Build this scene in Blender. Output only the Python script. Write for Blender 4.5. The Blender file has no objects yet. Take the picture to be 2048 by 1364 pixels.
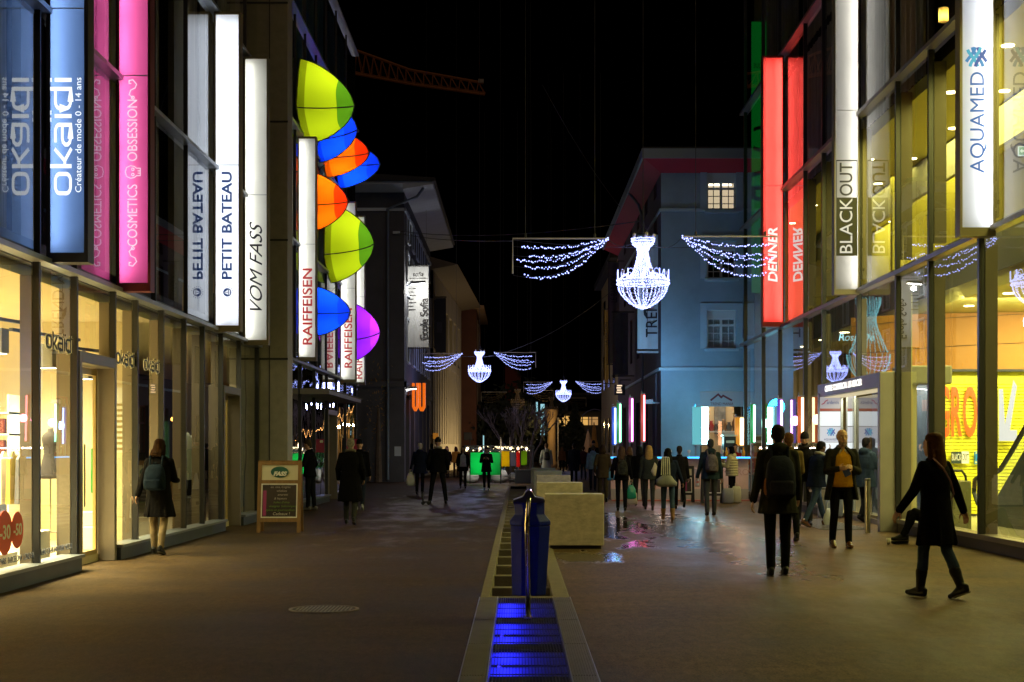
import bpy, math, random
from mathutils import Vector, Matrix, noise
R = math.radians
random.seed(7)
S = bpy.context.scene
COL = S.collection

# ------------------------------------------------------------------ camera, sky, faint street glow from behind, exposure
F = 3000.0          # focal length in photograph pixels (photo is 2048 wide)
VX, VY, H = 1035.0, 898.0, 1.49
cam = bpy.data.cameras.new("camera")
cam.sensor_width = 36
cam.lens = F / 2048 * 36
cam.shift_x = -(VX - 1024) / 2048
cam.shift_y = (VY - 682) / 2048
cam.clip_end = 2000
camo = bpy.data.objects.new("camera", cam)
camo.location = (0, 0, H)
camo.rotation_euler = (R(90), 0, 0)
COL.objects.link(camo)
S.camera = camo

w = bpy.data.worlds.new("World")
S.world = w
w.use_nodes = True
bg = w.node_tree.nodes["Background"]
sky = w.node_tree.nodes.new("ShaderNodeTexSky")
sky.sky_type = 'NISHITA'
sky.sun_disc = False
sky.sun_elevation = R(-8)
sky.sun_rotation = R(180)
w.node_tree.links.new(sky.outputs[0], bg.inputs[0])
bg.inputs[1].default_value = 0.006

sl = bpy.data.lights.new("street_glow", 'SUN')
sl.energy = 0.16
sl.angle = R(40)
sl.color = (1.0, 0.72, 0.44)
so = bpy.data.objects.new("street_glow", sl)
so.rotation_euler = (R(52), 0, R(13))
so.location = (0, -10, 20)
COL.objects.link(so)

S.view_settings.view_transform = 'Standard'
S.view_settings.look = 'None'
S.view_settings.exposure = 0
S.view_settings.gamma = 1
S.render.engine = 'CYCLES'
cy = S.cycles
cy.use_denoising = True
try:
    cy.denoiser = 'OPENIMAGEDENOISE'
    cy.denoising_input_passes = 'RGB_ALBEDO_NORMAL'
except Exception:
    pass
cy.max_bounces = 8
cy.diffuse_bounces = 3
cy.glossy_bounces = 4
cy.transmission_bounces = 4
cy.transparent_max_bounces = 24
cy.sample_clamp_indirect = 4
cy.caustics_reflective = False
cy.caustics_refractive = False
cy.use_light_tree = True

def P(px, py, Y):
    return Vector(((px - VX) / F * Y, Y, H - (py - VY) / F * Y))
def GY(py):
    return H * F / (py - VY)
def X_(px, Y):
    return (px - VX) / F * Y
def Z_(py, Y):
    return H - (py - VY) / F * Y

# ------------------------------------------------------------------ materials
MATS = {}
def mat(name, col=(.5, .5, .5), rough=.6, metal=0, noise=None, bump=None, emit=None, es=0, spec=.5, stretch=None, nosample=False):
    if name in MATS:
        return MATS[name]
    m = bpy.data.materials.new(name)
    m.use_nodes = True
    nt = m.node_tree
    b = nt.nodes["Principled BSDF"]
    b.inputs["Base Color"].default_value = (*col, 1)
    b.inputs["Roughness"].default_value = rough
    b.inputs["Metallic"].default_value = metal
    b.inputs["Specular IOR Level"].default_value = spec
    if emit:
        b.inputs["Emission Color"].default_value = (*emit, 1)
        b.inputs["Emission Strength"].default_value = es
        if nosample:
            m.cycles.emission_sampling = 'NONE'
    else:
        m.cycles.emission_sampling = 'NONE'
    if noise or bump:
        tc = nt.nodes.new("ShaderNodeTexCoord")
        mp = nt.nodes.new("ShaderNodeMapping")
        nt.links.new(tc.outputs["Object"], mp.inputs[0])
        if stretch:
            mp.inputs["Scale"].default_value = stretch
    if noise:
        n = nt.nodes.new("ShaderNodeTexNoise")
        n.inputs["Scale"].default_value = noise[0]
        n.inputs["Detail"].default_value = 6
        n.inputs["Roughness"].default_value = .65
        nt.links.new(mp.outputs[0], n.inputs["Vector"])
        r = nt.nodes.new("ShaderNodeMapRange")
        r.inputs["From Min"].default_value = .3
        r.inputs["From Max"].default_value = .7
        r.inputs["To Min"].default_value = 1 - noise[1]
        r.inputs["To Max"].default_value = 1 + noise[1]
        nt.links.new(n.outputs[0], r.inputs[0])
        mx = nt.nodes.new("ShaderNodeVectorMath")
        mx.operation = 'SCALE'
        mx.inputs[0].default_value = col
        nt.links.new(r.outputs[0], mx.inputs["Scale"])
        nt.links.new(mx.outputs[0], b.inputs["Base Color"])
    if bump:
        n2 = nt.nodes.new("ShaderNodeTexNoise")
        n2.inputs["Scale"].default_value = bump[0]
        n2.inputs["Detail"].default_value = 5
        nt.links.new(mp.outputs[0], n2.inputs["Vector"])
        bp = nt.nodes.new("ShaderNodeBump")
        bp.inputs["Strength"].default_value = bump[1]
        bp.inputs["Distance"].default_value = bump[2] if len(bump) > 2 else .02
        nt.links.new(n2.outputs[0], bp.inputs["Height"])
        nt.links.new(bp.outputs[0], b.inputs["Normal"])
    MATS[name] = m
    return m

def glow(name, col, s, nosample=False):
    return mat(name, (.02, .02, .02), .5, emit=col, es=s, nosample=nosample)

def glass(name, tint=(.93, .96, .94), wav=.02, wscale=.5, boost=1.0):
    if name in MATS:
        return MATS[name]
    m = bpy.data.materials.new(name)
    m.use_nodes = True
    m.cycles.emission_sampling = 'NONE'
    nt = m.node_tree
    nt.nodes.clear()
    out = nt.nodes.new("ShaderNodeOutputMaterial")
    mix = nt.nodes.new("ShaderNodeMixShader")
    tr = nt.nodes.new("ShaderNodeBsdfTransparent")
    tr.inputs[0].default_value = (*tint, 1)
    gl = nt.nodes.new("ShaderNodeBsdfGlossy")
    gl.inputs["Roughness"].default_value = .008
    gl.inputs["Color"].default_value = (.95, .97, 1, 1)
    g = nt.nodes.new("ShaderNodeNewGeometry")
    d = nt.nodes.new("ShaderNodeVectorMath")
    d.operation = 'DOT_PRODUCT'
    nt.links.new(g.outputs["True Normal"], d.inputs[0])
    nt.links.new(g.outputs["Incoming"], d.inputs[1])
    def math_(op, a, b=None):
        n = nt.nodes.new("ShaderNodeMath")
        n.operation = op
        for i, x in enumerate((a, b)):
            if x is None:
                continue
            if isinstance(x, (int, float)):
                n.inputs[i].default_value = x
            else:
                nt.links.new(x, n.inputs[i])
        return n.outputs[0]
    c = math_('ABSOLUTE', d.outputs["Value"])
    q = math_('POWER', math_('SUBTRACT', 1.0, c), 5.0)
    f1 = math_('ADD', math_('MULTIPLY', q, .96), .04)
    f2 = math_('MULTIPLY', math_('DIVIDE', math_('MULTIPLY', f1, 2.0), math_('ADD', f1, 1.0)), boost)
    f2 = math_('MINIMUM', f2, .97)
    nt.links.new(f2, mix.inputs[0])
    tc = nt.nodes.new("ShaderNodeTexCoord")
    n = nt.nodes.new("ShaderNodeTexNoise")
    n.inputs["Scale"].default_value = wscale
    n.inputs["Detail"].default_value = 1
    nt.links.new(tc.outputs["Object"], n.inputs["Vector"])
    bp = nt.nodes.new("ShaderNodeBump")
    bp.inputs["Strength"].default_value = 1
    bp.inputs["Distance"].default_value = wav
    nt.links.new(n.outputs[0], bp.inputs["Height"])
    nt.links.new(bp.outputs[0], gl.inputs["Normal"])
    nt.links.new(tr.outputs[0], mix.inputs[1])
    nt.links.new(gl.outputs[0], mix.inputs[2])
    nt.links.new(mix.outputs[0], out.inputs[0])
    MATS[name] = m
    return m

def translucent(name, col, dif=.15):
    """sheet that lets a lamp behind it shine through"""
    if name in MATS:
        return MATS[name]
    m = bpy.data.materials.new(name)
    m.use_nodes = True
    m.cycles.emission_sampling = 'NONE'
    nt = m.node_tree
    nt.nodes.clear()
    out = nt.nodes.new("ShaderNodeOutputMaterial")
    mix = nt.nodes.new("ShaderNodeMixShader")
    mix.inputs[0].default_value = dif
    t = nt.nodes.new("ShaderNodeBsdfTranslucent")
    t.inputs[0].default_value = (*col, 1)
    d = nt.nodes.new("ShaderNodeBsdfDiffuse")
    d.inputs[0].default_value = (*col, 1)
    nt.links.new(t.outputs[0], mix.inputs[1])
    nt.links.new(d.outputs[0], mix.inputs[2])
    nt.links.new(mix.outputs[0], out.inputs[0])
    MATS[name] = m
    return m

# ------------------------------------------------------------------ object helpers
ORG = {}
def tag(o, label=None, cat=None, group=None, kind=None):
    if label: o["label"] = label
    if cat: o["category"] = cat
    if group: o["group"] = group
    if kind: o["kind"] = kind
    return o

def thing(name, label, cat, loc=(0, 0, 0), rz=0, group=None, local=False):
    o = bpy.data.objects.new(name, None)
    o.empty_display_size = .2
    COL.objects.link(o)
    o.location = loc
    o.rotation_euler = (0, 0, rz)
    if not local:
        ORG[o.name] = Vector(loc)
    return tag(o, label, cat, group)

def copy_tree(o, parent=None):
    c = o.copy()
    COL.objects.link(c)
    c.parent = parent
    for ch in list(o.children):
        copy_tree(ch, c)
    return c

class MB:
    def __init__(self):
        self.v, self.f, self.mi = [], [], []
        self.cur = 0
    def add(self, vs, fs):
        n = len(self.v)
        self.v += [Vector(p) for p in vs]
        for f in fs:
            self.f.append([i + n for i in f])
            self.mi.append(self.cur)
        return self
    def box(self, x0, x1, y0, y1, z0, z1):
        if x0 > x1: x0, x1 = x1, x0
        if y0 > y1: y0, y1 = y1, y0
        if z0 > z1: z0, z1 = z1, z0
        return self.add([(x0, y0, z0), (x1, y0, z0), (x1, y1, z0), (x0, y1, z0), (x0, y0, z1), (x1, y0, z1), (x1, y1, z1), (x0, y1, z1)],
                        [(0, 3, 2, 1), (4, 5, 6, 7), (0, 1, 5, 4), (1, 2, 6, 5), (2, 3, 7, 6), (3, 0, 4, 7)])
    def quad(self, a, b, c, d):
        return self.add([a, b, c, d], [(0, 1, 2, 3)])
    def prism(self, poly, vec):
        """polygon (3d points) swept along vec"""
        n = len(poly)
        vec = Vector(vec)
        a = [Vector(p) for p in poly]
        fs = [tuple(range(n - 1, -1, -1)), tuple(range(n, 2 * n))]
        fs += [(i, (i + 1) % n, n + (i + 1) % n, n + i) for i in range(n)]
        return self.add(a + [p + vec for p in a], fs)
    def loft(self, rings, cap=True):
        n = len(rings[0])
        vs = [p for r in rings for p in r]
        fs = []
        for k in range(len(rings) - 1):
            for i in range(n):
                j = (i + 1) % n
                fs.append((k * n + i, k * n + j, (k + 1) * n + j, (k + 1) * n + i))
        if cap:
            fs.append(tuple(range(n - 1, -1, -1)))
            fs.append(tuple(range((len(rings) - 1) * n, len(rings) * n)))
        return self.add(vs, fs)
    def tube(self, pts, r, n=8, cap=True):
        pts = [Vector(p) for p in pts]
        if not isinstance(r, (list, tuple)):
            r = [r] * len(pts)
        rings = []
        up = None
        for i, p in enumerate(pts):
            d = (pts[min(i + 1, len(pts) - 1)] - pts[max(i - 1, 0)])
            if d.length < 1e-9: d = Vector((0, 0, 1))
            d.normalize()
            if up is None:
                up = Vector((0, 0, 1)) if abs(d.z) < .9 else Vector((0, 1, 0))
            a = d.cross(up)
            if a.length < 1e-6:
                up = Vector((1, 0, 0)); a = d.cross(up)
            a.normalize()
            b = a.cross(d)
            up = b
            rings.append([p + (a * math.cos(2 * math.pi * k / n) + b * math.sin(2 * math.pi * k / n)) * r[i] for k in range(n)])
        return self.loft(rings, cap)
    def lathe(self, prof, c=(0, 0, 0), n=24, axis='z', cap=True):
        rings = []
        c = Vector(c)
        for r, z in prof:
            ring = []
            for k in range(n):
                a = 2 * math.pi * k / n
                u, v = r * math.cos(a), r * math.sin(a)
                ring.append(c + (Vector((u, v, z)) if axis == 'z' else Vector((z, u, v)) if axis == 'x' else Vector((u, -z, v)) if axis == '-y' else Vector((v, z, u))))
            rings.append(ring)
        return self.loft(rings, cap)
    def ell(self, c, r, n=12, m=8, M=None):
        c = Vector(c)
        rings = []
        for i in range(m + 1):
            t = math.pi * i / m
            t = min(max(t, .08), math.pi - .08)
            ring = []
            for k in range(n):
                a = 2 * math.pi * k / n
                p = Vector((r[0] * math.sin(t) * math.cos(a), r[1] * math.sin(t) * math.sin(a), -r[2] * math.cos(t)))
                if M is not None: p = M @ p
                ring.append(c + p)
            rings.append(ring)
        return self.loft(rings)
    def cap(self, a, ra, b, rb, n=10):
        """tapered capsule"""
        a, b = Vector(a), Vector(b)
        d = b - a
        if d.length < 1e-6: d = Vector((0, 0, 1e-4))
        u = d.normalized()
        pts, rs = [], []
        for t in (1, .7, .35):
            pts.append(a - u * ra * t); rs.append(ra * math.sqrt(max(0, 1 - t * t)) + .002)
        pts += [a, b]; rs += [ra, rb]
        for t in (.35, .7, 1):
            pts.append(b + u * rb * t); rs.append(rb * math.sqrt(max(0, 1 - t * t)) + .002)
        return self.tube(pts, rs, n)
    def octa(self, c, r):
        c = Vector(c)
        vs = [c + Vector(d) * r for d in ((1, 0, 0), (0, 1, 0), (-1, 0, 0), (0, -1, 0), (0, 0, 1), (0, 0, -1))]
        return self.add(vs, [(0, 1, 4), (1, 2, 4), (2, 3, 4), (3, 0, 4), (1, 0, 5), (2, 1, 5), (3, 2, 5), (0, 3, 5)])
    def stroke(self, pts, w_, d, M):
        """flat pen stroke: 2d polyline of width w_ and thickness d mapped by M (x right, y up, z towards viewer)"""
        pts = [Vector((p[0], p[1])) for p in pts]
        closed = (pts[0] - pts[-1]).length < 1e-6
        L, Rr = [], []
        n = len(pts)
        for i in range(n):
            if closed and i in (0, n - 1):
                a = (pts[1] - pts[0]).normalized(); b = (pts[-1] - pts[-2]).normalized()
            else:
                a = (pts[min(i + 1, n - 1)] - pts[min(i, n - 2)]).normalized()
                b = (pts[max(i, 1)] - pts[max(i - 1, 0)]).normalized()
            t = (a + b)
            t = t.normalized() if t.length > 1e-6 else a
            nn = Vector((-t.y, t.x))
            k = 1 / max(.45, nn.dot(Vector((-a.y, a.x))))
            L.append(pts[i] + nn * w_ / 2 * k); Rr.append(pts[i] - nn * w_ / 2 * k)
        for i in range(n - 1):
            q = [Rr[i], Rr[i + 1], L[i + 1], L[i]]
            self.prism([M @ Vector((p.x, p.y, 0)) for p in q], M.to_3x3() @ Vector((0, 0, d)))
        return self
    def build(self, name, m, parent=None, smooth=False, bevel=0, remesh=0, smooths=0):
        me = bpy.data.meshes.new(name)
        vs = self.v
        if parent is not None:
            off = ORG.get(parent.name, Vector((0, 0, 0)))
            loc = Vector((0, 0, 0))
        else:
            xs = [p.x for p in vs]; ys = [p.y for p in vs]; zs = [p.z for p in vs]
            off = Vector(((min(xs) + max(xs)) / 2, (min(ys) + max(ys)) / 2, min(zs)))
            loc = off
        me.from_pydata([p - off for p in vs], [], self.f)
        ms = m if isinstance(m, (list, tuple)) else [m]
        for x in ms: me.materials.append(x)
        if len(ms) > 1:
            me.polygons.foreach_set("material_index", self.mi)
        if smooth:
            me.polygons.foreach_set("use_smooth", [True] * len(me.polygons))
        me.update()
        o = bpy.data.objects.new(name, me)
        COL.objects.link(o)
        o.location = loc
        ORG[o.name] = off
        if parent is not None: o.parent = parent
        if remesh:
            rm = o.modifiers.new("remesh", 'REMESH')
            rm.mode = 'VOXEL'
            rm.voxel_size = remesh
            rm.use_smooth_shade = True
            if smooths:
                sm = o.modifiers.new("smooth", 'SMOOTH')
                sm.factor = .5
                sm.iterations = smooths
        if bevel:
            bv = o.modifiers.new("bevel", 'BEVEL')
            bv.width = bevel
            bv.segments = 2
            bv.limit_method = 'ANGLE'
        return o

def wall(mb, o, u, v, W, Hh, openings, depth, nrm):
    """sheet of wall with rectangular openings (u0,u1,v0,v1) and reveals going against nrm"""
    o, u, v, nrm = Vector(o), Vector(u), Vector(v), Vector(nrm)
    us = sorted({0, W} | {a for q in openings for a in q[:2]})
    vs = sorted({0, Hh} | {a for q in openings for a in q[2:]})
    pt = lambda a, b, d=0: o + u * a + v * b - nrm * d
    for i in range(len(us) - 1):
        for j in range(len(vs) - 1):
            cx, cy_ = (us[i] + us[i + 1]) / 2, (vs[j] + vs[j + 1]) / 2
            if any(q[0] < cx < q[1] and q[2] < cy_ < q[3] for q in openings):
                continue
            mb.quad(pt(us[i], vs[j]), pt(us[i + 1], vs[j]), pt(us[i + 1], vs[j + 1]), pt(us[i], vs[j + 1]))
    for a0, a1, b0, b1 in openings:
        mb.quad(pt(a0, b0), pt(a0, b1), pt(a0, b1, depth), pt(a0, b0, depth))
        mb.quad(pt(a1, b0), pt(a1, b0, depth), pt(a1, b1, depth), pt(a1, b1))
        mb.quad(pt(a0, b0), pt(a0, b0, depth), pt(a1, b0, depth), pt(a1, b0))
        mb.quad(pt(a0, b1), pt(a1, b1), pt(a1, b1, depth), pt(a0, b1, depth))

UP = {'cam': Matrix(((1, 0, 0), (0, 0, -1), (0, 1, 0))),      # facing the camera, upright
      'camv': Matrix(((0, -1, 0), (0, 0, -1), (1, 0, 0))),    # facing the camera, reading upwards
      'east': Matrix(((0, 0, 1), (1, 0, 0), (0, 1, 0))),      # on the left facade, facing +X
      'west': Matrix(((0, 0, -1), (-1, 0, 0), (0, 1, 0)))}    # on the right facade, facing -X
def text(s, loc, size, m, parent, face='cam', name='lettering', bold=0, shear=0, xs=1.0, ext=.002, align='CENTER', length=None, kern=1.0, mirror=False):
    c = bpy.data.curves.new(name, 'FONT')
    c.body = s
    c.size = size
    c.align_x = align
    c.align_y = 'CENTER'
    c.extrude = ext
    c.offset = bold
    c.shear = shear
    c.space_character = kern
    c.resolution_u = 4
    c.materials.append(m)
    o = bpy.data.objects.new(name, c)
    COL.objects.link(o)
    ALLTEXT.append(o)
    off = ORG.get(parent.name, Vector((0, 0, 0))) if parent else Vector((0, 0, 0))
    if length:      # stretch to a measured length (the built-in font averages .56 em per letter)
        TEXTFIT.append((o, length, mirror))
    o.location = Vector(loc) - off
    o.rotation_euler = UP[face].to_euler()
    o.scale = (-xs if mirror else xs, 1, 1)
    if parent: o.parent = parent
    return o
TEXTFIT = []
ALLTEXT = []
def fit_texts():
    bpy.context.view_layer.update()
    for o, L, mir in TEXTFIT:
        d = o.dimensions.x / max(1e-6, abs(o.scale.x))
        k = L / max(d, 1e-4)
        o.scale.x = -k if mir else k
    # letters become plain meshes
    dg = bpy.context.evaluated_depsgraph_get()
    for o in ALLTEXT:
        nm = o.name
        me = bpy.data.meshes.new_from_object(o.evaluated_get(dg))
        par, loc, rot, sc = o.parent, o.location.copy(), o.rotation_euler.copy(), o.scale.copy()
        bpy.data.objects.remove(o)
        n = bpy.data.objects.new(nm, me)
        COL.objects.link(n)
        n.parent = par
        n.location, n.rotation_euler, n.scale = loc, rot, sc

def area(name, parent, loc, sx, sy, e, col, rot=(0, 0, 0), spread=180):
    l = bpy.data.lights.new(name, 'AREA')
    l.shape = 'RECTANGLE'
    l.size, l.size_y = sx, sy
    l.energy = e
    l.color = col
    l.spread = R(spread)
    o = bpy.data.objects.new(name, l)
    COL.objects.link(o)
    o.location = Vector(loc) - (ORG.get(parent.name, Vector((0, 0, 0))) if parent else Vector((0, 0, 0)))
    o.rotation_euler = rot
    if parent: o.parent = parent
    return o
def lamp(name, parent, loc, e, col, r=.05):
    l = bpy.data.lights.new(name, 'POINT')
    l.energy = e
    l.color = col
    l.shadow_soft_size = r
    o = bpy.data.objects.new(name, l)
    COL.objects.link(o)
    o.location = Vector(loc) - (ORG.get(parent.name, Vector((0, 0, 0))) if parent else Vector((0, 0, 0)))
    if parent: o.parent = parent
    return o
# ------------------------------------------------------------------ common materials
alu = mat("aluminium", (.30, .33, .38), .38, .6, noise=(3, .12))
alu_d = mat("dark_aluminium", (.028, .028, .032), .4, .3)
olive = mat("olive_panel", (.24, .22, .17), .55, 0, noise=(1.2, .15), bump=(30, .1))
blind_m = mat("curtain_cloth", (.42, .39, .32), .8, 0, noise=(2.5, .35), stretch=(1, 14, .1))
dark_in = mat("dark_interior", (.02, .018, .015), .8, 0, noise=(1.5, .3))
cream = mat("cream_plaster", (.72, .62, .38), .7, 0, noise=(1.1, .06))
white_p = mat("white_paint", (.8, .78, .72), .6)
black = mat("black_paint", (.012, .012, .014), .5)
steel = mat("brushed_steel", (.55, .53, .5), .28, 1, noise=(6, .1), stretch=(1, 1, .2))
g_shop = glass("shop_glass", (.93, .95, .93), .004, .35)
g_up = glass("facade_glass", (.86, .88, .88), .003, .3, .92)
g_dark = glass("mirror_glass", (.55, .55, .55), .02, .7, 1.35)
g_mall = glass("mall_glass", (.86, .88, .84), .002, .3)
g_win = glass("window_glass", (.85, .88, .9), .003, .8)

# ------------------------------------------------------------------ ground
def ground_mat():
    m = bpy.data.materials.new("asphalt")
    m.use_nodes = True
    m.cycles.emission_sampling = 'NONE'
    nt = m.node_tree
    b = nt.nodes["Principled BSDF"]
    N = nt.nodes.new
    L = nt.links.new
    g = N("ShaderNodeNewGeometry")
    def noise_(scale, detail=5, stretch=None, rough=.6):
        n = N("ShaderNodeTexNoise")
        n.inputs["Scale"].default_value = scale
        n.inputs["Detail"].default_value = detail
        n.inputs["Roughness"].default_value = rough
        src = g.outputs["Position"]
        if stretch:
            mp = N("ShaderNodeMapping")
            mp.inputs["Scale"].default_value = stretch
            L(src, mp.inputs[0]); src = mp.outputs[0]
        L(src, n.inputs["Vector"])
        return n.outputs[0]
    def M(op, a, b_=None, c=None, clamp=False):
        n = N("ShaderNodeMath"); n.operation = op; n.use_clamp = clamp
        for i, x in enumerate((a, b_, c)):
            if x is None: continue
            if isinstance(x, (int, float)): n.inputs[i].default_value = x
            else: L(x, n.inputs[i])
        return n.outputs[0]
    sep = N("ShaderNodeSeparateXYZ"); L(g.outputs["Position"], sep.inputs[0])
    X, Y = sep.outputs[0], sep.outputs[1]
    def spot(cx, cy_, rx, ry):
        a = M('POWER', M('DIVIDE', M('SUBTRACT', X, cx), rx), 2.0)
        c = M('POWER', M('DIVIDE', M('SUBTRACT', Y, cy_), ry), 2.0)
        return M('SUBTRACT', 1.0, M('SQRT', M('ADD', a, c)))
    n1 = M('SUBTRACT', noise_(1.1, 4, (1.6, .5, 1)), .5)
    def wet(sp, k, lo, hi):
        v = M('ADD', sp, M('MULTIPLY', n1, k))
        r = N("ShaderNodeMapRange"); r.interpolation_type = 'SMOOTHSTEP'
        r.inputs["From Min"].default_value = lo; r.inputs["From Max"].default_value = hi
        L(v, r.inputs[0]); return r.outputs[0]
    pud = M('MAXIMUM', wet(spot(1.75, 30, .95, 9), 2.2, .25, .45), wet(spot(1.0, 20.5, .8, 2.2), 2.6, .35, .6))
    damp = M('MAXIMUM', wet(spot(3.4, 26, 2.2, 20), .5, 0.0, .8), M('MULTIPLY', wet(spot(-2.0, 40, 2.6, 22), 2.2, .2, .9), .6))
    grain = noise_(55, 3, None, .8)
    blot = noise_(.55, 6)
    streak = noise_(1.0, 5, (.35, 1.4, 1))
    v = M('ADD', M('MULTIPLY', M('SUBTRACT', grain, .5), 3.4), 1.0)
    v = M('MULTIPLY', v, M('ADD', M('MULTIPLY', M('SUBTRACT', noise_(9, 8, (1.5, .55, 1), .85), .5), 3.0), 1.0))
    vo = N("ShaderNodeTexVoronoi"); vo.inputs["Scale"].default_value = 1.7; vo.inputs["Randomness"].default_value = 1
    L(g.outputs["Position"], vo.inputs["Vector"])
    gum = N("ShaderNodeMapRange"); gum.inputs["From Min"].default_value = .03; gum.inputs["From Max"].default_value = .055; gum.inputs["To Min"].default_value = 1.0; gum.inputs["To Max"].default_value = 0.0
    L(vo.outputs["Distance"], gum.inputs[0])
    v = M('ADD', v, M('MULTIPLY', gum.outputs[0], .55))
    v = M('MAXIMUM', v, .12)
    v = M('MULTIPLY', v, M('ADD', M('MULTIPLY', M('SUBTRACT', blot, .5), 2.2), 1.0))
    v = M('MULTIPLY', v, M('ADD', M('MULTIPLY', M('SUBTRACT', streak, .5), .9), 1.0))
    v = M('MULTIPLY', v, M('SUBTRACT', 1.0, M('MULTIPLY', damp, .18)))
    v = M('MULTIPLY', v, M('SUBTRACT', 1.0, M('MULTIPLY', pud, .65)))
    lane = M('ADD', .56, M('MULTIPLY', M('GREATER_THAN', X, 0.0), .50))      # left of the channel darkened, dimmer light put into the colour
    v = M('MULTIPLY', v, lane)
    sc = N("ShaderNodeVectorMath"); sc.operation = 'SCALE'
    sc.inputs[0].default_value = (.092, .058, .029)
    L(v, sc.inputs["Scale"])
    L(sc.outputs[0], b.inputs["Base Color"])
    ro = M('SUBTRACT', M('ADD', .58, M('MULTIPLY', M('SUBTRACT', blot, .5), .3)), M('MULTIPLY', damp, .34))
    ro = M('MULTIPLY', ro, M('SUBTRACT', 1.0, M('MULTIPLY', pud, .72)))
    L(ro, b.inputs["Roughness"])
    L(M('ADD', .07, M('ADD', M('MULTIPLY', pud, .55), M('MULTIPLY', damp, .11))), b.inputs["Specular IOR Level"])
    bp = N("ShaderNodeBump")
    bp.inputs["Distance"].default_value = .012
    L(M('MULTIPLY', M('SUBTRACT', 1.0, pud), .5), bp.inputs["Strength"])
    L(M('ADD', noise_(60, 4, None, .7), M('MULTIPLY', noise_(4, 2), .5)), bp.inputs["Height"])
    bp2 = N("ShaderNodeBump")
    bp2.inputs["Distance"].default_value = .006
    bp2.inputs["Strength"].default_value = 1
    L(noise_(5, 2, (1, .35, 1)), bp2.inputs["Height"])
    L(bp2.outputs[0], bp.inputs["Normal"])
    L(bp.outputs[0], b.inputs["Normal"])
    return m
GX0, GX1 = -.377, .524        # outer edges of the water channel
CH0, CH1 = 5.0, 60.0
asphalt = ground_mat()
g = MB()
BIG = 420
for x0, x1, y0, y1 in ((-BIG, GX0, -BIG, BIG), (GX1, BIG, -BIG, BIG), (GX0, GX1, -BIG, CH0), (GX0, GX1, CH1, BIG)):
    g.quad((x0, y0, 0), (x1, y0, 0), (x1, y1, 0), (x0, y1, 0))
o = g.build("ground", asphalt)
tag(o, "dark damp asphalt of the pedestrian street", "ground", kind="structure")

# ------------------------------------------------------------------ LEFT SHOP BUILDING
XL = -5.43
def yl(px): return XL * F / (px - VX)
LB = thing("shopping_building", "long glass fronted shopping building on the left with lit shop windows", "building", (XL, 14, 0))
LEND = yl(711)
LTOP = 14.7
ZB = 3.6          # underside of the upper glass facade
# floors, ceilings and inner walls
m_ = MB()
m_.box(XL - 9, XL - .16, 6, LEND, -.1, .1)
m_.build("shop_floor", mat("shop_floor", (.45, .38, .26), .35, 0, noise=(2, .1)), LB)
m_ = MB(); m_.box(XL - 9, XL - .16, 6, LEND, 3.45, 3.58); m_.build("shop_ceiling", cream, LB)
m_ = MB()
m_.box(XL - 5.2, XL - 5.0, 6, yl(330), .1, 3.45)
m_.box(XL - 5.0, XL - .5, yl(330), yl(330) + .15, .1, 3.45)
m_.build("shop_wall", cream, LB)
m_ = MB()
m_.box(XL - 3.6, XL - 3.4, yl(330) + .15, 31.2, .1, 3.45)
m_.build("back_wall", mat("olive_wall", (.30, .29, .2), .8, noise=(1, .1)), LB)
m_ = MB()
m_.box(XL - 4.6, XL - 4.4, 32, LEND, .1, 3.45)
m_.box(XL - 4.4, XL - .2, LEND - .2, LEND, .1, 3.45)
m_.build("back_wall", dark_in, LB)
# lower mullions: dark outer bar + beige inner post
lower = [yl(px) for px in (-160, -38, 72, 148, 225, 270, 322, 367, 404, 441, 477)] + [31.25]
lower2 = [32.05, yl(600), yl(628), yl(653), yl(672), yl(690), LEND - .05]
beige = mat("beige_post", (.20, .165, .115), .55, noise=(2, .06))
lower = [8.0, 11.0, 13.0] + [y for y in lower if y > 14]
for Y in lower + lower2:
    m_ = MB(); m_.box(XL - .03, XL + .045, Y - .03, Y + .03, .2, ZB); m_.build("mullion", alu_d, LB)
    m_ = MB(); m_.box(XL - .17, XL - .035, Y - .04, Y + .04, .1, 3.45); m_.build("post", beige, LB)
pl1 = (yl(150), yl(225))
pl2 = (yl(442), yl(476))
pl3 = (yl(653), yl(671))
def panes(ys, z0, z1, m, skip=()):
    for a, b in zip(ys[:-1], ys[1:]):
        zz = z0
        for p in skip:
            if abs((a + b) / 2 - (p[0] + p[1]) / 2) < .5: zz = 2.72
        q = MB(); q.quad((XL, a + .03, zz), (XL, b - .03, zz), (XL, b - .03, z1), (XL, a + .03, z1))
        q.build("glass_pane", m, LB)
i330 = len([y for y in lower if y < yl(475)])
panes(lower[:i330 + 1], .2, ZB, g_shop, (pl1, pl2))
panes(lower[i330:], .2, ZB, g_dark, (pl2,))
panes(lower2, .2, ZB, g_dark, (pl3,))
# plinth with sill
m_ = MB()
sill_segments = [(8, pl1[0] - .05), (pl1[1] + .05, pl2[0] - .05), (pl2[1] + .05, 31.28), (32.02, pl3[0] - .05), (pl3[1] + .05, LEND)]
for a, b in sill_segments:
    m_.box(XL - .12, XL + .10, a, b, 0, .165)
m_.build("plinth", mat("plinth_metal", (.06, .075, .10), .45, .4, noise=(2, .15)), LB)
m_ = MB()
for a, b in sill_segments:
    m_.box(XL - .14, XL + .14, a, b, .167, .205)
m_.build("sill", mat("sill_metal", (.22, .24, .28), .4, .5), LB)
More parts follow.
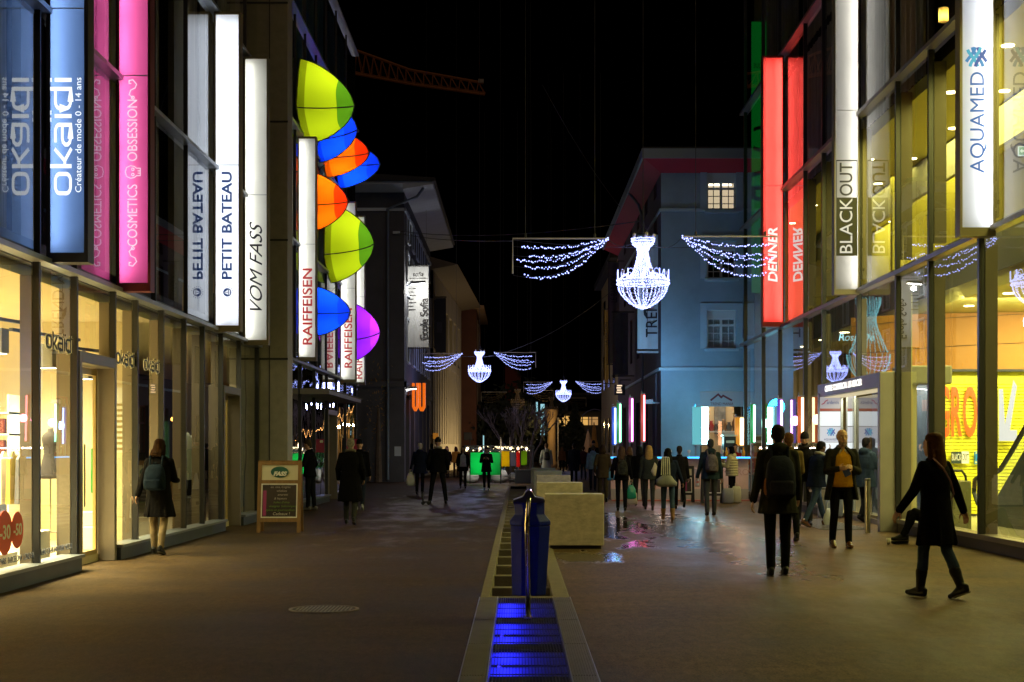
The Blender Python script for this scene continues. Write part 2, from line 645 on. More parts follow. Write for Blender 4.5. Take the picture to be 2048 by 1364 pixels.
# door portals
def portal(y0, y1, name, zt=2.7, out=.06, lit=True):
    f = MB()
    f.box(XL - .23, XL + out, y0, y0 + .10, 0, zt)
    f.box(XL - .23, XL + out, y1 - .10, y1, 0, zt)
    f.box(XL - .23, XL + out, y0 + .10, y1 - .10, zt - .14, zt)
    d = f.build(name, mat("portal_metal", (.17, .145, .12), .42, .35, noise=(2, .08)), LB, bevel=.008)
    q = MB()
    for k in range(2):
        a = y0 + .12 + k * (y1 - y0 - .24) / 2
        b = a + (y1 - y0 - .24) / 2 - .01
        q.box(XL - .21, XL - .17, a, a + .07, .02, zt - .15); q.box(XL - .21, XL - .17, b - .07, b, .02, zt - .15)
        q.box(XL - .21, XL - .17, a + .07, b - .07, .02, .16); q.box(XL - .21, XL - .17, a + .07, b - .07, zt - .24, zt - .15)
    q.build("door_frame", mat("gold_anodised", (.5, .38, .16), .35, .7), d)
    q = MB(); q.quad((XL - .19, y0 + .15, .1), (XL - .19, y1 - .15, .1), (XL - .19, y1 - .15, zt - .2), (XL - .19, y0 + .15, zt - .2))
    q.build("door_glass", g_shop if lit else g_dark, d)
    q = MB(); q.tube([(XL - .11, (y0 + y1) / 2 - .08, .75), (XL - .11, (y0 + y1) / 2 - .08, 1.55)], .016)
    q.build("handle", steel, d)
    return d
portal(*pl1, "door"); portal(*pl2, "door", 2.66, lit=False); portal(*pl3, "door", 2.62, lit=False)
# long beams and upper facade
for z in (ZB, 6.46, 9.28, 12.1, LTOP - .05):
    for a, b in ((8, 31.25), (32.05, LEND)):
        m_ = MB(); m_.box(XL - .05, XL + .12, a, b, z, z + .06); m_.build("beam", alu, LB)
m_ = MB()
m_.box(XL - 9, XL - .05, 6, LEND, ZB - .02, ZB + .25)
m_.build("slab_edge", alu_d, LB)
upper_px = [-200, -40, 76, 150, 238, 308, 372, 432, 490]
uy = [8, 11, 13.2] + [yl(p) for p in upper_px if yl(p) > 14] + [31.25]
uy2 = [32.05, yl(590), yl(610), yl(632), yl(652), yl(672), yl(692), LEND]
bwall = MB()
bwall.box(XL - 9, XL - .45, 6, LEND, ZB + .25, LTOP - .1)
bwall.build("inner_block", dark_in, LB)
zs = [ZB + .06, 6.46, 9.28, 12.1, LTOP - .05]
for ys, gm in ((uy, g_up), (uy2, g_up)):
    for k, (a, b) in enumerate(zip(ys[:-1], ys[1:])):
        m_ = MB(); m_.box(XL - .04, XL + .03, a - .02, a + .02, ZB + .07, LTOP - .1); m_.build("upper_mullion", alu_d, LB)
        # alternating olive cladding strip and dark window with curtain behind the glass skin
        c = a + (b - a) * (.52 if k % 2 else .40)
        m_ = MB(); m_.box(XL - .30, XL - .2, a + .02, c, ZB + .08, LTOP - .1)
        m_.build("cladding_panel", olive if ys is uy else mat("blue_reflect_panel", (.13, .24, .32), .45, .2, noise=(1.2, .2)), LB)  # far block panels tinted blue, a reflection put into the colour
        m_ = MB()
        n = 22
        pts = [(XL - .36 + .035 * math.sin(i * 2.1 + k), c + (b - c) * i / n) for i in range(n + 1)]
        for i in range(n):
            (x0, y0), (x1, y1) = pts[i], pts[i + 1]
            m_.quad((x0, y0, ZB + .3), (x1, y1, ZB + .3), (x1, y1, LTOP - .2), (x0, y0, LTOP - .2))
        if k % 3 != 1: m_.build("curtain", blind_m, LB, smooth=True)
        for z0, z1 in zip(zs[:-1], zs[1:]):
            q = MB(); tw = random.uniform(-.003, .003)
            q.quad((XL, a + .02, z0 + .07), (XL + tw, b - .02, z0 + .07), (XL + tw, b - .02, z1 - .01), (XL, a + .02, z1 - .01))
            q.build("upper_pane", gm, LB)
# stone-clad pier
m_ = MB(); m_.box(XL - .5, -4.80, 31.3, 32.0, 0, LTOP + .3)
pil = m_.build("pier", mat("pier_cladding", (.24, .22, .18), .6, noise=(6, .12), bump=(60, .15)), LB)
m_ = MB()
for z in (3.37, 5.85, 8.32, 10.8, 13.2):
    m_.box(XL - .45, -4.79, 31.285, 31.295, z - .02, z + .02)
m_.box(-5.18, -5.165, 31.288, 31.297, .02, LTOP)
m_.build("joint", black, pil)
# roof edge of the far block
m_ = MB(); m_.box(XL - 9.2, XL + .05, 6, LEND + .1, LTOP + .02, LTOP + .2); m_.build("roof_edge", alu_d, LB)
m_ = MB(); m_.box(XL - 9, XL - .02, LEND, LEND + .1, 0, LTOP); m_.build("end_wall", dark_in, LB)
# canopy over the far door
m_ = MB(); m_.box(XL + .02, XL + .75, yl(598), yl(672), 2.86, 2.96)
for k in range(18):
    y = yl(598) + (yl(672) - yl(598)) * k / 17
    m_.box(XL + .02, XL + .78, y - .02, y + .02, 2.965, 3.0)
m_.build("canopy", mat("canopy_metal", (.2, .18, .15), .5, .3), LB)
# light in the shops
warm = (1.0, .87, .40)
area("shop_light", LB, (XL - 2.6, 18.4, 3.42), 3.6, 7, 2400, warm, spread=115)
area("shop_light", LB, (XL - 1.4, yl(120), 3.40), .7, 5.0, 420, (1, .88, .55), spread=90)
area("dim_shop_light", LB, (XL - 1.7, 26.6, 3.42), 2.6, 6, 230, (1, .90, .5))
area("far_shop_light", LB, (XL - 2.6, 40, 3.42), 1.5, 9, 3, (1, .75, .45))
# small lamps in the dark far shop
m_ = MB()
for k in range(10):
    m_.ell((XL - 2.2 - .3 * (k % 3), 33.2 + k * 1.6, 2.15 + .05 * (k % 2)), (.05, .05, .05), 8, 6)
m_.build("bulb", glow("orange_bulb", (1, .42, .08), 8), LB)

# things inside the lit left shop ------------------------------------------------
def track_light(Y, X, z, rz):
    t = thing("track_spotlight", "", "spotlight", (X, Y, z), rz, "ceiling spotlights in the lit left shop", local=True)
    a = MB(); a.box(-.9, .9, -.025, .025, -.02, .02); a.tube([(-.3, 0, 0), (-.3, 0, 3.44 - z)], .006, 6); a.tube([(.6, 0, 0), (.6, 0, 3.44 - z)], .006, 6)
    a.build("rail", alu_d, t)
    b = MB(); b.box(-.09, .09, -.13, .13, -.42, -.12); b.tube([(0, 0, -.12), (0, 0, -.02)], .03); b.build("lamp_head", mat("grey_lamp", (.16, .15, .13), .5), t, bevel=.01)
    c = MB(); c.box(-.07, .07, -.11, .11, -.428, -.422); c.build("lens", glow("lamp_lens", (1, .92, .7), 10), t)
    return t
tag(track_light(15.6, XL - .75, 3.05, R(80)), "grey spotlight on a rail high up beside the first shop pane")
tag(track_light(17.9, XL - .8, 3.05, R(80)), "grey spotlight on a rail behind the navy lettering pane")
tag(track_light(19.2, XL - .6, 2.95, R(80)), "grey spotlight on a rail above the shop door")
tag(track_light(21.2, XL - .7, 2.9, R(75)), "grey spotlight behind the pane right of the shop door")
t = thing("pendant_lamp", "round orange pendant lamp at the left frame edge inside the shop", "lamp", (XL - .62, 16.1, 1.45))
m_ = MB(); m_.lathe([(.02, .78), (.12, .74), (.22, .6), (.25, .42), (.2, .22), (.1, .08), (.03, .02)], (XL - .62, 16.1, 1.48), 20)
m_.build("lamp_shade", mat("orange_shade", (.75, .12, .01), .35, emit=(1, .18, .01), es=.35), t, smooth=True)
m_ = MB(); m_.tube([(XL - .62, 16.1, 2.26), (XL - .62, 16.1, 3.44)], .006, 6); m_.build("cord", black, t)
# clothes shelf seen through the first pane
SX, SY_ = XL - 2.1, 22.5
t = thing("clothes_shelf", "dark clothes shelf and hanging garments at the far left shop pane", "shelf", (SX, SY_, .1))
m_ = MB()
for z in (.1, 1.05, 1.37, 1.69, 2.01): m_.box(SX - 1.9, SX, SY_ - .3, SY_ + .2, z, z + .03)
for x in (SX - 1.9, SX - .93, SX - .03): m_.box(x, x + .03, SY_ - .29, SY_ + .2, .131, 2.3)
m_.build("shelf_frame", white_p, t)
for z in (1.081, 1.401, 1.721):
    for k in range(7):
        q = MB(); q.box(SX - 1.85 + k * .26, SX - 1.63 + k * .26, SY_ - .26, SY_ + .1, z, z + .14 + .08 * ((k * 7 + int(z * 10)) % 3) / 2); q.build("folded_clothes", mat("folded_%d" % ((k + int(z * 10)) % 3), ((.02, .025, .05), (.05, .05, .06), (.10, .02, .03))[(k + int(z * 10)) % 3], .9, noise=(5, .4)), t, bevel=.03)
for k in range(14):
    q = MB(); x = SX - 1.85 + k * .13
    q.loft([[(x, SY_ - .26, .15), (x + .1, SY_ - .22, .15), (x + .1, SY_ + .1, .15), (x, SY_ + .1, .15)], [(x + .02, SY_ - .2, 1.0), (x + .08, SY_ - .2, 1.0), (x + .08, SY_ + .05, 1.0), (x + .02, SY_ + .05, 1.0)]])
    q.build("hanging_clothes", mat("garment_%d" % (k % 4), ((.015, .016, .02), (.03, .04, .08), (.12, .03, .04), (.05, .05, .05))[k % 4], .9), t)
t = thing("clothes_rail", "chrome clothes rail with small garments deeper in the lit left shop", "clothes rail", (XL - 1.6, 20.2, .1))
q = MB(); q.tube([(XL - 2.3, 19.9, .1), (XL - 2.3, 19.9, 1.5), (XL - 1.2, 20.3, 1.5), (XL - 1.2, 20.3, .1)], .015, 8); q.build("rail", steel, t)
for k in range(10):
    c0 = Vector((XL - 2.22 + k * .105, 19.93 + k * .038, 0)); q = MB()
    q.loft([[c0 + Vector((-.03, -.2, .75)), c0 + Vector((.03, -.2, .75)), c0 + Vector((.03, .2, .75)), c0 + Vector((-.03, .2, .75))], [c0 + Vector((-.02, -.17, 1.35)), c0 + Vector((.02, -.17, 1.35)), c0 + Vector((.02, .17, 1.35)), c0 + Vector((-.02, .17, 1.35))], [c0 + Vector((-.01, -.03, 1.46)), c0 + Vector((.01, -.03, 1.46)), c0 + Vector((.01, .03, 1.46)), c0 + Vector((-.01, .03, 1.46))]])
    q.build("garment", mat("kidswear_%d" % (k % 5), ((.45, .1, .12), (.1, .16, .3), (.5, .46, .4), (.35, .25, .05), (.08, .08, .1))[k % 5], .9), t)
t = thing("text_board", "pale hanging board with rows of small print right of the shop door", "board", (XL - .5, 22.4, 1.2))
xa, xb, Yt = X_(226, 22.6), X_(259, 22.6), 22.6
q = MB(); q.box(xa, xb, Yt, Yt + .02, Z_(905, Yt), Z_(775, Yt)); q.build("board", white_p, t)
q = MB()
for k in range(9): q.box(xa + .03, xb - .03 - .03 * (k % 3), Yt - .004, Yt - .001, Z_(900 - k * 11, Yt), Z_(895 - k * 11, Yt))
q.build("print", mat("olive_print", (.30, .24, .10), .7), t)
lamp("wall_wash_lamp", LB, (XL - 1.62, 22.5, 1.75), 40, (1, .92, .7), .12)
t = thing("display_plinth", "low white display plinth inside the first lit shop window", "display plinth", (XL - .7, 17.6, .1))
m_ = MB(); m_.box(XL - 1.2, XL - .3, 15, 17.2, .1, .32); m_.build("slab", white_p, t, bevel=.01)
m_ = MB(); m_.box(XL - 1.0, XL - .3, 18.0, 18.4, .1, .5); m_.build("slab", white_p, t, bevel=.01)
t = thing("display_box", "stepped white display box in the pane right of the shop door", "display box", (XL - .5, 21.0, .1))
m_ = MB(); m_.box(XL - .9, XL - .3, 20.6, 21.0, .1, .42); m_.build("slab", white_p, t, bevel=.01)
m_ = MB(); m_.box(XL - .9, XL - .3, 20.75, 21.0, .422, .62); m_.build("slab", white_p, t, bevel=.01)
# dress mannequin
t = thing("mannequin", "headless mannequin in dark dress on thin stand behind the lettering pane", "mannequin", (X_(101, 20.5), 20.5, .35), 0, local=True)
def ring(cx, cy_, z, rx, ry, n=14): return [Vector((cx + rx * math.cos(2 * math.pi * k / n), cy_ + ry * math.sin(2 * math.pi * k / n), z)) for k in range(n)]
m_ = MB(); m_.loft([ring(0, 0, z, rx, rx * .7) for z, rx in ((.98, .17), (1.05, .17), (1.3, .13), (1.45, .10), (1.6, .12), (1.72, .14), (1.8, .1), (1.84, .05), (1.9, .04))])
m_.build("dress", mat("charcoal_cloth", (.035, .03, .035), .9), t, smooth=True)
m_ = MB(); m_.tube([(0, 0, 0), (0, 0, 1.0)], .012, 8); m_.lathe([(.14, 0), (.14, .015)], (0, 0, 0), 20); m_.build("stand", steel, t)
t.scale = (.9, .9, .75)
# red and orange sale discs on the glass
for px, py, s_, txt, lab in ((8, 1066, .19, "-30", "round orange sale sticker reading -30 on the left shop pane"), (33, 1060, .16, "-50", "round orange sale sticker reading -50 on the left shop pane")):
    Y = yl(px); c = Vector((XL + .006, Y, Z_(py, Y)))
    d = MB(); d.lathe([(s_ * 1.25, 0), (s_ * 1.25, .004)], c, 28, 'x')
    d = d.build("sale_sticker", mat("orange_sticker", (.75, .1, .01), .5), None); tag(d, lab, "sticker", "sale stickers on the shop pane")
    text(txt, c + Vector((.008, 0, 0)), s_ * 1.1, mat("sticker_white", (.85, .8, .6), .5), d, 'east', ext=.001, bold=.004, length=s_ * 1.7)

# rounded techno lettering drawn with a pen, reading o k a ï d i (unit: x height 1)
def arc(cx, cy_, r, a0, a1, n=5): return [(cx + r * math.cos(R(a0 + (a1 - a0) * i / n)), cy_ + r * math.sin(R(a0 + (a1 - a0) * i / n))) for i in range(n + 1)]
def rrect(x, y, w_, h_, r): 
    p = arc(x + w_ - r, y + h_ - r, r, 0, 90) + arc(x + r, y + h_ - r, r, 90, 180) + arc(x + r, y + r, r, 180, 270) + arc(x + w_ - r, y + r, r, 270, 360)
    return p + [p[0]]
def techno():
    L = []
    L.append(rrect(0, 0, .82, 1, .28))
    L += [[(1.15, -.07), (1.15, 1.42)], [(1.15, .38), (1.40, .38)], [(1.36, .36), (1.88, 1.05)], [(1.36, .40), (1.9, -.06)]]
    L.append([(2.15, 1)] + arc(2.65, .75, .25, 90, 0) + [(2.9, 0), (2.32, 0)] + arc(2.32, .27, .27, 270, 90) + [(2.9, .54)])
    L += [[(3.27, -.07), (3.27, 1.05)], [(3.12, 1.27), (3.12, 1.44)], [(3.42, 1.27), (3.42, 1.44)]]
    L.append([(4.42, 1.42), (4.42, 0), (3.88, 0)] + arc(3.88, .28, .28, 270, 180) + [(3.6, .72)] + arc(3.88, .72, .28, 180, 90) + [(4.42, 1)])
    L += [[(4.80, -.07), (4.80, 1.05)], [(4.80, 1.24), (4.80, 1.44)]]
    return L
TW = 4.9
def techno_word(loc, length, m, parent, face, pen=.16, name="lettering", d=.004, ys=.66):
    k = length / TW
    M4 = Matrix.Translation(Vector(loc)) @ (UP[face] @ Matrix.Diagonal((k, k * ys, k))).to_4x4()
    q = MB()
    for s_ in techno():
        q.stroke(s_, pen, d / k, M4)
    return q.build(name, m, parent)
navy = mat("navy_vinyl", (.012, .018, .05), .5)
vin_w = mat("white_vinyl", (.75, .72, .6), .6)
for px0, py0, px1, lab in ((92, 690, 146, "first"), (232, 722, 270, "2"), (288, 735, 320, "3")):
    Y0, Y1 = yl(px0), yl(px1)
    z = Z_(py0, Y0)
    techno_word((XL + .004, Y0, z - .02), (Y1 - Y0) * .97, vin_w, LB, 'east', .30, "window_lettering", .002)
    techno_word((XL + .008, Y0, z - .02), (Y1 - Y0) * .97, navy, LB, 'east', .17, "window_lettering", .002)
text("PARIS  BARCELONA  LONDON", (XL + .005, yl(34), .30), .1, navy, LB, 'east', "window_lettering", length=1.1)
text("MILANO  CASABLANCA  DUBAI  MOSCOU", (XL + .005, yl(112), .31), .1, navy, LB, 'east', "window_lettering", length=1.25)
# blue poster and green frame behind glass
t = thing("blue_poster", "tall pale blue poster board behind glass before the stone pier", "poster", (XL - .2, 30.3, .3))
m_ = MB(); m_.box(XL - .25, XL - .22, yl(497), 31.1, .3, 2.95); m_.build("board", mat("blue_board", (.05, .22, .42), .6, noise=(1, .1)), t)
text("FITNESS", (XL - .215, 30.5, 2.15), .14, white_p, t, 'east', length=.6)
m_ = MB(); m_.box(XL - .219, XL - .212, 30.2, 30.5, 1.5, 2.1); m_.build("notice", white_p, t)
m_ = MB(); m_.box(XL - .219, XL - .212, 30.75, 30.79, 1.1, 1.55); m_.prism([(XL - .219, 30.67, 1.55), (XL - .219, 30.87, 1.55), (XL - .219, 30.77, 1.75)], (.007, 0, 0)); m_.box(XL - .219, XL - .212, 30.72, 30.84, .95, 1.05); m_.build("arrow", white_p, t)
t = thing("window_display", "thin green square frame with solid band in lit shop window", "display frame", (XL - .25, 21.2, .8))
m_ = MB()
ya, yb = yl(224), yl(253)
z0, z1 = Z_(985, 20.4), Z_(897, 20.4)
m_.box(XL - .28, XL - .26, ya, yb, z0, z0 + .02); m_.box(XL - .28, XL - .26, ya, yb, z1 - .02, z1); m_.box(XL - .28, XL - .26, ya, ya + .02, z0 + .02, z1 - .02); m_.box(XL - .28, XL - .26, yb - .02, yb, z0 + .02, z1 - .02)
m_.build("frame", mat("green_vinyl", (.01, .28, .05), .5), t)
m_ = MB(); m_.box(XL - .29, XL - .27, ya + .25, ya + .42, z0 + .3, z1 - .02); m_.box(XL - .29, XL - .27, ya + .02, ya + .25, z0 + .02, z0 + .3); m_.build("band", MATS["green_vinyl"], t)
for k, (Y, m, lab) in enumerate(((24.9, "teal", "teal hanging garment in the dim shop window behind the walker"), (26.4, "pale", "pale hanging garment beside the teal one in dim window"), (27.1, "pale", "pale hanging garment nearest the second shop door"))):
    q = MB(); q.loft([ring(XL - .4, Y, z, rx, ry) for z, rx, ry in ((.95, .10, .16), (1.3, .11, .17), (1.62, .10, .2), (1.72, .07, .15), (1.78, .03, .05))])
    if m == "teal": q = MB(); q.box(XL - .42, XL - .38, Y - .14, Y + .14, .6, 1.95)
    tag(q.build("garment", mat(m + "_cloth", (.02, .13, .12) if m == "teal" else (.42, .45, .45), .9, noise=(4, .15)), None, smooth=m != "teal"), lab, "garment")
t = thing("bin_box", "dark grey box on the floor of the dim shop window", "box", (XL - .4, 27.3, .1))
m_ = MB(); m_.box(XL - .6, XL - .3, 26.9, 27.6, .1, .62); m_.build("body", alu_d, t, bevel=.01)
# ------------------------------------------------------------------ LIGHT BOX SIGNS on the left and right facades
def signbox(label, side, Y, xa, xb, z0, z1, frame, panel, tube_col, L, border=.03, foot=.10, depth=.24, tube_r=.015, second=False, seam=True, group="tall light box signs standing out from the facades"):
    """side -1: xa touches the left facade; side +1: xb touches the right facade"""
    t = thing("light_box_sign", label, "sign", ((xa + xb) / 2, Y, z0), group=group)
    y0, y1 = Y - depth / 2, Y + depth / 2
    f = MB()
    f.box(xa, xa + border, y0, y1, z0, z1); f.box(xb - border, xb, y0, y1, z0, z1)
    f.box(xa + border, xb - border, y0, y1, z0, z0 + foot); f.box(xa + border, xb - border, y0, y1, z1 - .05, z1)
    f.build("frame", frame, t)
    b = MB(); b.box(xa + border, xb - border, y1 - .02, y1 - .003, z0 + foot, z1 - .05)
    b.build("back_plate", mat("sign_inside", (.42, .43, .44), .7), t)
    s = MB()
    s.box(xa + border, xa + border + .004, y0 + .03, y1 - .021, z0 + foot, z1 - .05)
    s.box(xb - border - .004, xb - border, y0 + .03, y1 - .021, z0 + foot, z1 - .05)
    s.build("side_lining", MATS["sign_inside"], t)
    p = MB(); p.quad((xa + border, y0 + .012, z0 + foot), (xb - border, y0 + .012, z0 + foot), (xb - border, y0 + .012, z1 - .05), (xa + border, y0 + .012, z1 - .05))
    pn = p.build("lit_panel", panel, t)
    if seam:
        q = MB(); zz = z0 + (z1 - z0) * .52; q.box(xa + border, xb - border, y0 + .004, y0 + .011, zz - .006, zz + .006); q.build("seam", mat("seam_grey", (.35, .35, .36), .6), pn)
    tb = MB()
    xt = xa + border + .045 if side < 0 else xb - border - .045
    n = 3
    for k in range(n):
        za = z0 + foot + .04 + (z1 - z0 - foot - .12) * k / n
        zb_ = z0 + foot + .0 + (z1 - z0 - foot - .12) * (k + 1) / n
        tb.tube([(xt, Y + .02, za), (xt, Y + .02, zb_)], tube_r, 8)
        if second:
            xs = xb - border - .05 if side < 0 else xa + border + .05
            tb.tube([(xs, Y + .04, za), (xs, Y + .04, zb_)], tube_r * .6, 8)
    tb.build("lamp_tube", glow("tube_" + "_".join("%d" % (c * 100) for c in tube_col) + "_%d" % L, tube_col, L), t)
    k = MB()
    for z in (z0 + .5, (z0 + z1) / 2, z1 - .5):
        if side < 0: k.box(XL + .02, xa, Y - .03, Y + .03, z - .03, z + .03)
        else: k.box(xb, XR - .02, Y - .03, Y + .03, z - .03, z + .03)
    k.build("bracket", alu_d, t)
    t["_y"] = y0 + .012
    return t, y0 + .010
XR = 6.85
def yr(px): return XR * F / (px - VX)
f_navy = mat("navy_frame", (.012, .014, .03), .5)
f_crim = mat("crimson_frame", (.10, .004, .02), .5)
f_beige = mat("beige_frame", (.20, .17, .11), .5, .2)
f_red = mat("red_frame", (.30, .01, .008), .5)
p_white = translucent("white_sheet", (.78, .80, .84))
p_cream = translucent("cream_sheet", (.80, .80, .74))
let_glow = glow("letters_backlit_white", (.9, .95, 1), 1.25)
let_pink = glow("letters_backlit_pink", (1, .78, .88), 1.0)

# 1 blue
Y = yl(90)
xa, xb = X_(99, Y), X_(182, Y)
t, yf = signbox("blue light box sign with white rounded lettering, nearest on the left", -1, Y, xa, xb, Z_(527, Y), 9.2, f_navy, translucent("blue_sheet", (.13, .22, .43)), (.88, .93, 1), 22, border=.045, foot=.11)
k = (Z_(160, Y) - Z_(390, Y)) / TW
M4 = Matrix.Translation((X_(147, Y), yf - .004, Z_(390, Y))) @ (UP['camv'] @ Matrix.Diagonal((k, k * .64, k))).to_4x4()
q = MB()
for s_ in techno(): q.stroke(s_, .17, .004 / k, M4)
q.build("lettering", let_glow, t)
text("Créateur de mode 0 - 14 ans", (X_(163, Y), yf - .004, (Z_(388, Y) + Z_(160, Y)) / 2), .10, let_glow, t, 'camv', length=Z_(160, Y) - Z_(388, Y))
# 2 pink
Y = yl(233)
xa, xb = X_(238, Y), X_(305, Y)
t, yf = signbox("magenta light box sign with white serif lettering and skull drawing", -1, Y, xa, xb, Z_(584, Y), 9.2, f_crim, translucent("magenta_sheet", (.64, .10, .29)), (1, .86, .93), 24, border=.035, foot=.11)
xm = X_(270, Y)
text("COSMETICS", (xm, yf - .004, (Z_(495, Y) + Z_(372, Y)) / 2), .19, let_pink, t, 'camv', length=Z_(372, Y) - Z_(495, Y))
text("OBSESSION", (xm, yf - .004, (Z_(325, Y) + Z_(203, Y)) / 2), .19, let_pink, t, 'camv', length=Z_(203, Y) - Z_(325, Y))
M4 = Matrix.Translation((xm, yf - .004, Z_(347, Y))) @ UP['camv'].to_4x4()
q = MB()
q.stroke([(-.075, -.02), (-.085, .03), (-.06, .085), (0, .10), (.06, .085), (.085, .03), (.075, -.02), (.05, -.05), (.05, -.10), (-.05, -.10), (-.05, -.05), (-.075, -.02)], .012, .003, M4)
for sx in (-1, 1): q.stroke([(sx * .035 + .018 * math.cos(a), .0 + .018 * math.sin(a)) for a in [i * math.pi / 4 for i in range(9)]], .012, .003, M4)
for sx in (-.02, 0, .02): q.stroke([(sx, -.10), (sx, -.065)], .008, .003, M4)
q.build("skull_drawing", let_pink, t)
for zc, s_ in ((Z_(180, Y), 1), (Z_(518, Y), -1)):
    q = MB(); Mz = Matrix.Translation((xm, yf - .004, zc)) @ UP['camv'].to_4x4()
    q.stroke([(-s_ * .13, 0), (-s_ * .09, .05), (-s_ * .03, .03), (0, -.03), (s_ * .05, -.05), (s_ * .11, 0), (s_ * .10, .05), (s_ * .06, .05), (s_ * .06, .02)], .014, .003, Mz)
    q.stroke([(s_ * .02 - s_ * .15 + .02 * math.cos(a), .02 * math.sin(a)) for a in [i * math.pi / 4 for i in range(9)]], .012, .003, Mz)
    q.build("flourish", let_pink, t)

# 3 white with navy letters
Y = yl(427)
xa, xb = X_(431, Y), X_(483, Y)
t, yf = signbox("white light box sign with navy capital lettering and boat roundel", -1, Y, xa, xb, Z_(663, Y), Z_(27, Y), f_beige, p_white, (.93, .96, 1), 18, border=.03, foot=.10, second=True)
navy_b = glow("letters_navy", (.01, .05, .2), .8)
text("PETIT BATEAU", (X_(457, Y), yf - .004, (Z_(560, Y) + Z_(346, Y)) / 2), .25, navy_b, t, 'camv', length=Z_(346, Y) - Z_(560, Y), bold=.006)
c = Vector((X_(457, Y), yf - .004, Z_(586, Y)))
q = MB(); q.lathe([(.075, 0), (.075, .004)], c, 24, '-y'); lg = q.build("roundel", navy_b, t)
M4 = Matrix.Translation(c + Vector((0, -.006, 0))) @ UP['camv'].to_4x4()
q = MB()
for tri in ([(-.045, -.015), (-.005, .06), (-.005, -.015)], [(.006, -.015), (.006, .045), (.045, -.015)], [(-.05, -.03), (.05, -.03), (.03, -.05), (-.03, -.05)]):
    q.prism([M4 @ Vector((a, b, 0)) for a, b in tri], (0, -.003, 0))
q.build("boat", glow("logo_white", (.9, .93, 1), 1), lg)
for k in range(14):
    a = math.pi * 2 * k / 16 + .3
    q = MB(); q.box(c.x + .1 * math.cos(a) - .008, c.x + .1 * math.cos(a) + .008, yf - .006, yf - .003, c.z + .1 * math.sin(a) - .006, c.z + .1 * math.sin(a) + .006)
    if k == 0: acc = q
    else: acc.add(q.v, q.f)
acc.build("rim_letters", navy_b, t)
# 4 white with brush letters
Y = yl(486)
xa, xb = X_(490, Y), X_(538, Y)
t, yf = signbox("white light box sign with dark slanted brush lettering before the pier", -1, Y, xa, xb, Z_(690, Y), Z_(116, Y), f_beige, p_cream, (1, .99, .93), 19, border=.028, foot=.09)
ink = mat("dark_ink", (.012, .016, .025), .6)
text("VOM FASS", (X_(515, Y), yf - .004, (Z_(632, Y) + Z_(455, Y)) / 2), .36, ink, t, 'camv', length=Z_(455, Y) - Z_(632, Y), shear=.45)
# 5-7 white with red letters
red_l = glow("letters_red", (.55, .03, .03), .75)
for n, (pm, pa, pb, yb, yt, ta, tb, xm_, lab) in enumerate(((593, 597, 634, 722, 275, 690, 538, 617, "white light box sign with red capital lettering, nearest beyond the pier"),
        (678, 681, 713, 765, 404, 736, 617, 698, "white light box sign with red capital lettering behind the lower lime tent"),
        (705.5, 708, 731, 770, 432, 758, 655, 719, "white light box sign with red lettering half hidden by the purple tent"))):
    Y = yl(pm)
    xa, xb = X_(pa, Y), X_(pb, Y)
    t, yf = signbox(lab, -1, Y, xa, xb, Z_(yb, Y), Z_(yt, Y), f_beige, p_cream, (1, .99, .93), 19, border=.03, foot=.09)
    text("RAIFFEISEN", (X_(xm_, Y), yf - .004, (Z_(ta, Y) + Z_(tb, Y)) / 2), .33, red_l, t, 'camv', length=Z_(tb, Y) - Z_(ta, Y), bold=.006)

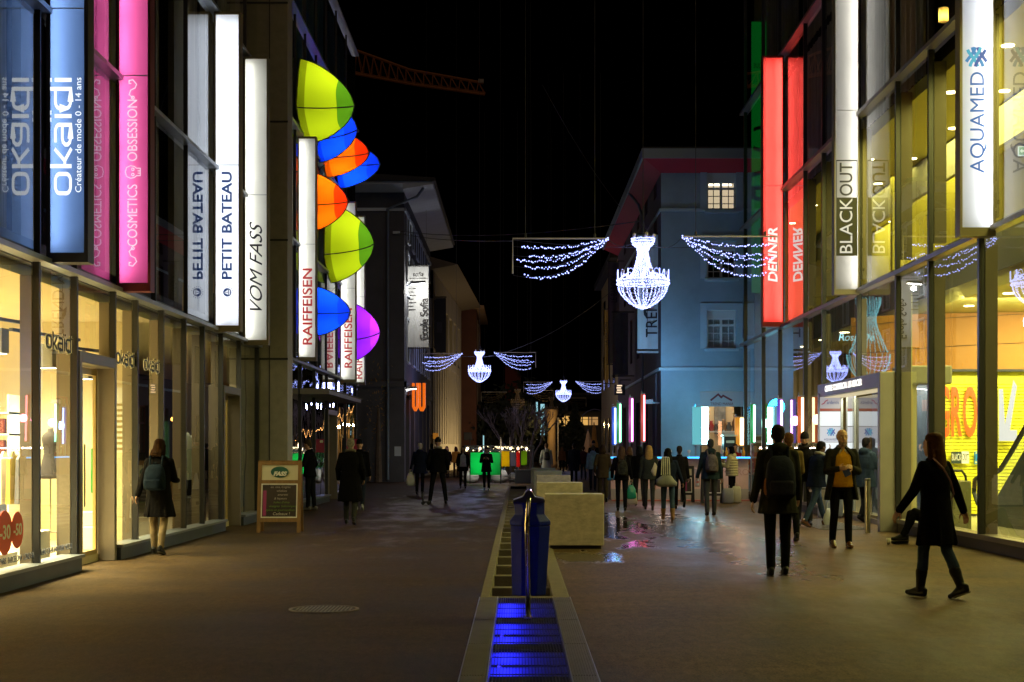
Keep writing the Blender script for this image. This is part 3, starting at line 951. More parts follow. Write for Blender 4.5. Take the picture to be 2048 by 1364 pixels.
# ------------------------------------------------------------------ TENTS stuck on the left facade, each with a lamp inside
def tent(label, Y, pxo, py, hh, wy, col, tipcol, power, lean=0):
    """base on the facade plane, bulging out into the street; hh half height, wy half width along the street"""
    z = Z_(py, Y)
    out = X_(pxo, Y) - XL - .03
    t = thing("dome_tent", label, "tent", (XL + .06, Y, z), group="coloured dome tents fixed to the facade", local=True)
    n = 48
    rot = random.uniform(.22, .50)
    def sect(u):
        """u 0 base .. 1 apex; four poles at top, near, bottom and far side, cloth drawn flat between them"""
        r = max(0, 1 - u ** 1.55) ** .62 + .004
        pts = []
        for k in range(n):
            a = 2 * math.pi * k / n
            c_, s_ = math.cos(a), math.sin(a)
            p_ = 1.24 + .5 * u
            ar = a + rot
            cr_, sr_ = math.cos(ar), math.sin(ar)
            sq = 1 / (abs(c_) ** p_ + abs(s_) ** p_) ** (1 / p_)
            sag = 1 - .05 * math.sin(2 * a) ** 2 * math.sin(math.pi * min(1, u * 1.1)) 
            pts.append(Vector((.02 + u * out * (1 - .03 * math.sin(2 * a) ** 2), cr_ * r * wy * sq * sag * 1.04, sr_ * r * hh * sq * sag * 1.04 + lean * u)))
        return pts
    us = [i / 14 for i in range(15)]
    rings = [sect(u) for u in us]
    cs, tip = MB(), MB()
    sk_ = MB()
    for b_, lo, hi in ((sk_, 0, 3), (cs, 2, 11), (tip, 10, 15)):
        for q0 in range(4):
            ids = [(q0 * 12 + i) % n for i in range(13)]
            vs = [rings[k][i] for k in range(lo, hi) for i in ids]
            fs = [(k * 13 + i, k * 13 + i + 1, (k + 1) * 13 + i + 1, (k + 1) * 13 + i) for k in range(hi - lo - 1) for i in range(12)]
            b_.add(vs, fs)
    cv = cs.build("canopy", translucent("tent_" + col[0], col[1], .2), t, smooth=True)
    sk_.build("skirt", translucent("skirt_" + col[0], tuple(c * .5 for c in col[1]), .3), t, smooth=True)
    tip.build("vent_cap", translucent("tent_" + tipcol[0], tipcol[1], .2), t, smooth=True)
    for q0 in (0, 12, 24, 36):
        p = MB(); p.tube([r[q0] * 1.006 for r in rings], .016, 6); p.build("pole", black, t)
    p = MB(); p.tube([(rings[5][6 + 36] + rings[5][36]) / 2 * 1.01, rings[3][40] * 1.06 + Vector((0, 0, -.3 * hh)), Vector((.02, .2 * wy, -hh * 1.25))], .006, 4); p.build("guy_line", black, t)
    p = MB(); ri = [v * 1.01 for v in rings[0]]; p.tube(ri + [ri[0]], .018, 6); p.build("hem", mat("hem_" + col[0], tuple(c * .25 for c in col[1]), .7), t)
    p = MB(); p.add([v for v in rings[0]], [tuple(range(n))]); p.build("floor_sheet", mat("tent_floor", (.5, .5, .5), .8), t)
    b = MB(); b.ell((.16, 0, 0), (.05, .05, .05), 10, 8); b.build("bulb", glow("tent_bulb", (1, .95, .85), 6, True), t)
    l = bpy.data.lights.new("tent_lamp", 'POINT'); l.energy = power; l.shadow_soft_size = .08; l.color = (1, .96, .88)
    o = bpy.data.objects.new("tent_lamp", l); COL.objects.link(o); o.parent = t; o.location = (.22 * out + .06, 0, hh * .12)
    return t
lime, dgreen = ("lime", (.55, .72, .01)), ("green", (.10, .30, .01))
blue, dblue = ("blue", (.002, .035, .80)), ("deep_blue", (.002, .02, .4))
orange, dor = ("orange", (.95, .13, .002)), ("red_orange", (.75, .03, .002))
purple, dpu = ("purple", (.20, .012, .75)), ("deep_purple", (.3, .02, .6))
tent("lime green dome tent with dark green tip, topmost on the facade", 37.4, 705, 203, .98, 1.15, lime, dgreen, 34, -.1)
tent("royal blue dome tent tucked under the topmost lime tent", 40.2, 711, 262, .82, .85, blue, dblue, 85, .05)
tent("orange dome tent between the two upper blue tents", 41.8, 735, 305, .66, .8, orange, dor, 42)
tent("royal blue dome tent behind the upper orange tent, reaching farthest out", 44.8, 757, 328, .68, .8, blue, dblue, 85)
tent("orange dome tent beside the first red lettered sign", 38.3, 692, 403, .72, .9, orange, dor, 42)
tent("lime green dome tent with green tip above the second red lettered sign", 42.6, 745, 487, 1.1, 1.2, lime, dgreen, 38)
tent("small royal blue dome tent over the lower end of the red lettered signs", 39.3, 697, 622, .62, .8, blue, dblue, 60, -.03)
tent("purple dome tent, lowest and farthest of the tents", 48.3, 757, 664, .92, 1.0, purple, dpu, 60)

# ------------------------------------------------------------------ RIGHT SHOPPING CENTRE
RB = thing("shopping_centre", "tall glass fronted shopping centre on the right with yellow lit hall", "building", (XR, 18, 0))
REND = yr(1490)
RZ = (4.60, 8.10, 11.6, 15.2)
rl = [8, 13, 16.5] + [yr(p) for p in (2095, 1963, 1862)] + [27.0] + [yr(p) for p in (1718, 1648, 1611, 1560, 1527, 1491)]
brown = mat("brown_post", (.085, .068, .042), .6, noise=(3, .08))
for k, Y in enumerate(rl):
    near = Y < 28.5
    w_ = .045
    m_ = MB(); m_.box(XR - .05, XR + .03, Y - w_, Y + w_, 2.9 if 27.3 < Y < 32.5 else .2, RZ[0]); m_.build("mullion", alu_d, RB)
    m_ = MB(); m_.box(XR + .04, XR + (.22 if near else .14), Y - .06, Y + .06, 2.9 if 27.3 < Y < 32.5 else .05, RZ[0] - .1); m_.build("post", brown, RB)
    m_ = MB(); m_.box(XR - .05, XR + .03, Y - w_, Y + w_, RZ[0] + .08, RZ[3]); m_.build("upper_mullion", alu_d, RB)
    m_ = MB(); m_.box(XR + .04, XR + .24, Y - .06, Y + .06, RZ[0] + .3, RZ[1] - .2); m_.build("upper_post", brown, RB)
pr = (27.05, 32.6)        # the entrance portal
for a, b in zip(rl[:-1], rl[1:]):
    mid = (a + b) / 2
    q = MB()
    zz = 2.92 if pr[0] < mid < pr[1] else .24
    q.quad((XR, a + .045, zz), (XR, a + .045, RZ[0]), (XR, b - .045, RZ[0]), (XR, b - .045, zz))
    q.build("glass_pane", g_mall, RB)
    for z0, z1 in zip(RZ[:-1], RZ[1:]):
        q = MB(); tw = random.uniform(-.002, .002)
        q.quad((XR, a + .045, z0 + .09), (XR, a + .045, z1 - .01), (XR + tw, b - .045, z1 - .01), (XR + tw, b - .045, z0 + .09))
        q.build("upper_pane", g_mall if z0 < 5 else g_up, RB)
for z in RZ:
    m_ = MB(); m_.box(XR - .12, XR + .05, 8, REND + .35, z, z + .075); m_.build("beam", mat("beam_metal", (.22, .2, .2), .4, .5), RB)
m_ = MB(); m_.box(XR - .03, XR + .22, 8, pr[0] - .1, 0, .16); m_.box(XR - .03, XR + .22, pr[1] + .05, REND, 0, .16); m_.build("plinth", mat("brown_plinth", (.05, .042, .035), .6), RB)
m_ = MB(); m_.box(XR - .07, XR + .24, 8, pr[0] - .1, .162, .235); m_.box(XR - .07, XR + .24, pr[1] + .05, REND, .162, .235); m_.build("sill", mat("sill_brown", (.22, .19, .15), .45, .4), RB)
# inside: floors, ceilings
tile = mat("hall_floor", (.42, .38, .28), .25, noise=(1.5, .1))
m_ = MB(); m_.box(XR + .23, XR + 14, 6, REND, -.1, .1); m_.build("hall_floor", tile, RB)
hallc = mat("hall_ceiling", (.50, .44, .10), .8, noise=(.6, .05))
m_ = MB(); m_.box(XR + 1.6, XR + 14, 6, REND, 4.35, 4.9); m_.build("mezzanine", mat("mezzanine_edge", (.66, .58, .18), .7), RB)
m_ = MB(); m_.box(XR + 1.57, XR + 1.598, 6, REND, 4.62, 5.5); m_.build("balustrade", mat("grey_balustrade", (.12, .115, .09), .5), RB)
m_ = MB(); m_.box(XR + .26, XR + 14, 6, REND, 7.75, 8.0); m_.build("hall_ceiling", hallc, RB)
m_ = MB(); m_.box(XR + 1.9, XR + 2.0, 6, REND, 7.0, 7.745); m_.build("ceiling_drop", olive, RB)
m_ = MB(); m_.box(XR + 3.4, XR + 3.6, 6, REND, 4.9, 7.75); m_.box(XR + 1.7, XR + 3.4, 34.2, 34.4, 4.9, 7.75); m_.build("hall_wall", mat("hall_back_wall", (.52, .46, .10), .8, noise=(.8, .1)), RB)
YS = 31.4
amber = mat("amber_wall", (.40, .17, .006), .55, noise=(.7, .06))
m_ = MB()
pts = [(XR + .4, YS + 1.2), (8.25, YS + .35), (9.2, YS + .05), (10.5, YS - .15), (12, YS - .2), (14, YS), (17, YS + .6)]
for (x0, y0), (x1, y1) in zip(pts[:-1], pts[1:]):
    m_.quad((x0, y0, 2.9), (x1, y1, 2.9), (x1, y1, 4.34), (x0, y0, 4.34))
m_.build("amber_wall", amber, RB, smooth=True)
m_ = MB()
for z in (3.55, 4.15):
    m_.tube([(x, y - .012, z + .05 * i) for i, (x, y) in enumerate(pts)], .006, 6)
m_.build("wall_joint", black, RB)
m_ = MB(); m_.box(XR + .26, XR + 14, REND - .2, REND - .02, .1, RZ[3]); m_.build("end_wall", mat("dim_wall", (.16, .13, .06), .8), RB)
m_ = MB(); m_.box(XR + 6.2, XR + 6.4, YS + 1, REND, .1, 4.35); m_.build("shop_wall", mat("olive_hall_wall", (.30, .27, .1), .8, noise=(1, .1)), RB)
m_ = MB(); m_.box(XR + .9, XR + 14, 6, REND, 8.3, RZ[3]); m_.build("inner_block", dark_in, RB)
# curtains upstairs
for k, (a, b) in enumerate(zip(rl[:-1], rl[1:])):
    for z0, z1 in ((8.25, 11.5), (11.75, 15.1)):
        if (z0 < 9 and k in (5,)): continue
        n = 60; q = MB()
        pp = [(XR + .5 + .05 * math.sin(i * 1.7 + k) * math.cos(i * .4), a + .1 + (b - a - (.9 if k % 2 else .2)) * i / n) for i in range(n + 1)]
        for i in range(n):
            (x0, y0), (x1, y1) = pp[i], pp[i + 1]
            q.quad((x0, y0, z0), (x0, y0, z1), (x1, y1, z1), (x1, y1, z0))
        q.build("curtain", blind_m, RB, smooth=True)
# downlights
hl = MB()
for x in (7.6, 8.5, 10.3, 12):
    for k in range(10):
        y = 13.5 + k * 3.05 + (x % 1)
        hl.lathe([(.10, 0), (.10, .012)], (x, y, 7.735), 12)
hl.build("downlight", glow("downlight", (1, .88, .5), 14), RB)
hl = MB()
for x in (9.0, 10.6):
    for k in range(7):
        hl.lathe([(.10, 0), (.10, .012)], (x, 15.5 + k * 2.4, 4.335), 12)
for y in (33.5, 36, 38.5, 41):
    hl.lathe([(.12, 0), (.12, .012)], (XR + 1.0, y, 4.28), 12)
hl.build("downlight", MATS["downlight"], RB)
yel = (1, .92, .22)
area("hall_light", RB, (XR + 1.2, 23, 7.7), 1.6, 18, 1700, yel)
area("hall_light", RB, (XR + 2.6, 38, 7.7), 2.5, 10, 600, yel)
area("hall_light", RB, (XR + 3.6, 24, 4.3), 2.5, 12, 1300, (1, .93, .30))
area("hall_light", RB, (XR + 2.0, 38, 4.3), 2.5, 10, 260, (1, .82, .36))
area("entrance_light", RB, (XR + .5, 30.0, 2.82), .5, 3.6, 130, (1, .9, .65))
area("shutter_light", RB, (11, YS - 3.2, 4.2), 6, .6, 600, (1, .95, .55), rot=(R(40), 0, 0))  # extra light added to brighten the shutter front
# wall washer spot near the entrance
c_ = P(1800, 563, yr(1775) + .6)
lw = lamp("wall_washer", RB, (XR + .35, yr(1780) + .5, 4.2), 22, (1, .93, .7), .06)
m_ = MB(); m_.lathe([(.09, 0), (.09, .12), (.07, .14)], (XR + .35, yr(1780) + .5, 4.3), 14); m_.build("spot_housing", alu, RB)
m_ = MB(); m_.box(XR + .26, XR + .40, pr[0] + .5, pr[0] + .9, .1, 4.35); m_.build("pale_wall", mat('olive_wall_paint', (.42, .40, .20), .7), RB)

# pendant lamp upstairs
t = thing("pendant_lamp", "yellow glowing drum pendant lamp behind the upper right window", "lamp", (7.4, 26.2, 8.9))
zc = Z_(30, 26.2); xc = X_(1887, 26.2)
m_ = MB(); m_.lathe([(.085, -.12), (.085, .12)], (xc, 26.2, zc), 18, cap=False); m_.build("lamp_shade", translucent("drum_shade", (.85, .62, .2)), t, smooth=True)
m_ = MB(); m_.ell((xc, 26.2, zc - .03), (.035, .035, .05)); m_.build("bulb", glow("pendant_bulb", (1, .8, .35), 60), t)
m_ = MB(); m_.tube([(xc, 26.2, zc + .1), (xc, 26.2, 11.4)], .005, 5); m_.build("cord", black, t)

# entrance portal ------------------------------------------------------
PZ = 2.88
pm_ = mat("portal_steel", (.40, .37, .36), .42, .4, noise=(2, .08))
m_ = MB()
px0, px1 = 6.52, 7.02
m_.box(px0, px1, pr[0] - .06, pr[0] + .12, 0, PZ)
m_.box(px0, px1, pr[1] - .14, pr[1], 0, PZ)
m_.box(px0, px1, pr[0] + .12, pr[1] - .14, PZ - .27, PZ)
dp = m_.build("entrance_portal", pm_, RB, bevel=.008)
text("CENTRE COMMERCIAL LES MERCIER", (px0 - .006, 30.1, PZ - .125), .17, glow("portal_letters", (1, .96, .88), 1.6), dp, 'west', length=3.4, bold=.004)
m_ = MB(); m_.box(px0 + .1, px0 + .5, pr[0] + .14, pr[1] - .16, PZ - .285, PZ - .275); m_.build("soffit_light", glow("soffit", (1, .84, .5), .6), dp)
# lit directory panel at the far jamb, glass doors behind
t = dp
def board(x0, x1, Y, z0, z1, m, nm="directory_panel"):
    q = MB(); q.box(x0, x1, Y, Y + .03, z0, z1); return q.build(nm, m, dp)
lit_w = glow("lit_white_panel", (.92, .98, 1), .95)
lit_g = glow("lit_grey_panel", (.5, .47, .48), .75)
Yb = 32.35
for xx0, xx1 in ((X_(1640, Yb), X_(1681, Yb)), (X_(1695, Yb), X_(1707, Yb))):
    zt = Z_(792, Yb)
    b1 = board(xx0, xx1, Yb, Z_(817, Yb), zt, lit_g)
    board(xx0, xx1, Yb, Z_(822, Yb), Z_(817, Yb), glow("lit_red_strip", (.4, .04, .03), .7))
    board(xx0, xx1, Yb, Z_(852, Yb), Z_(823, Yb), lit_w)
    board(xx0, xx1, Yb, Z_(884, Yb), Z_(853.5, Yb), glow("lit_pale_panel", (.72, .74, .8), .8))
    board(xx0, xx1, Yb, Z_(903, Yb), Z_(885, Yb), lit_w)
    q = MB(); q.box(xx0 - .03, xx0 - .005, Yb - .02, Yb + .05, .05, zt + .05); q.box(xx1 + .005, xx1 + .05, Yb - .02, Yb + .05, .05, zt + .05); q.box(xx0 - .005, xx1 + .005, Yb, Yb + .05, .05, Z_(905, Yb)); q.build("panel_frame", alu, dp)
text("ardentis", (X_(1666, Yb), Yb - .004, Z_(805, Yb)), .11, navy_b, dp, 'cam', length=.26)
q = MB(); q.stroke([(0, 0), (.06, .03), (.08, .07), (.14, .1)], .02, .003, Matrix.Translation((X_(1643, Yb), Yb - .004, Z_(809, Yb))) @ UP['cam'].to_4x4()); q.build("emblem", glow("emblem_red", (.35, .02, .06), .8), dp)
def globe(c, r, parent, mats):
    c = Vector(c)
    for k, ph in enumerate((-.55, -.1, .35)):
        for s_ in (1, -1):
            q = MB()
            pts = []
            for i in range(11):
                v = -1 + 2 * i / 10
                x = s_ * (ph + .45 * v + .12 * math.sin(v * 3))
                lim = math.sqrt(max(0, 1 - v * v))
                if abs(x) <= lim + .02: pts.append((x * r, v * r))
            if len(pts) > 2:
                q.stroke(pts, r * .26, .003 + .001 * k + (.0015 if s_ > 0 else 0), Matrix.Translation(c) @ UP['cam'].to_4x4())
                q.build("emblem", mats[(k + (s_ > 0)) % len(mats)], parent)
aq = [glow("aqua_deep", (.005, .08, .40), .85), glow("aqua_mid", (.01, .22, .55), .9), glow("aqua_light", (.03, .42, .62), .9)]
globe((X_(1662, Yb), Yb - .004, Z_(864, Yb)), .1, dp, aq)
text("AQUAMED", (X_(1661, Yb), Yb - .004, Z_(879, Yb)), .06, navy_b, dp, 'cam', length=.28)
q = MB(); q.box(px0 + .62, px0 + .67, pr[0] + .2, pr[1] - .2, .1, .16); q.box(px0 + .62, px0 + .67, pr[0] + 2.3, pr[0] + 2.42, .16, PZ - .3); q.box(px0 + .62, px0 + .67, pr[0] + .2, pr[0] + .28, .16, PZ - .3); q.build("door_frame", mat("gold_frame", (.45, .36, .16), .4, .6), dp)
q = MB(); q.quad((px0 + .645, pr[0] + 2.44, .1), (px0 + .645, pr[0] + 2.44, PZ - .3), (px0 + .645, pr[1] - .16, PZ - .3), (px0 + .645, pr[1] - .16, .1)); q.build("door_glass", g_mall, dp)
q = MB(); q.box(px0 + 1.3, px0 + 1.36, pr[0] + .9, pr[1] + .5, .1, 2.8); q.build("blue_inner_wall", mat("slate_blue", (.06, .10, .17), .6, noise=(2, .1)), dp)

# signs on the right
Y = yr(1569)
t, yf = signbox("red light box sign with white slanted capitals, farthest on the right", 1, Y, X_(1523, Y), X_(1566, Y), Z_(654, Y), RZ[2] - .05, f_red, translucent("red_sheet", (.80, .075, .06)), (1, .82, .76), 26, border=.035, foot=.12, second=True)
text("DENNER", (X_(1545, Y), yf - .004, (Z_(566, Y) + Z_(457, Y)) / 2), .33, glow("letters_white_red", (1, .93, .88), 1.1), t, 'camv', length=Z_(457, Y) - Z_(566, Y), bold=.009, shear=.15)
Y = yr(1722)
t, yf = signbox("grey white light box sign with two tone capitals over the entrance", 1, Y, X_(1666, Y), X_(1716, Y), Z_(590, Y), RZ[2], f_beige, translucent("grey_sheet", (.34, .33, .31)), (1, .97, .88), 34, border=.025, foot=.10)
xa, xb = X_(1670, Y), X_(1712, Y)
q = MB(); q.box(xa, xb, yf - .006, yf - .002, Z_(513, Y), Z_(397, Y)); q.build("dark_field", mat("dark_grey_vinyl", (.03, .028, .025), .6), t)
q = MB(); q.box(xa, xb, yf - .006, yf - .002, Z_(324.5, Y), Z_(322, Y)); q.box(xa, xa + .012, yf - .006, yf - .002, Z_(397, Y), Z_(324.5, Y)); q.box(xb - .012, xb, yf - .006, yf - .002, Z_(397, Y), Z_(324.5, Y)); q.build("outline", MATS["dark_grey_vinyl"], t)
text("BLACK", (X_(1691, Y), yf - .009, (Z_(509, Y) + Z_(400, Y)) / 2), .36, glow("letters_grey_lit", (.75, .72, .62), .9), t, 'camv', length=Z_(400, Y) - Z_(509, Y))
text("OUT", (X_(1691, Y), yf - .006, (Z_(394, Y) + Z_(328, Y)) / 2), .36, MATS["dark_grey_vinyl"], t, 'camv', length=Z_(328, Y) - Z_(394, Y), bold=.003)
Y = yr(1992)
t, yf = signbox("white light box sign with blue capitals and woven globe, nearest on the right", 1, Y, X_(1915, Y), X_(1986, Y), Z_(474, Y), RZ[2], f_beige, p_white, (.96, .97, 1), 32, border=.035, foot=.12)
text("AQUAMED", (X_(1951, Y), yf - .004, (Z_(348, Y) + Z_(147, Y)) / 2), .29, glow("letters_blue", (.008, .12, .42), .85), t, 'camv', length=Z_(147, Y) - Z_(348, Y))
globe((X_(1948, Y), yf - .004, Z_(118, Y)), 24 * Y / F, t, aq)

# hall shutter, gates, escalator ----------------------------------------
t = thing("roller_shutter", "yellow roller shutter with large orange letters in the hall", "shutter", (10, YS - .3, .1))
m_ = MB()
sx0 = X_(1836, YS - .3)
nst = 38
zt, zb = Z_(768, YS - .3), .15
for k in range(nst):
    za, zb2 = zb + (zt - zb) * k / nst, zb + (zt - zb) * (k + 1) / nst
    m_.add([(sx0, YS - .30, za), (15, YS - .55, za), (15, YS - .55, zb2 - .022), (sx0, YS - .30, zb2 - .022), (sx0, YS - .24, zb2), (15, YS - .49, zb2)], [(0, 1, 2, 3), (3, 2, 5, 4)])
sh = m_.build("slats", mat("shutter_yellow", (.80, .77, .02), .5), t)
m_ = MB(); m_.box(sx0 - .05, 15, YS - .5, YS - .2, zt + .25, zt + .3); m_.build("header_line", black, t)
m_ = MB(); m_.box(sx0 - .03, 15, YS - .28, YS - .26, zt, zt + .25); m_.build("top_band", MATS["shutter_yellow"], t)
og = mat("orange_letter", (.85, .10, .003), .5)
for ch, pa, pb in (("M", 1840, 1869), ("G", 1880, 1899), ("R", 1901, 1922), ("O", 1926, 1954), ("S", 1958, 1984)):
    Ys = YS - .36 - (X_((pa + pb) / 2, YS) - sx0) * .038
    text(ch, (X_((pa + pb) / 2, Ys), Ys - .01, Z_(829, Ys)), 1.42, og, t, 'cam', bold=.03, length=(pb - pa) * Ys / F, ext=.006)
wl = glow("white_letter", (1, 1, .95), 1.2)
q = MB(); Ys = YS - .62
q.prism([P(x, y, Ys) for x, y in ((1998, 778), (2006, 778), (2010, 850), (2027, 760), (2034, 772), (2020, 860), (2034, 860), (2034, 882), (1998, 882))], (0, .01, 0)); q.build("lettering", wl, t)
q = MB(); Ys = YS - .45; q.box(X_(1903, Ys), X_(1923, Ys), Ys, Ys + .03, Z_(927, Ys), Z_(903, Ys)); pq = q.build("notice", mat("dark_notice", (.02, .04, .03), .5), t)
q = MB(); q.box(X_(1923.5, Ys), X_(1938, Ys), Ys, Ys + .03, Z_(927, Ys), Z_(903, Ys)); q.build("notice", white_p, t)
text("BLACK", (X_(1913, Ys), Ys - .005, Z_(915, Ys)), .2, vin_w, t, 'cam', length=.19)
text("OUT", (X_(1931, Ys), Ys - .005, Z_(915, Ys)), .2, black, t, 'cam', length=.13)
q = MB(); q.box(X_(1949, Ys), X_(1961, Ys), Ys, Ys + .03, Z_(928, Ys), Z_(903, Ys)); q.build("parking_board", mat("parking_blue", (.01, .2, .5), .5), t)
q = MB(); q.box(X_(1950.5, Ys), X_(1959.5, Ys), Ys - .006, Ys - .001, Z_(926, Ys), Z_(905, Ys)); q.build("parking_plate", mat("pale_yellow", (.7, .7, .25), .5), t)
text("P", (X_(1955, Ys), Ys - .012, Z_(915.5, Ys)), .2, MATS["parking_blue"], t, 'cam', bold=.008)
t = thing("escalator", "escalator with black handrail rising to the right in the hall", "escalator", (9.5, 27.5, .1))
EX = 8.66; tn = math.tan(R(30))
def ez(y): return .1 + max(0, (27.6 - y) * tn)
for xx in (EX, EX + 1.1):
    q = MB(); q.prism([(xx, 27.9, .1), (xx, 27.9, .32), (xx, 27.6, .34), (xx, 20.6, .34 + 7 * tn), (xx, 20.6, .1)], (.06, 0, 0)); q.build("side_panel", mat("escalator_dark", (.03, .035, .03), .4, .3), t)
    q = MB(); q.tube([(xx + .03, 28.3, .45), (xx + .03, 28.55, .66), (xx + .03, 28.5, .9), (xx + .03, 28.2, .98), (xx + .03, 27.5, 1.0), (xx + .03, 27.0, 1.12), (xx + .03, 26.5, 1.38), (xx + .03, 20.6, 1.38 + 5.9 * tn)], .045, 8); q.build("handrail", black, t)
    q = MB(); q.quad((xx + .03, 28.3, .32), (xx + .03, 28.3, .94), (xx + .03, 27.2, .98), (xx + .03, 27.2, .32)); q.quad((xx + .03, 27.2, .4), (xx + .03, 27.2, .98), (xx + .03, 20.6, .94 + 6.4 * tn), (xx + .03, 20.6, .34 + 7 * tn)); q.build("balustrade_glass", g_win, t)
q = MB()
for k in range(17):
    y = 27.9 - k * .4; q.box(EX + .07, EX + 1.09, y - .4, y, max(.1, ez(y) - .3), ez(y - .2) + .1)
q.build("steps", alu, t)
t = thing("gate_post", "grey box shaped gate post with hoop rail before the shutter", "gate post", (8.4, 25.6, .1))
Yg = 25.6
q = MB(); q.box(X_(1906, Yg), X_(1943, Yg), Yg, Yg + .5, .1, Z_(962, Yg)); q.build("cabinet", mat("grey_green_metal", (.26, .26, .16), .5, .3), t, bevel=.01)
q = MB(); xa, xb = X_(1908, Yg), X_(1941, Yg); zc = Z_(962, Yg); q.tube([(xa, Yg + .25, zc), (xa, Yg + .25, zc + .12), (xa + .05, Yg + .25, zc + .17), (xb - .07, Yg + .25, zc + .17), (xb - .01, Yg + .25, zc + .08), (xb, Yg + .25, zc)], .022, 8); q.build("rail", alu_d, t)
# wayfinding box hanging at left of the hall
t = thing("hanging_box", "grey rounded ventilation box hanging left of the yellow shutter", "vent box", (8, 27.4, 2.3))
Yg = 27.6; q = MB(); q.box(X_(1800, Yg), X_(1905, Yg), Yg, Yg + .6, Z_(768, Yg), Z_(731, Yg)); q.build("casing", mat("grey_casing", (.26, .25, .18), .5), t, bevel=.03)
q = MB(); q.box(X_(1802, Yg + .1), X_(1834, Yg + .1), Yg + .1, Yg + .5, .1, Z_(769, Yg)); q.build("column", mat("column_paint", (.30, .28, .18), .6), t)
# small illuminated exit sign, inside
Ye_ = 21.8; t = thing("exit_sign", "small green and white escape route sign at the right edge of the hall", "sign", P(2045, 302, Ye_))
q = MB(); c = P(2045, 302, Ye_); q.box(c.x - .06, c.x + .2, Ye_, Ye_ + .03, c.z - .07, c.z + .07); q.build("panel", glow("exit_white", (.85, 1, .9), .9), t)
q = MB(); q.box(c.x - .05, c.x + .06, Ye_ - .006, Ye_ - .001, c.z - .055, c.z + .055); q.build("pictogram", glow("exit_green", (.01, .35, .12), .8), t)
q = MB(); q.prism([(c.x - .04, Ye_ - .009, c.z), (c.x - .005, Ye_ - .009, c.z + .035), (c.x - .005, Ye_ - .009, c.z - .035)], (0, .002, 0)); q.box(c.x - .005, c.x + .04, Ye_ - .009, Ye_ - .007, c.z - .012, c.z + .012); q.build("arrow", glow("exit_white", (.85, 1, .9), .9), t)
# green panel added behind the last bay, standing in for a reflected sign
t = thing("green_reflection_panel", "tall green glowing panel added for a sign reflected in the last glass bay", "sign", (7.2, REND - .8, RZ[0]))
Yg = REND - .9
q = MB(); q.box(XR + .06, XR + .85, Yg, Yg + .05, RZ[0] + 1.5, 14.1); q.build("lit_panel", glow("green_glow", (.0, .16, .015), .75), t)
text("COUTURE", (XR + .42, Yg - .005, 7.6), .3, black, t, 'cam', mirror=True, length=.7)
text("C", (XR + .45, Yg - .005, 10.6), 1.1, black, t, 'cam', mirror=True)
text("G", (XR + .45, Yg - .005, 9.2), 1.3, black, t, 'cam', mirror=True)
text("BOUTIQUE", (XR + .42, Yg - .005, 12.8), .2, black, t, 'cam', mirror=True, length=.6)
# ------------------------------------------------------------------ windows for plastered buildings
def window(parent, c, wd, ht, u, nrm, frame_m, pane_m, lit=None, depth=.18, bars=(2, 3), blind=0, sill=True, back=dark_in, cd=.22):
    """c centre of the opening on the wall face; frame, panes and sill"""
    c, u, nrm = Vector(c), Vector(u), Vector(nrm)
    v = Vector((0, 0, 1))
    def bx(mb, u0, u1, v0, v1, d0, d1):
        q = [c + u * a + v * b + nrm * d for d in (d0, d1) for a, b in ((u0, v0), (u1, v0), (u1, v1), (u0, v1))]
        mb.add(q, [(0, 3, 2, 1), (4, 5, 6, 7), (0, 1, 5, 4), (1, 2, 6, 5), (2, 3, 7, 6), (3, 0, 4, 7)])
    hw, hh = wd / 2, ht / 2
    top = hh - blind
    f = MB()
    t_ = .055
    bx(f, -hw, -hw + t_, -hh, top, -depth + .02, -depth + .08); bx(f, hw - t_, hw, -hh, top, -depth + .02, -depth + .08)
    bx(f, -hw + t_, hw - t_, -hh, -hh + t_, -depth + .02, -depth + .08); bx(f, -hw + t_, hw - t_, top - t_, top, -depth + .02, -depth + .08)
    bx(f, -.04, .04, -hh + t_, top - t_, -depth + .02, -depth + .085)
    tz = top - (top + hh) * .24
    bx(f, -hw + t_, hw - t_, tz - .035, tz + .035, -depth + .022, -depth + .09)
    for s_ in (-1, 1):
        bx(f, s_ * hw * .52 - .012, s_ * hw * .52 + .012, -hh + t_, top - t_, -depth + .03, -depth + .07)
    n = bars[1]
    for k in range(1, n):
        z = -hh + (tz + hh) * k / n
        bx(f, -hw + t_, hw - t_, z - .012, z + .012, -depth + .031, -depth + .069)
    wo = f.build("window", frame_m, parent)
    p = MB(); bx(p, -hw, hw, -hh, top, -depth + .04, -depth + .05)
    p.build("pane", pane_m, wo)
    b = MB(); bx(b, -hw, hw, -hh, hh, -depth - cd - .03, -depth - cd)
    b.build("curtain", lit or back, wo)
    if blind:
        q = MB(); bx(q, -hw, hw, top, hh, -depth + .02, -depth + .10); q.build("blind_box", mat("blind_box", (.62, .66, .66), .6), wo)
    if sill:
        q = MB(); bx(q, -hw - .08, hw + .08, -hh - .09, -hh, -.02, .09); q.build("sill", frame_m if sill is True else sill, wo)
    return wo

def gable_box(name, mb_wall, m, parent): return mb_wall.build(name, m, parent)

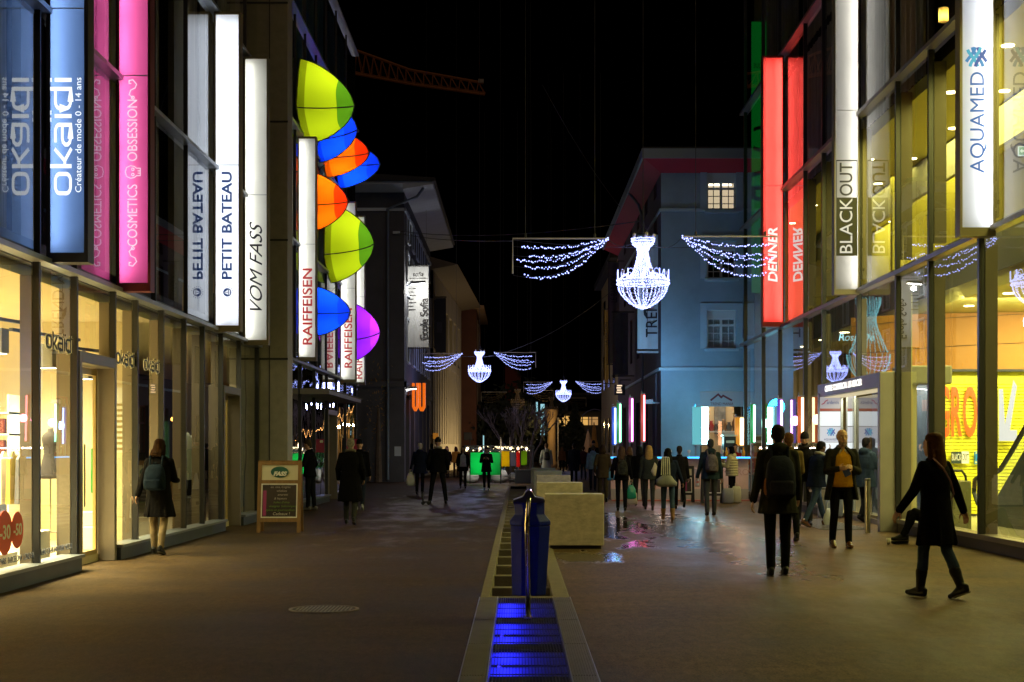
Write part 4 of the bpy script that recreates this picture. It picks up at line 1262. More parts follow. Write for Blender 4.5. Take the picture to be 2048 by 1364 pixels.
# ------------------------------------------------------------------ DARK GREY BUILDING at the end of the left row
DG = thing("grey_building", "dark grey plastered house with wide pale eaves and downpipe at the left row's end", "building", (-5.12, 67.8, 0))
gm = mat("charcoal_plaster", (.085, .088, .11), .85, noise=(.8, .2), bump=(25, .3))
gpale = mat("pale_trim", (.55, .62, .74), .7, noise=(2, .1))
DX, DY0, DY1 = -5.12, 67.8, 88.0
DZ = Z_(385, DY0)
m_ = MB(); m_.box(-16, DX - .3, DY0 + .3, DY1, 0, DZ); m_.build("core", dark_in, DG)
m_ = MB(); m_.quad((-16, DY0, 0), (DX, DY0, 0), (DX, DY0, DZ), (-16, DY0, DZ))
rows = [(6.5, 1.9), (9.6, 1.9), (11.75, 1.2)]
wins = []
for z, hgt in rows:
    for k in range(6): wins.append((1.6 + k * 3.2, 1.6 + k * 3.2 + 1.3, z - hgt / 2, z + hgt / 2))
shopw = [(1.0 + k * 3.2, 1.0 + k * 3.2 + 2.2, .1, 4.0) for k in range(6)]
wall(m_, (DX, DY0, 0), (0, 1, 0), (0, 0, 1), DY1 - DY0, DZ, wins + shopw, .2, (1, 0, 0))
m_.build("wall", gm, DG)
for a, b, c, d in wins:
    window(DG, (DX, DY0 + (a + b) / 2, (c + d) / 2), b - a, d - c, (0, 1, 0), (1, 0, 0), gpale, g_win, depth=.2)
    m_ = MB(); y0, y1 = DY0 + a - .14, DY0 + b + .14
    m_.box(DX, DX + .05, y0, y0 + .14, c, d + .14); m_.box(DX, DX + .05, y1 - .14, y1, c, d + .14); m_.box(DX, DX + .05, y0 + .14, y1 - .14, d, d + .14); m_.build("window_surround", gpale, DG)
owarm = mat("orange_lit_wall", (.34, .17, .07), .8, noise=(1, .1))
for a, b, c, d in shopw:
    m_ = MB(); m_.box(DX - .35, DX - .3, DY0 + a, DY0 + b, c, d); m_.build("shopfront", owarm, DG)
    m_ = MB(); m_.quad((DX - .15, DY0 + a, c), (DX - .15, DY0 + b, c), (DX - .15, DY0 + b, d), (DX - .15, DY0 + a, d)); m_.build("pane", g_win, DG)
m_ = MB(); m_.box(-16, DX + .06, DY0 - .07, DY0 - .005, Z_(422, DY0), Z_(416, DY0)); m_.box(DX + .005, DX + .07, DY0 - .07, DY1, Z_(422, DY0), Z_(416, DY0)); m_.build("string_course", gpale, DG)
m_ = MB(); m_.box(-16, DX + .10, DY0 - .12, DY0 - .005, 4.3, 4.55); m_.box(DX + .005, DX + .12, DY0 - .12, DY1, 4.3, 4.55); m_.build("ledge", gm, DG)
m_ = MB()
e0, e1 = DZ, DZ + .35
m_.prism([(-16, DY0 - .9, e1), (-16, DY0 - .9, e1 - .12), (-16, DY0 - .02, e0), (-16, DY0 - .02, e1)], (16 + DX - .0, 0, 0))
m_.prism([(DX - .0, DY0 - .9, e1), (DX + 1.35, DY0 - .9, e1), (DX + 1.35, DY0 - .9, e1 - .12), (DX, DY0 - .9, e0)], (0, DY1 - DY0 + .9, 0))
m_.build("eaves", mat("eaves_board", (.42, .47, .56), .7, noise=(1.5, .08)), DG)
m_ = MB(); m_.prism([(-16, DY0 - 1, e1 + .01), (DX + 1.45, DY0 - 1, e1 + .01), (DX + 1.45, DY0 - 1, e1 + .15), (-6, DY0 - 1, e1 + .3), (-16, DY0 - 1, e1 + .3)], (0, DY1 - DY0 + 1, 0)); m_.build("roof", mat("slate_roof", (.02, .02, .025), .7), DG)
m_ = MB(); x = X_(776, DY0)
m_.tube([(DX + .9, DY0 - .55, e0 + .1), (DX + .6, DY0 - .35, e0 - .25), (x, DY0 - .1, e0 - .75), (x, DY0 - .1, .1)], .07, 10); m_.build("downpipe", mat("zinc_pipe", (.16, .20, .27), .45, .5), DG)
m_ = MB(); m_.box(X_(789, DY0), X_(802, DY0), DY0 - .03, DY0 - .004, Z_(912, DY0), Z_(893, DY0)); m_.build("notice_board", gpale, DG)
m_ = MB(); m_.box(X_(786, DY0), X_(800, DY0), DY0 - .1, DY0 - .004, Z_(468, DY0), Z_(463, DY0)); m_.build("camera_box", gpale, DG)
area("shopfront_light", DG, (DX + .8, 74, 4.25), 10, .2, 40, (1, .45, .12), rot=(0, R(28), 0))
# banner with lamp
Yb = 70.5
t = thing("school_banner", "white vertical banner with grey lettering lit by arm lamp on grey house", "banner", (DX + .7, Yb, Z_(695, Yb)))
m_ = MB(); x0, x1, z0, z1 = X_(815, Yb), X_(857, Yb), Z_(694, Yb), Z_(533, Yb)
n = 8
for i in range(n):
    xa, xb = x0 + (x1 - x0) * i / n, x0 + (x1 - x0) * (i + 1) / n
    fa, fb = .02 * math.sin(i * 1.3), .02 * math.sin((i + 1) * 1.3)
    m_.quad((xa, Yb + fa, z0), (xb, Yb + fb, z0), (xb, Yb + fb, z1), (xa, Yb + fa, z1))
m_.build("cloth", mat("banner_cloth", (.62, .64, .66), .8), t, smooth=True)
for zz in (z1 + .05, z0 - .05):
    m_ = MB(); m_.tube([(DX, Yb, zz), (x1 + .05, Yb, zz)], .03); m_.build("rod", black, t)
gl_ = mat("banner_grey", (.07, .065, .07), .7)
text("Ecole Sofia", (X_(849, Yb), Yb - .035, (Z_(678, Yb) + Z_(597, Yb)) / 2), .52, gl_, t, 'camv', length=Z_(597, Yb) - Z_(678, Yb), bold=.008)
text("sofia", (X_(836, Yb), Yb - .035, Z_(549, Yb)), .3, gl_, t, 'cam', length=.5, shear=.2)
m_ = MB()
for k in range(7): m_.box(X_(818, Yb), X_(818 + (9 if k % 2 else 14), Yb), Yb - .036, Yb - .03, Z_(578 + k * 7, Yb), Z_(576.5 + k * 7, Yb))
m_.box(X_(818, Yb), X_(855, Yb), Yb - .036, Yb - .03, Z_(557.5, Yb), Z_(556.5, Yb)); m_.build("small_print", gl_, t)
def arm_lamp(label, c, reach, power, col=(1, .96, .86), grp=None):
    t = thing("wall_lamp", label, "street lamp", (DX, c.y, c.z), group=grp)
    m_ = MB(); m_.tube([(DX, c.y, c.z - .15), (DX + .25, c.y, c.z), (c.x - .3, c.y, c.z)], .04, 8); m_.build("arm", alu, t)
    m_ = MB(); m_.loft([[(c.x - .35, c.y - .12, c.z - .06), (c.x - .35, c.y + .12, c.z - .06), (c.x - .35, c.y + .12, c.z + .08), (c.x - .35, c.y - .12, c.z + .08)], [(c.x + .35, c.y - .14, c.z + .0), (c.x + .35, c.y + .14, c.z + .0), (c.x + .35, c.y + .14, c.z + .1), (c.x + .35, c.y - .14, c.z + .1)]]); m_.build("lamp_head", alu, t, bevel=.02)
    m_ = MB(); m_.loft([[(c.x - .3, c.y - .1, c.z - .075), (c.x - .3, c.y + .1, c.z - .075)], [(c.x + .33, c.y - .12, c.z - .015), (c.x + .33, c.y + .12, c.z - .015)]], cap=False)
    m_ = MB(); m_.prism([(c.x - .3, c.y - .1, c.z - .09), (c.x + .33, c.y - .1, c.z - .03), (c.x + .33, c.y - .1, c.z - .015), (c.x - .3, c.y - .1, c.z - .068)], (0, .22, 0)); m_.build("lens", glow("street_lamp_lens", (1, .95, .85), 10), t)
    if power:
        l = lamp("lamp_light", t, (c.x + .05, c.y, c.z - .25), power, col, .1)
arm_lamp("white arm lamp glowing in front of the tall school banner", P(836, 566, 69.1), .9, 130)
arm_lamp("dim white arm lamp below the banner beside the orange letters", P(818, 777, 69.0), .6, 0)
# orange illuminated letters
t = thing("orange_letter_sign", "orange lit letters standing out from the grey house wall", "sign", P(836, 800, 71))
for k, (x0, x1, Y) in enumerate(((824, 836, 70.4), (836, 850, 72.0))):
    q = MB()
    xa, xb, za, zb_ = X_(x0, Y), X_(x1, Y), Z_(822, Y), Z_(766, Y)
    th = (xb - xa) * .34
    pts = [(xa, Y, zb_), (xa + th, Y, zb_), (xa + th, Y, za + .25), ((xa + xb) / 2, Y, za + .12), (xb - th, Y, za + .25), (xb - th, Y, zb_), (xb, Y, zb_), (xb, Y, za + .2), (xb - .1, Y, za), (xa + .1, Y, za), (xa, Y, za + .2)]
    q.prism(pts, (0, .5, 0)); q.build("letter", glow("orange_sign", (1, .17, .004), .85), t)
q = MB(); q.box(DX + .01, X_(826, 71), 70.6, 71, Z_(800, 71), Z_(790, 71)); q.build("bracket", black, t)
m_ = MB(); Yk = 88.5; m_.box(X_(866, Yk), X_(876, Yk), Yk, Yk + .5, Z_(878, Yk), Z_(866, Yk)); t = thing("amber_box_sign", "small amber lit box sign between grey and cream houses", "sign", P(870, 878, Yk)); m_.build("panel", glow("amber_box", (.55, .20, .015), .5), t)
m_ = MB(); m_.box(DX + .0, X_(866, Yk), Yk + .2, Yk + .26, Z_(873, Yk), Z_(870, Yk)); m_.build("bracket", black, t)

# ------------------------------------------------------------------ CREAM BUILDING beyond
A = Vector((-5.05, 90, 0)); B = Vector((-4.35, 116, 0))
CB = thing("cream_building", "cream house with tall narrow windows and wide eaves beyond the grey house", "building", A)
u = (B - A).normalized(); nr = Vector((u.y, -u.x, 0)); Lc = (B - A).length
cm = mat("cream_stucco", (.42, .36, .25), .85, noise=(.6, .12), bump=(20, .2))
CZ = Z_(560, 95)
m_ = MB()
ops = []
for zc, hh_, nn in ((Z_(675, 102), 3.0, 6), (Z_(775, 102), 2.7, 13), (Z_(850, 102), 2.6, 13)):
    for k in range(nn):
        s_ = Lc * (k + .5) / nn
        ww = .55 if nn == 13 else 1.7
        ops.append((s_ - ww, s_ + ww * .0 + (.35 if nn == 13 else 1.0), zc - hh_ / 2, zc + hh_ / 2))
wall(m_, A, u, (0, 0, 1), Lc, CZ, ops, .3, nr)
m_.build("wall", cm, CB)
for a, b, c, d in ops:
    q = MB(); o_ = A + u * a - nr * .31; e_ = A + u * b - nr * .31
    q.quad(o_ + Vector((0, 0, c)), e_ + Vector((0, 0, c)), e_ + Vector((0, 0, d)), o_ + Vector((0, 0, d))); wn = q.build("window", mat("dark_pane", (.012, .012, .015), .15), CB)
    q = MB(); p0 = A + u * (a + .02) - nr * .28; p1 = A + u * (b - .02) - nr * .28
    q.tube([p0 + Vector((0, 0, c)), p0 + Vector((0, 0, d)), p1 + Vector((0, 0, d)), p1 + Vector((0, 0, c)), p0 + Vector((0, 0, c))], .03, 4); q.build("frame", mat("brown_frame", (.05, .035, .02), .6), wn)
m_ = MB(); b0, b1 = A - nr * .35, B - nr * .35; m_.prism([b0, b1, b1 - nr * 9, b0 - nr * 9], (0, 0, CZ)); m_.build("core", cm, CB)
m_ = MB(); e0_ = A - u * .6; e1_ = B + u * .6
m_.prism([e0_ + nr * 1.5 + Vector((0, 0, CZ + .3)), e0_ - nr * 1 + Vector((0, 0, CZ - .15)), e0_ - nr * 8 + Vector((0, 0, CZ + 3)), ], e1_ - e0_); m_.build("roof", mat("brown_eaves", (.16, .125, .08), .8), CB)
t = thing("black_banner", "black vertical banner with pale patch on the cream house", "banner", P(877, 705, 92))
q = MB(); Y = 91.5; q.box(X_(866, Y), X_(892, Y), Y, Y + .06, Z_(705, Y), Z_(596, Y)); q.build("cloth", black, t)
q = MB(); q.box(X_(874, Y), X_(884, Y), Y - .02, Y - .005, Z_(666, Y), Z_(644, Y)); q.build("patch", mat("banner_patch", (.06, .06, .08), .8), t)
q = MB(); q.tube([(X_(850, Y), Y + .03, Z_(594, Y)), (X_(893, Y), Y + .03, Z_(594, Y))], .04); q.build("rod", alu_d, t)
area("facade_fill", CB, A + u * 14 + nr * 3 + Vector((0, 0, .5)), .5, 18, 480, (1, .74, .36), rot=(0, R(120), 0))  # unseen area light added to brighten the cream front

# brick building
BB = thing("brick_building", "narrow dark brick house with pale eaves behind the cream house", "building", (-3.3, 118, 0))
bm = mat("brick", (.11, .04, .02), .85, noise=(.7, .2))
m_ = MB(); x1 = X_(953, 118)
m_.box(-12, x1, 118, 132, 0, Z_(618, 118)); m_.build("wall", bm, BB)
m_ = MB(); m_.box(-12, x1 + .6, 117.3, 133, Z_(618, 118), Z_(612, 118)); m_.build("eaves", mat("tan_board", (.35, .22, .12), .8), BB)
for k in range(3):
    for zc in (Z_(668, 118), Z_(775, 118), Z_(860, 118)):
        q = MB(); y = 120 + k * 4; q.box(x1 - .02, x1 + .03, y, y + 1.6, zc - 1.3, zc + 1.3); q.build("window", mat("pale_win", (.3, .2, .12), .5), BB)
q = MB(); q.box(X_(928, 118), X_(944, 118), 117.9, 117.99, Z_(880, 118), Z_(865, 118)); q.build("vent_panel", alu_d, BB)
# far red brick block
FB = thing("far_brick_block", "tall dark red brick block with sloping top far down the street", "building", (-.6, 170, 0))
m_ = MB(); Y = 170
m_.prism([P(1010, 905, Y), P(1041, 905, Y), P(1041, 752, Y), P(1032, 738, Y), P(1010, 728, Y)], (0, 20, 0)); m_.build("wall", mat("far_brick", (.16, .035, .03), .9, noise=(.3, .2)), FB)
m_ = MB(); m_.prism([P(1041.3, 752.5, Y - .3), P(1032, 737.5, Y - .3), P(1010, 727, Y - .3), P(1010, 724, Y - .3), P(1033, 735, Y - .3), P(1042.5, 751, Y - .3)], (0, 20, 0)); m_.build("roof", dark_in, FB)
# far modern building with lit windows
FM = thing("far_lit_building", "low modern building with warm lit window bands closing the street", "building", (5, 185, 0))
Y = 185.0
m_ = MB(); m_.box(X_(1108, Y), X_(1260, Y), Y + .4, Y + 15, 0, Z_(790, Y)); m_.build("wall", mat("far_dark_wall", (.025, .022, .022), .8), FM)
for a, b, y0, y1 in ((1117, 1124, 834, 852), (1125, 1140, 832, 852), (1141, 1156, 832, 852), (1159, 1176, 834, 850), (1178, 1196, 834, 850)):
    q = MB(); q.box(X_(a, Y), X_(b, Y), Y + .2, Y + .35, Z_(y1, Y), Z_(y0, Y)); wn = q.build("window", glow("far_window_%d" % (a % 2), (1, .55, .14) if a < 1158 else (.9, .48, .16), .75 if a < 1158 else .45), FM)
    q = MB(); q.box(X_(a, Y) + .3, X_(a, Y) + .42, Y + .12, Y + .19, Z_(y1, Y), Z_(y0, Y)); q.box(X_(a, Y), X_(b, Y), Y + .1, Y + .115, Z_((y0 + y1) / 2 - 3, Y), Z_((y0 + y1) / 2 - 4, Y)); q.build("frame", black, wn)
m_ = MB(); m_.box(X_(1104, Y), X_(1264, Y), Y - .8, Y + 16, Z_(790, Y), Z_(786, Y)); m_.build("roof", alu_d, FM)
for k in range(8):
    q = MB(); xx = X_(1118 + k * 18, Y); q.box(xx, xx + 2.1 * 4, Y + .22, Y + .3, Z_(822, Y), Z_(800, Y)); q.build("window", mat("far_dim_pane", (.03, .035, .045), .2), FM)
area("terrace_glow", FM, P(1150, 880, Y - 6), 6, .5, 40, (1, .7, .35), rot=(R(90), 0, 0))

# ------------------------------------------------------------------ BLUE HOUSE on the right with red eaves
BH = thing("blue_house", "grey blue plastered house with red eaves behind the bar counter", "building", (4.7, 49, 0))
Y0 = 49.0
BX = X_(1322, Y0)
bz = Z_(343, Y0)
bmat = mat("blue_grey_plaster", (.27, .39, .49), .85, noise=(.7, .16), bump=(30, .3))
trim = mat("grey_trim", (.40, .54, .64), .7, noise=(2, .06))
wx0, wx1 = X_(1414, Y0), X_(1472, Y0)
wz = [(Z_(421, Y0), Z_(345, Y0)), (Z_(557, Y0), Z_(483, Y0)), (Z_(697, Y0), Z_(620, Y0))]
sx0_, sx1_ = X_(1400, Y0), X_(1487, Y0)
ops = [(wx0 - BX, wx1 - BX, a, b) for a, b in wz] + [(sx0_ - BX, sx1_ - BX, Z_(908, Y0), Z_(783, Y0))]
m_ = MB(); wall(m_, (BX, Y0, 0), (1, 0, 0), (0, 0, 1), 14, bz, ops, .22, (0, -1, 0))
ops2 = []
for k in range(5):
    for zc in (5.9, 8.6):
        ops2.append((1.5 + k * 3.6, 2.6 + k * 3.6, zc - .9, zc + .9))
    ops2.append((1.5 + k * 3.6, 2.6 + k * 3.6, 10.0, 11.4))
    ops2.append((1.3 + k * 3.6, 3.2 + k * 3.6, .3, 3.3))
SY = 21.0
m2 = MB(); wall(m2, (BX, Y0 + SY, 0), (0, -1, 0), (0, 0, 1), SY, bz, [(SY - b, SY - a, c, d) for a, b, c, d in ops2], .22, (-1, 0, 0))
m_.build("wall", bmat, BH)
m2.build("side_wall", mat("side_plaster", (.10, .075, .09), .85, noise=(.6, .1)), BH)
m_ = MB(); m_.box(BX + .6, BX + 14, Y0 + .6, Y0 + SY, 4.2, bz); m_.build("core", dark_in, BH)
lit_curtain = glow("lit_curtain", (1, .74, .46), .95)
wf = mat("white_frame", (.66, .70, .72), .5)
for k, (a, b) in enumerate(wz):
    window(BH, ((wx0 + wx1) / 2, Y0, (a + b) / 2), wx1 - wx0, b - a, (1, 0, 0), (0, -1, 0), wf, g_win, lit=(lit_curtain, None, mat("net_curtain", (.74, .80, .80), .8, noise=(2, .1)))[k], depth=.2, blind=(.28, .25, .25)[k], sill=trim, cd=(.22, .22, .015)[k])
    q = MB(); t_ = .22; x0, x1 = wx0 - t_, wx1 + t_
    q.box(x0, wx0, Y0 - .035, Y0 - .003, a - .0, b + (.0 if k == 0 else t_)); q.box(wx1, x1, Y0 - .035, Y0 - .003, a - .0, b + (.0 if k == 0 else t_))
    if k: q.box(wx0, wx1, Y0 - .035, Y0 - .003, b, b + t_)
    q.build("window_surround", trim, BH)
q = MB(); q.box(wx0 + .1, wx1 - .1, Y0 + .32, Y0 + .36, Z_(366, Y0) - .03, Z_(366, Y0) + .05); q.build("ceiling_tube", glow("room_tube", (1, .85, .6), 5), BH)
for a, b, c, d in ops2:
    window(BH, (BX, Y0 + (a + b) / 2, (c + d) / 2), b - a, d - c, (0, 1, 0), (-1, 0, 0), mat("red_frame_wood", (.22, .03, .03), .6), g_win, depth=.2, sill=False)
for z0, z1, dd in ((Z_(423, Y0), Z_(417, Y0), .05), (Z_(741, Y0), Z_(735, Y0), .07)):
    q = MB(); q.box(BX - dd, BX + 14, Y0 - dd, Y0 - .003, z0, z1); q.box(BX - dd, BX - .003, Y0 + .0, Y0 + SY, z0, z1); q.build("string_course", trim, BH)
red = mat("red_soffit", (.40, .012, .028), .7, noise=(1, .1))
q = MB(); ov = .62
q.prism([(BX - ov, Y0 - ov, bz + .38), (BX + 14, Y0 - ov, bz + .38), (BX + 14, Y0 - .0, bz), (BX, Y0, bz)], (0, .001, .05))
q = MB()
q.quad((BX, Y0 - .002, bz - .05), (BX + 14, Y0 - .002, bz - .05), (BX + 14, Y0 - ov, bz + .33), (BX - ov, Y0 - ov, bz + .33))
q.quad((BX - .002, Y0, bz - .05), (BX - ov, Y0 - ov, bz + .33), (BX - ov, Y0 + SY + ov, bz + .33), (BX - .002, Y0 + SY, bz - .05))
q.build("soffit", red, BH)
q = MB(); q.box(BX - ov - .06, BX + 14, Y0 - ov - .06, Y0 - ov, bz + .31, bz + .62); q.box(BX - ov - .06, BX - ov, Y0 - ov, Y0 + SY + ov, bz + .31, bz + .62); q.build("gutter", mat("gutter_grey", (.28, .33, .38), .5, .3), BH)
q = MB(); q.prism([(BX - ov - .02, Y0 - ov - .02, bz + .63), (BX + 14, Y0 - ov - .02, bz + .63), (BX + 14, Y0 + 5, bz + 1.6), (BX + 4, Y0 + 5, bz + 1.6)], (0, 0, .05)); q.box(BX + 2, BX + 14, Y0 + 3, Y0 + SY, bz + .3, bz + .9); q.build("roof", mat("roof_tiles", (.03, .03, .035), .8), BH)
q = MB(); yy = Y0 + 6; q.tube([(BX - ov, yy, bz + .35), (BX - .25, yy, bz - .1), (BX - .1, yy, bz - .6), (BX - .1, yy, .1)], .05, 8); q.tube([(BX - .09, Y0 + .7, 4), (BX - .09, Y0 + .7, .1)], .04, 8); q.build("downpipe", mat("grey_pipe", (.14, .14, .17), .5, .4), BH)
q = MB(); fl = P(1298, 803, 49.2); q.box(fl.x - .12, fl.x + .12, fl.y - .1, fl.y + .1, fl.z - .08, fl.z + .06); q.tube([(fl.x, fl.y, fl.z - .04), (BX, fl.y + .3, fl.z - .04)], .03, 6); q.build("wall_box", gpale, BH)
area("banner_fill", BH, fl + Vector((-.5, -1.8, .5)), .3, .3, 40, (.30, .62, 1), rot=(R(150), 0, 0))  # blue light added to brighten the banner; the wall box is only its body
# shop window room
q = MB(); q.box(sx0_ + .0, sx1_ + .0, Y0 + 2.2, Y0 + 2.3, .2, 3.6); q.box(sx0_ - 1, sx0_ - .9, Y0 + .3, Y0 + 2.2, .2, 3.6); q.box(sx1_ + .6, sx1_ + .7, Y0 + .3, Y0 + 2.3, .2, 3.6); q.box(sx0_ - 1, sx1_ + .7, Y0 + .3, Y0 + 2.3, 3.6, 3.7); q.box(sx0_ - 1, sx1_ + .7, Y0 + .3, Y0 + 2.3, .1, .2); q.build("shop_room", mat("tan_shop_wall", (.62, .45, .26), .8), BH)
q = MB(); q.box(sx0_, sx1_, Y0 - .03, Y0 + .08, Z_(813, Y0), Z_(784, Y0)); q.build("sign_board", mat("grey_sign", (.34, .36, .42), .6), BH)
text("TREND MANIA", ((sx0_ + sx1_) / 2, Y0 - .04, Z_(808, Y0)), .13, mat("dark_red_ink", (.15, .02, .03), .6), BH, 'cam', length=.75)
q = MB(); M4 = Matrix.Translation(((sx0_ + sx1_) / 2 - .02, Y0 - .034, Z_(801, Y0))) @ UP['cam'].to_4x4()
q.stroke([(-.35, 0), (-.1, .2), (.0, .1), (.06, .16), (.35, 0)], .06, .004, M4); q.build("emblem", MATS["dark_red_ink"], BH)
q = MB(); q.quad((sx0_, Y0 + .12, .5), (sx1_, Y0 + .12, .5), (sx1_, Y0 + .12, 3.0), (sx0_, Y0 + .12, 3.0)); q.build("shop_pane", g_win, BH)
q = MB(); q.box(sx0_, sx0_ + .06, Y0 + .06, Y0 + .18, .3, 3.3); q.box(sx1_ - .06, sx1_, Y0 + .06, Y0 + .18, .3, 3.3); q.build("shop_frame", alu_d, BH)
q = MB(); q.box(X_(1430, Y0 + 2), X_(1452, Y0 + 2), Y0 + 2.1, Y0 + 2.19, 2.0, 3.2); q.build("picture", mat("photo_print", (.16, .15, .14), .6, noise=(3, .6)), BH)
q = MB(); q.box(X_(1416, Y0 + 1.5), X_(1480, Y0 + 1.5), Y0 + 1.3, Y0 + 1.9, Z_(862, Y0 + 1.5) - .05, Z_(862, Y0 + 1.5)); q.box(X_(1440, Y0 + 1.5), X_(1476, Y0 + 1.5), Y0 + 1.32, Y0 + 1.4, .3, Z_(862, Y0 + 1.5) - .06); q.build("shelf", white_p, BH)
for xx, hh_, c_ in ((1422, .35, (.3, .02, .02)), (1432, .25, (.02, .02, .03)), (1447, .4, (.2, .1, .04)), (1458, .3, (.05, .05, .05)), (1470, .55, (.12, .05, .02))):
    q = MB(); z = Z_(862, Y0 + 1.5); q.lathe([(.08, 0), (.11, hh_ * .5), (.05, hh_ * .8), (.06, hh_)], (X_(xx, Y0 + 1.6), Y0 + 1.6, z + .002), 10); q.build("vase", mat("vase_%d" % xx, c_, .4), BH, smooth=True)
area("shop_window_light", BH, ((sx0_ + sx1_) / 2, Y0 + 1.2, 3.55), 1.3, 1.0, 42, (1, .82, .55))
# banners on the house side
def banner(label, Y, x0, x1, y0, y1, m, words=None, wm=None, wsize=.3, wx=None, wy=None, grp=None):
    t = thing("street_banner", label, "banner", P((x0 + x1) / 2, y1, Y), group=grp)
    n = 10; q = MB(); xa, xb = X_(x0, Y), X_(x1, Y); za, zb_ = Z_(y1, Y), Z_(y0, Y)
    for i in range(n):
        a, b = xa + (xb - xa) * i / n, xa + (xb - xa) * (i + 1) / n
        fa, fb = .025 * math.sin(i * 1.1), .025 * math.sin((i + 1) * 1.1)
        q.quad((a, Y + fa, za), (b, Y + fb, za), (b, Y + fb, zb_), (a, Y + fa, zb_))
    q.build("cloth", m, t, smooth=True)
    for zz in (za - .04, zb_ + .04):
        q = MB(); q.tube([(xa - .05, Y, zz), (xb + .25, Y, zz)], .025); q.build("rod", black, t)
    if words:
        text(words, (X_(wx, Y), Y - .04, (Z_(wy[0], Y) + Z_(wy[1], Y)) / 2), wsize, wm, t, 'camv', length=Z_(wy[1], Y) - Z_(wy[0], Y))
    return t
ink2 = mat("banner_ink", (.03, .035, .05), .7)
tm = banner("pale blue banner with dark capital lettering right of the nearest chandelier", 50.0, 1275, 1316, 470, 698, mat("pale_blue_cloth", (.62, .74, .82), .8), "TREND M", ink2, .55, 1304, (674, 548))
q = MB(); Yq = 49.95; q.box(X_(1294, Yq), X_(1295, Yq), Yq - .03, Yq - .02, Z_(672, Yq), Z_(560, Yq)); q.prism([P(x, y, Yq - .02) for x, y in ((1286, 612), (1292, 618), (1294, 638), (1288, 630))], (0, -.01, 0)); q.build("emblem", ink2, tm)
q = MB(); q.box(X_(1274, Yq), X_(1319, Yq), Yq - .05, Yq + .15, Z_(706, Yq), Z_(702, Yq)); q.build("bottom_bar", mat("pale_metal", (.5, .55, .6), .5, .3), tm)
banner("grey banner with faint pattern beside the small lit hanging sign", 60, 1226, 1256, 626, 750, mat("grey_cloth", (.115, .10, .105), .8, noise=(1.5, .2)))
banner("tall pale lilac banner with dark thin lettering behind the grey banner", 66, 1216, 1238, 524, 727, mat("lilac_cloth", (.16, .14, .17), .8), "LE BAROCK", ink2, .4, 1228, (605, 550))
banner("narrow ochre banner farthest along the right houses", 74, 1209, 1217, 620, 765, mat("ochre_cloth", (.34, .23, .07), .8), "LA MAISON", ink2, .2, 1213, (690, 645))
t = thing("hanging_sign", "small white lit hanging sign board under the grey banner", "sign", P(1240, 790, 62))
q = MB(); q.box(X_(1229, 62), X_(1250, 62), 62, 62.12, Z_(790, 62), Z_(769, 62)); q.build("board", mat("hanging_board", (.03, .03, .05), .5), t)
for k in range(4):
    q = MB(); q.box(X_(1233 + (k % 2), 62), X_(1244 - (k % 3), 62), 61.97, 61.99, Z_(786 - k * 4.5, 62), Z_(783.5 - k * 4.5, 62)); q.build("lettering", glow("sign_warm_letters", (1, .75, .5), 1.2), t)
q = MB(); q.tube([P(1240, 769, 62.06), P(1240, 760, 62.06), P(1262, 760, 62.06)], .02); q.build("bracket", black, t)
# pale lit house beyond the blue house
PH = thing("ochre_house", "ochre lit house side behind the banners on the right", "building", (5, 71, 0))
q = MB(); q.box(X_(1236, 71), 16, 71, 85, 0, 10.5); q.build("wall", mat("ochre_plaster", (.55, .40, .16), .85, noise=(.8, .1)), PH)
q = MB(); q.box(X_(1236, 71) - .4, 16, 70.6, 85.4, 10.5, 10.8); q.build("eaves", dark_in, PH)
for zc in (2.2, 5.6, 8.6):
    for k in range(3):
        y = 73 + k * 4; q = MB(); q.box(X_(1236, 71) - .04, X_(1236, 71) + .02, y, y + 1.3, zc - .9, zc + .9); q.build("window", mat("dark_pane", (.012, .012, .015), .15), PH)
lamp("wall_light", PH, P(1238, 700, 69.8), 90, (1, .72, .3), .1)
q = MB(); q.ell(P(1238, 700, 70.2), (.08, .08, .1)); q.build("wall_lantern", glow("lantern", (1, .75, .35), 6, True), PH)
# ------------------------------------------------------------------ BAR COUNTER with lit edge
YB = 43.6
bx0, bx1 = X_(1222, YB), 6.72
BC = thing("bar_counter", "long street bar counter with blue lit edge and marble front", "bar counter", (5, YB, 0))
zt = Z_(913, YB)
q = MB(); q.box(bx0, bx1, YB + .05, YB + .10, .16, zt - .06); q.build("front_panel", mat("pink_marble", (.50, .36, .32), .5, noise=(2.5, .12)), BC)
q = MB(); q.box(bx0, bx1, YB + .02, YB + .13, .0, .33); q.build("base_panel", mat("grey_base", (.3, .3, .28), .6, noise=(2, .1)), BC)
q = MB(); q.box(bx0 - .05, bx1 + .03, YB - .12, YB + .75, zt - .055, zt - .008); q.build("counter_top", mat("counter_top", (.5, .55, .6), .2), BC, bevel=.005)
q = MB(); q.box(bx0 - .05, bx1 + .03, YB - .135, YB - .123, zt - .055, zt - .008); q.build("light_edge", glow("edge_blue", (.04, .42, 1), 2.6), BC)
q = MB(); q.box(bx0, bx0 + .05, YB + .14, YB + 3.2, .0, zt - .06); q.box(bx0 - .05, bx0 + .5, YB + .76, YB + 3.2, zt - .055, zt - .008); q.build("side_panel", MATS["pink_marble"], BC)
q = MB(); q.box(bx0 - .063, bx0 - .051, YB - .12, YB + 3.2, zt - .055, zt - .008); q.build("light_edge", MATS["edge_blue"], BC)
text("m", (X_(1395, YB), YB + .045, Z_(950, YB)), 1.1, mat("faded_grey", (.22, .19, .19), .7), BC, 'cam', ext=.001, bold=.02)
text("MIGROS", (X_(1475, YB), YB + .045, Z_(945, YB)), .25, mat("faded_pink", (.36, .24, .22), .7), BC, 'cam', ext=.001)
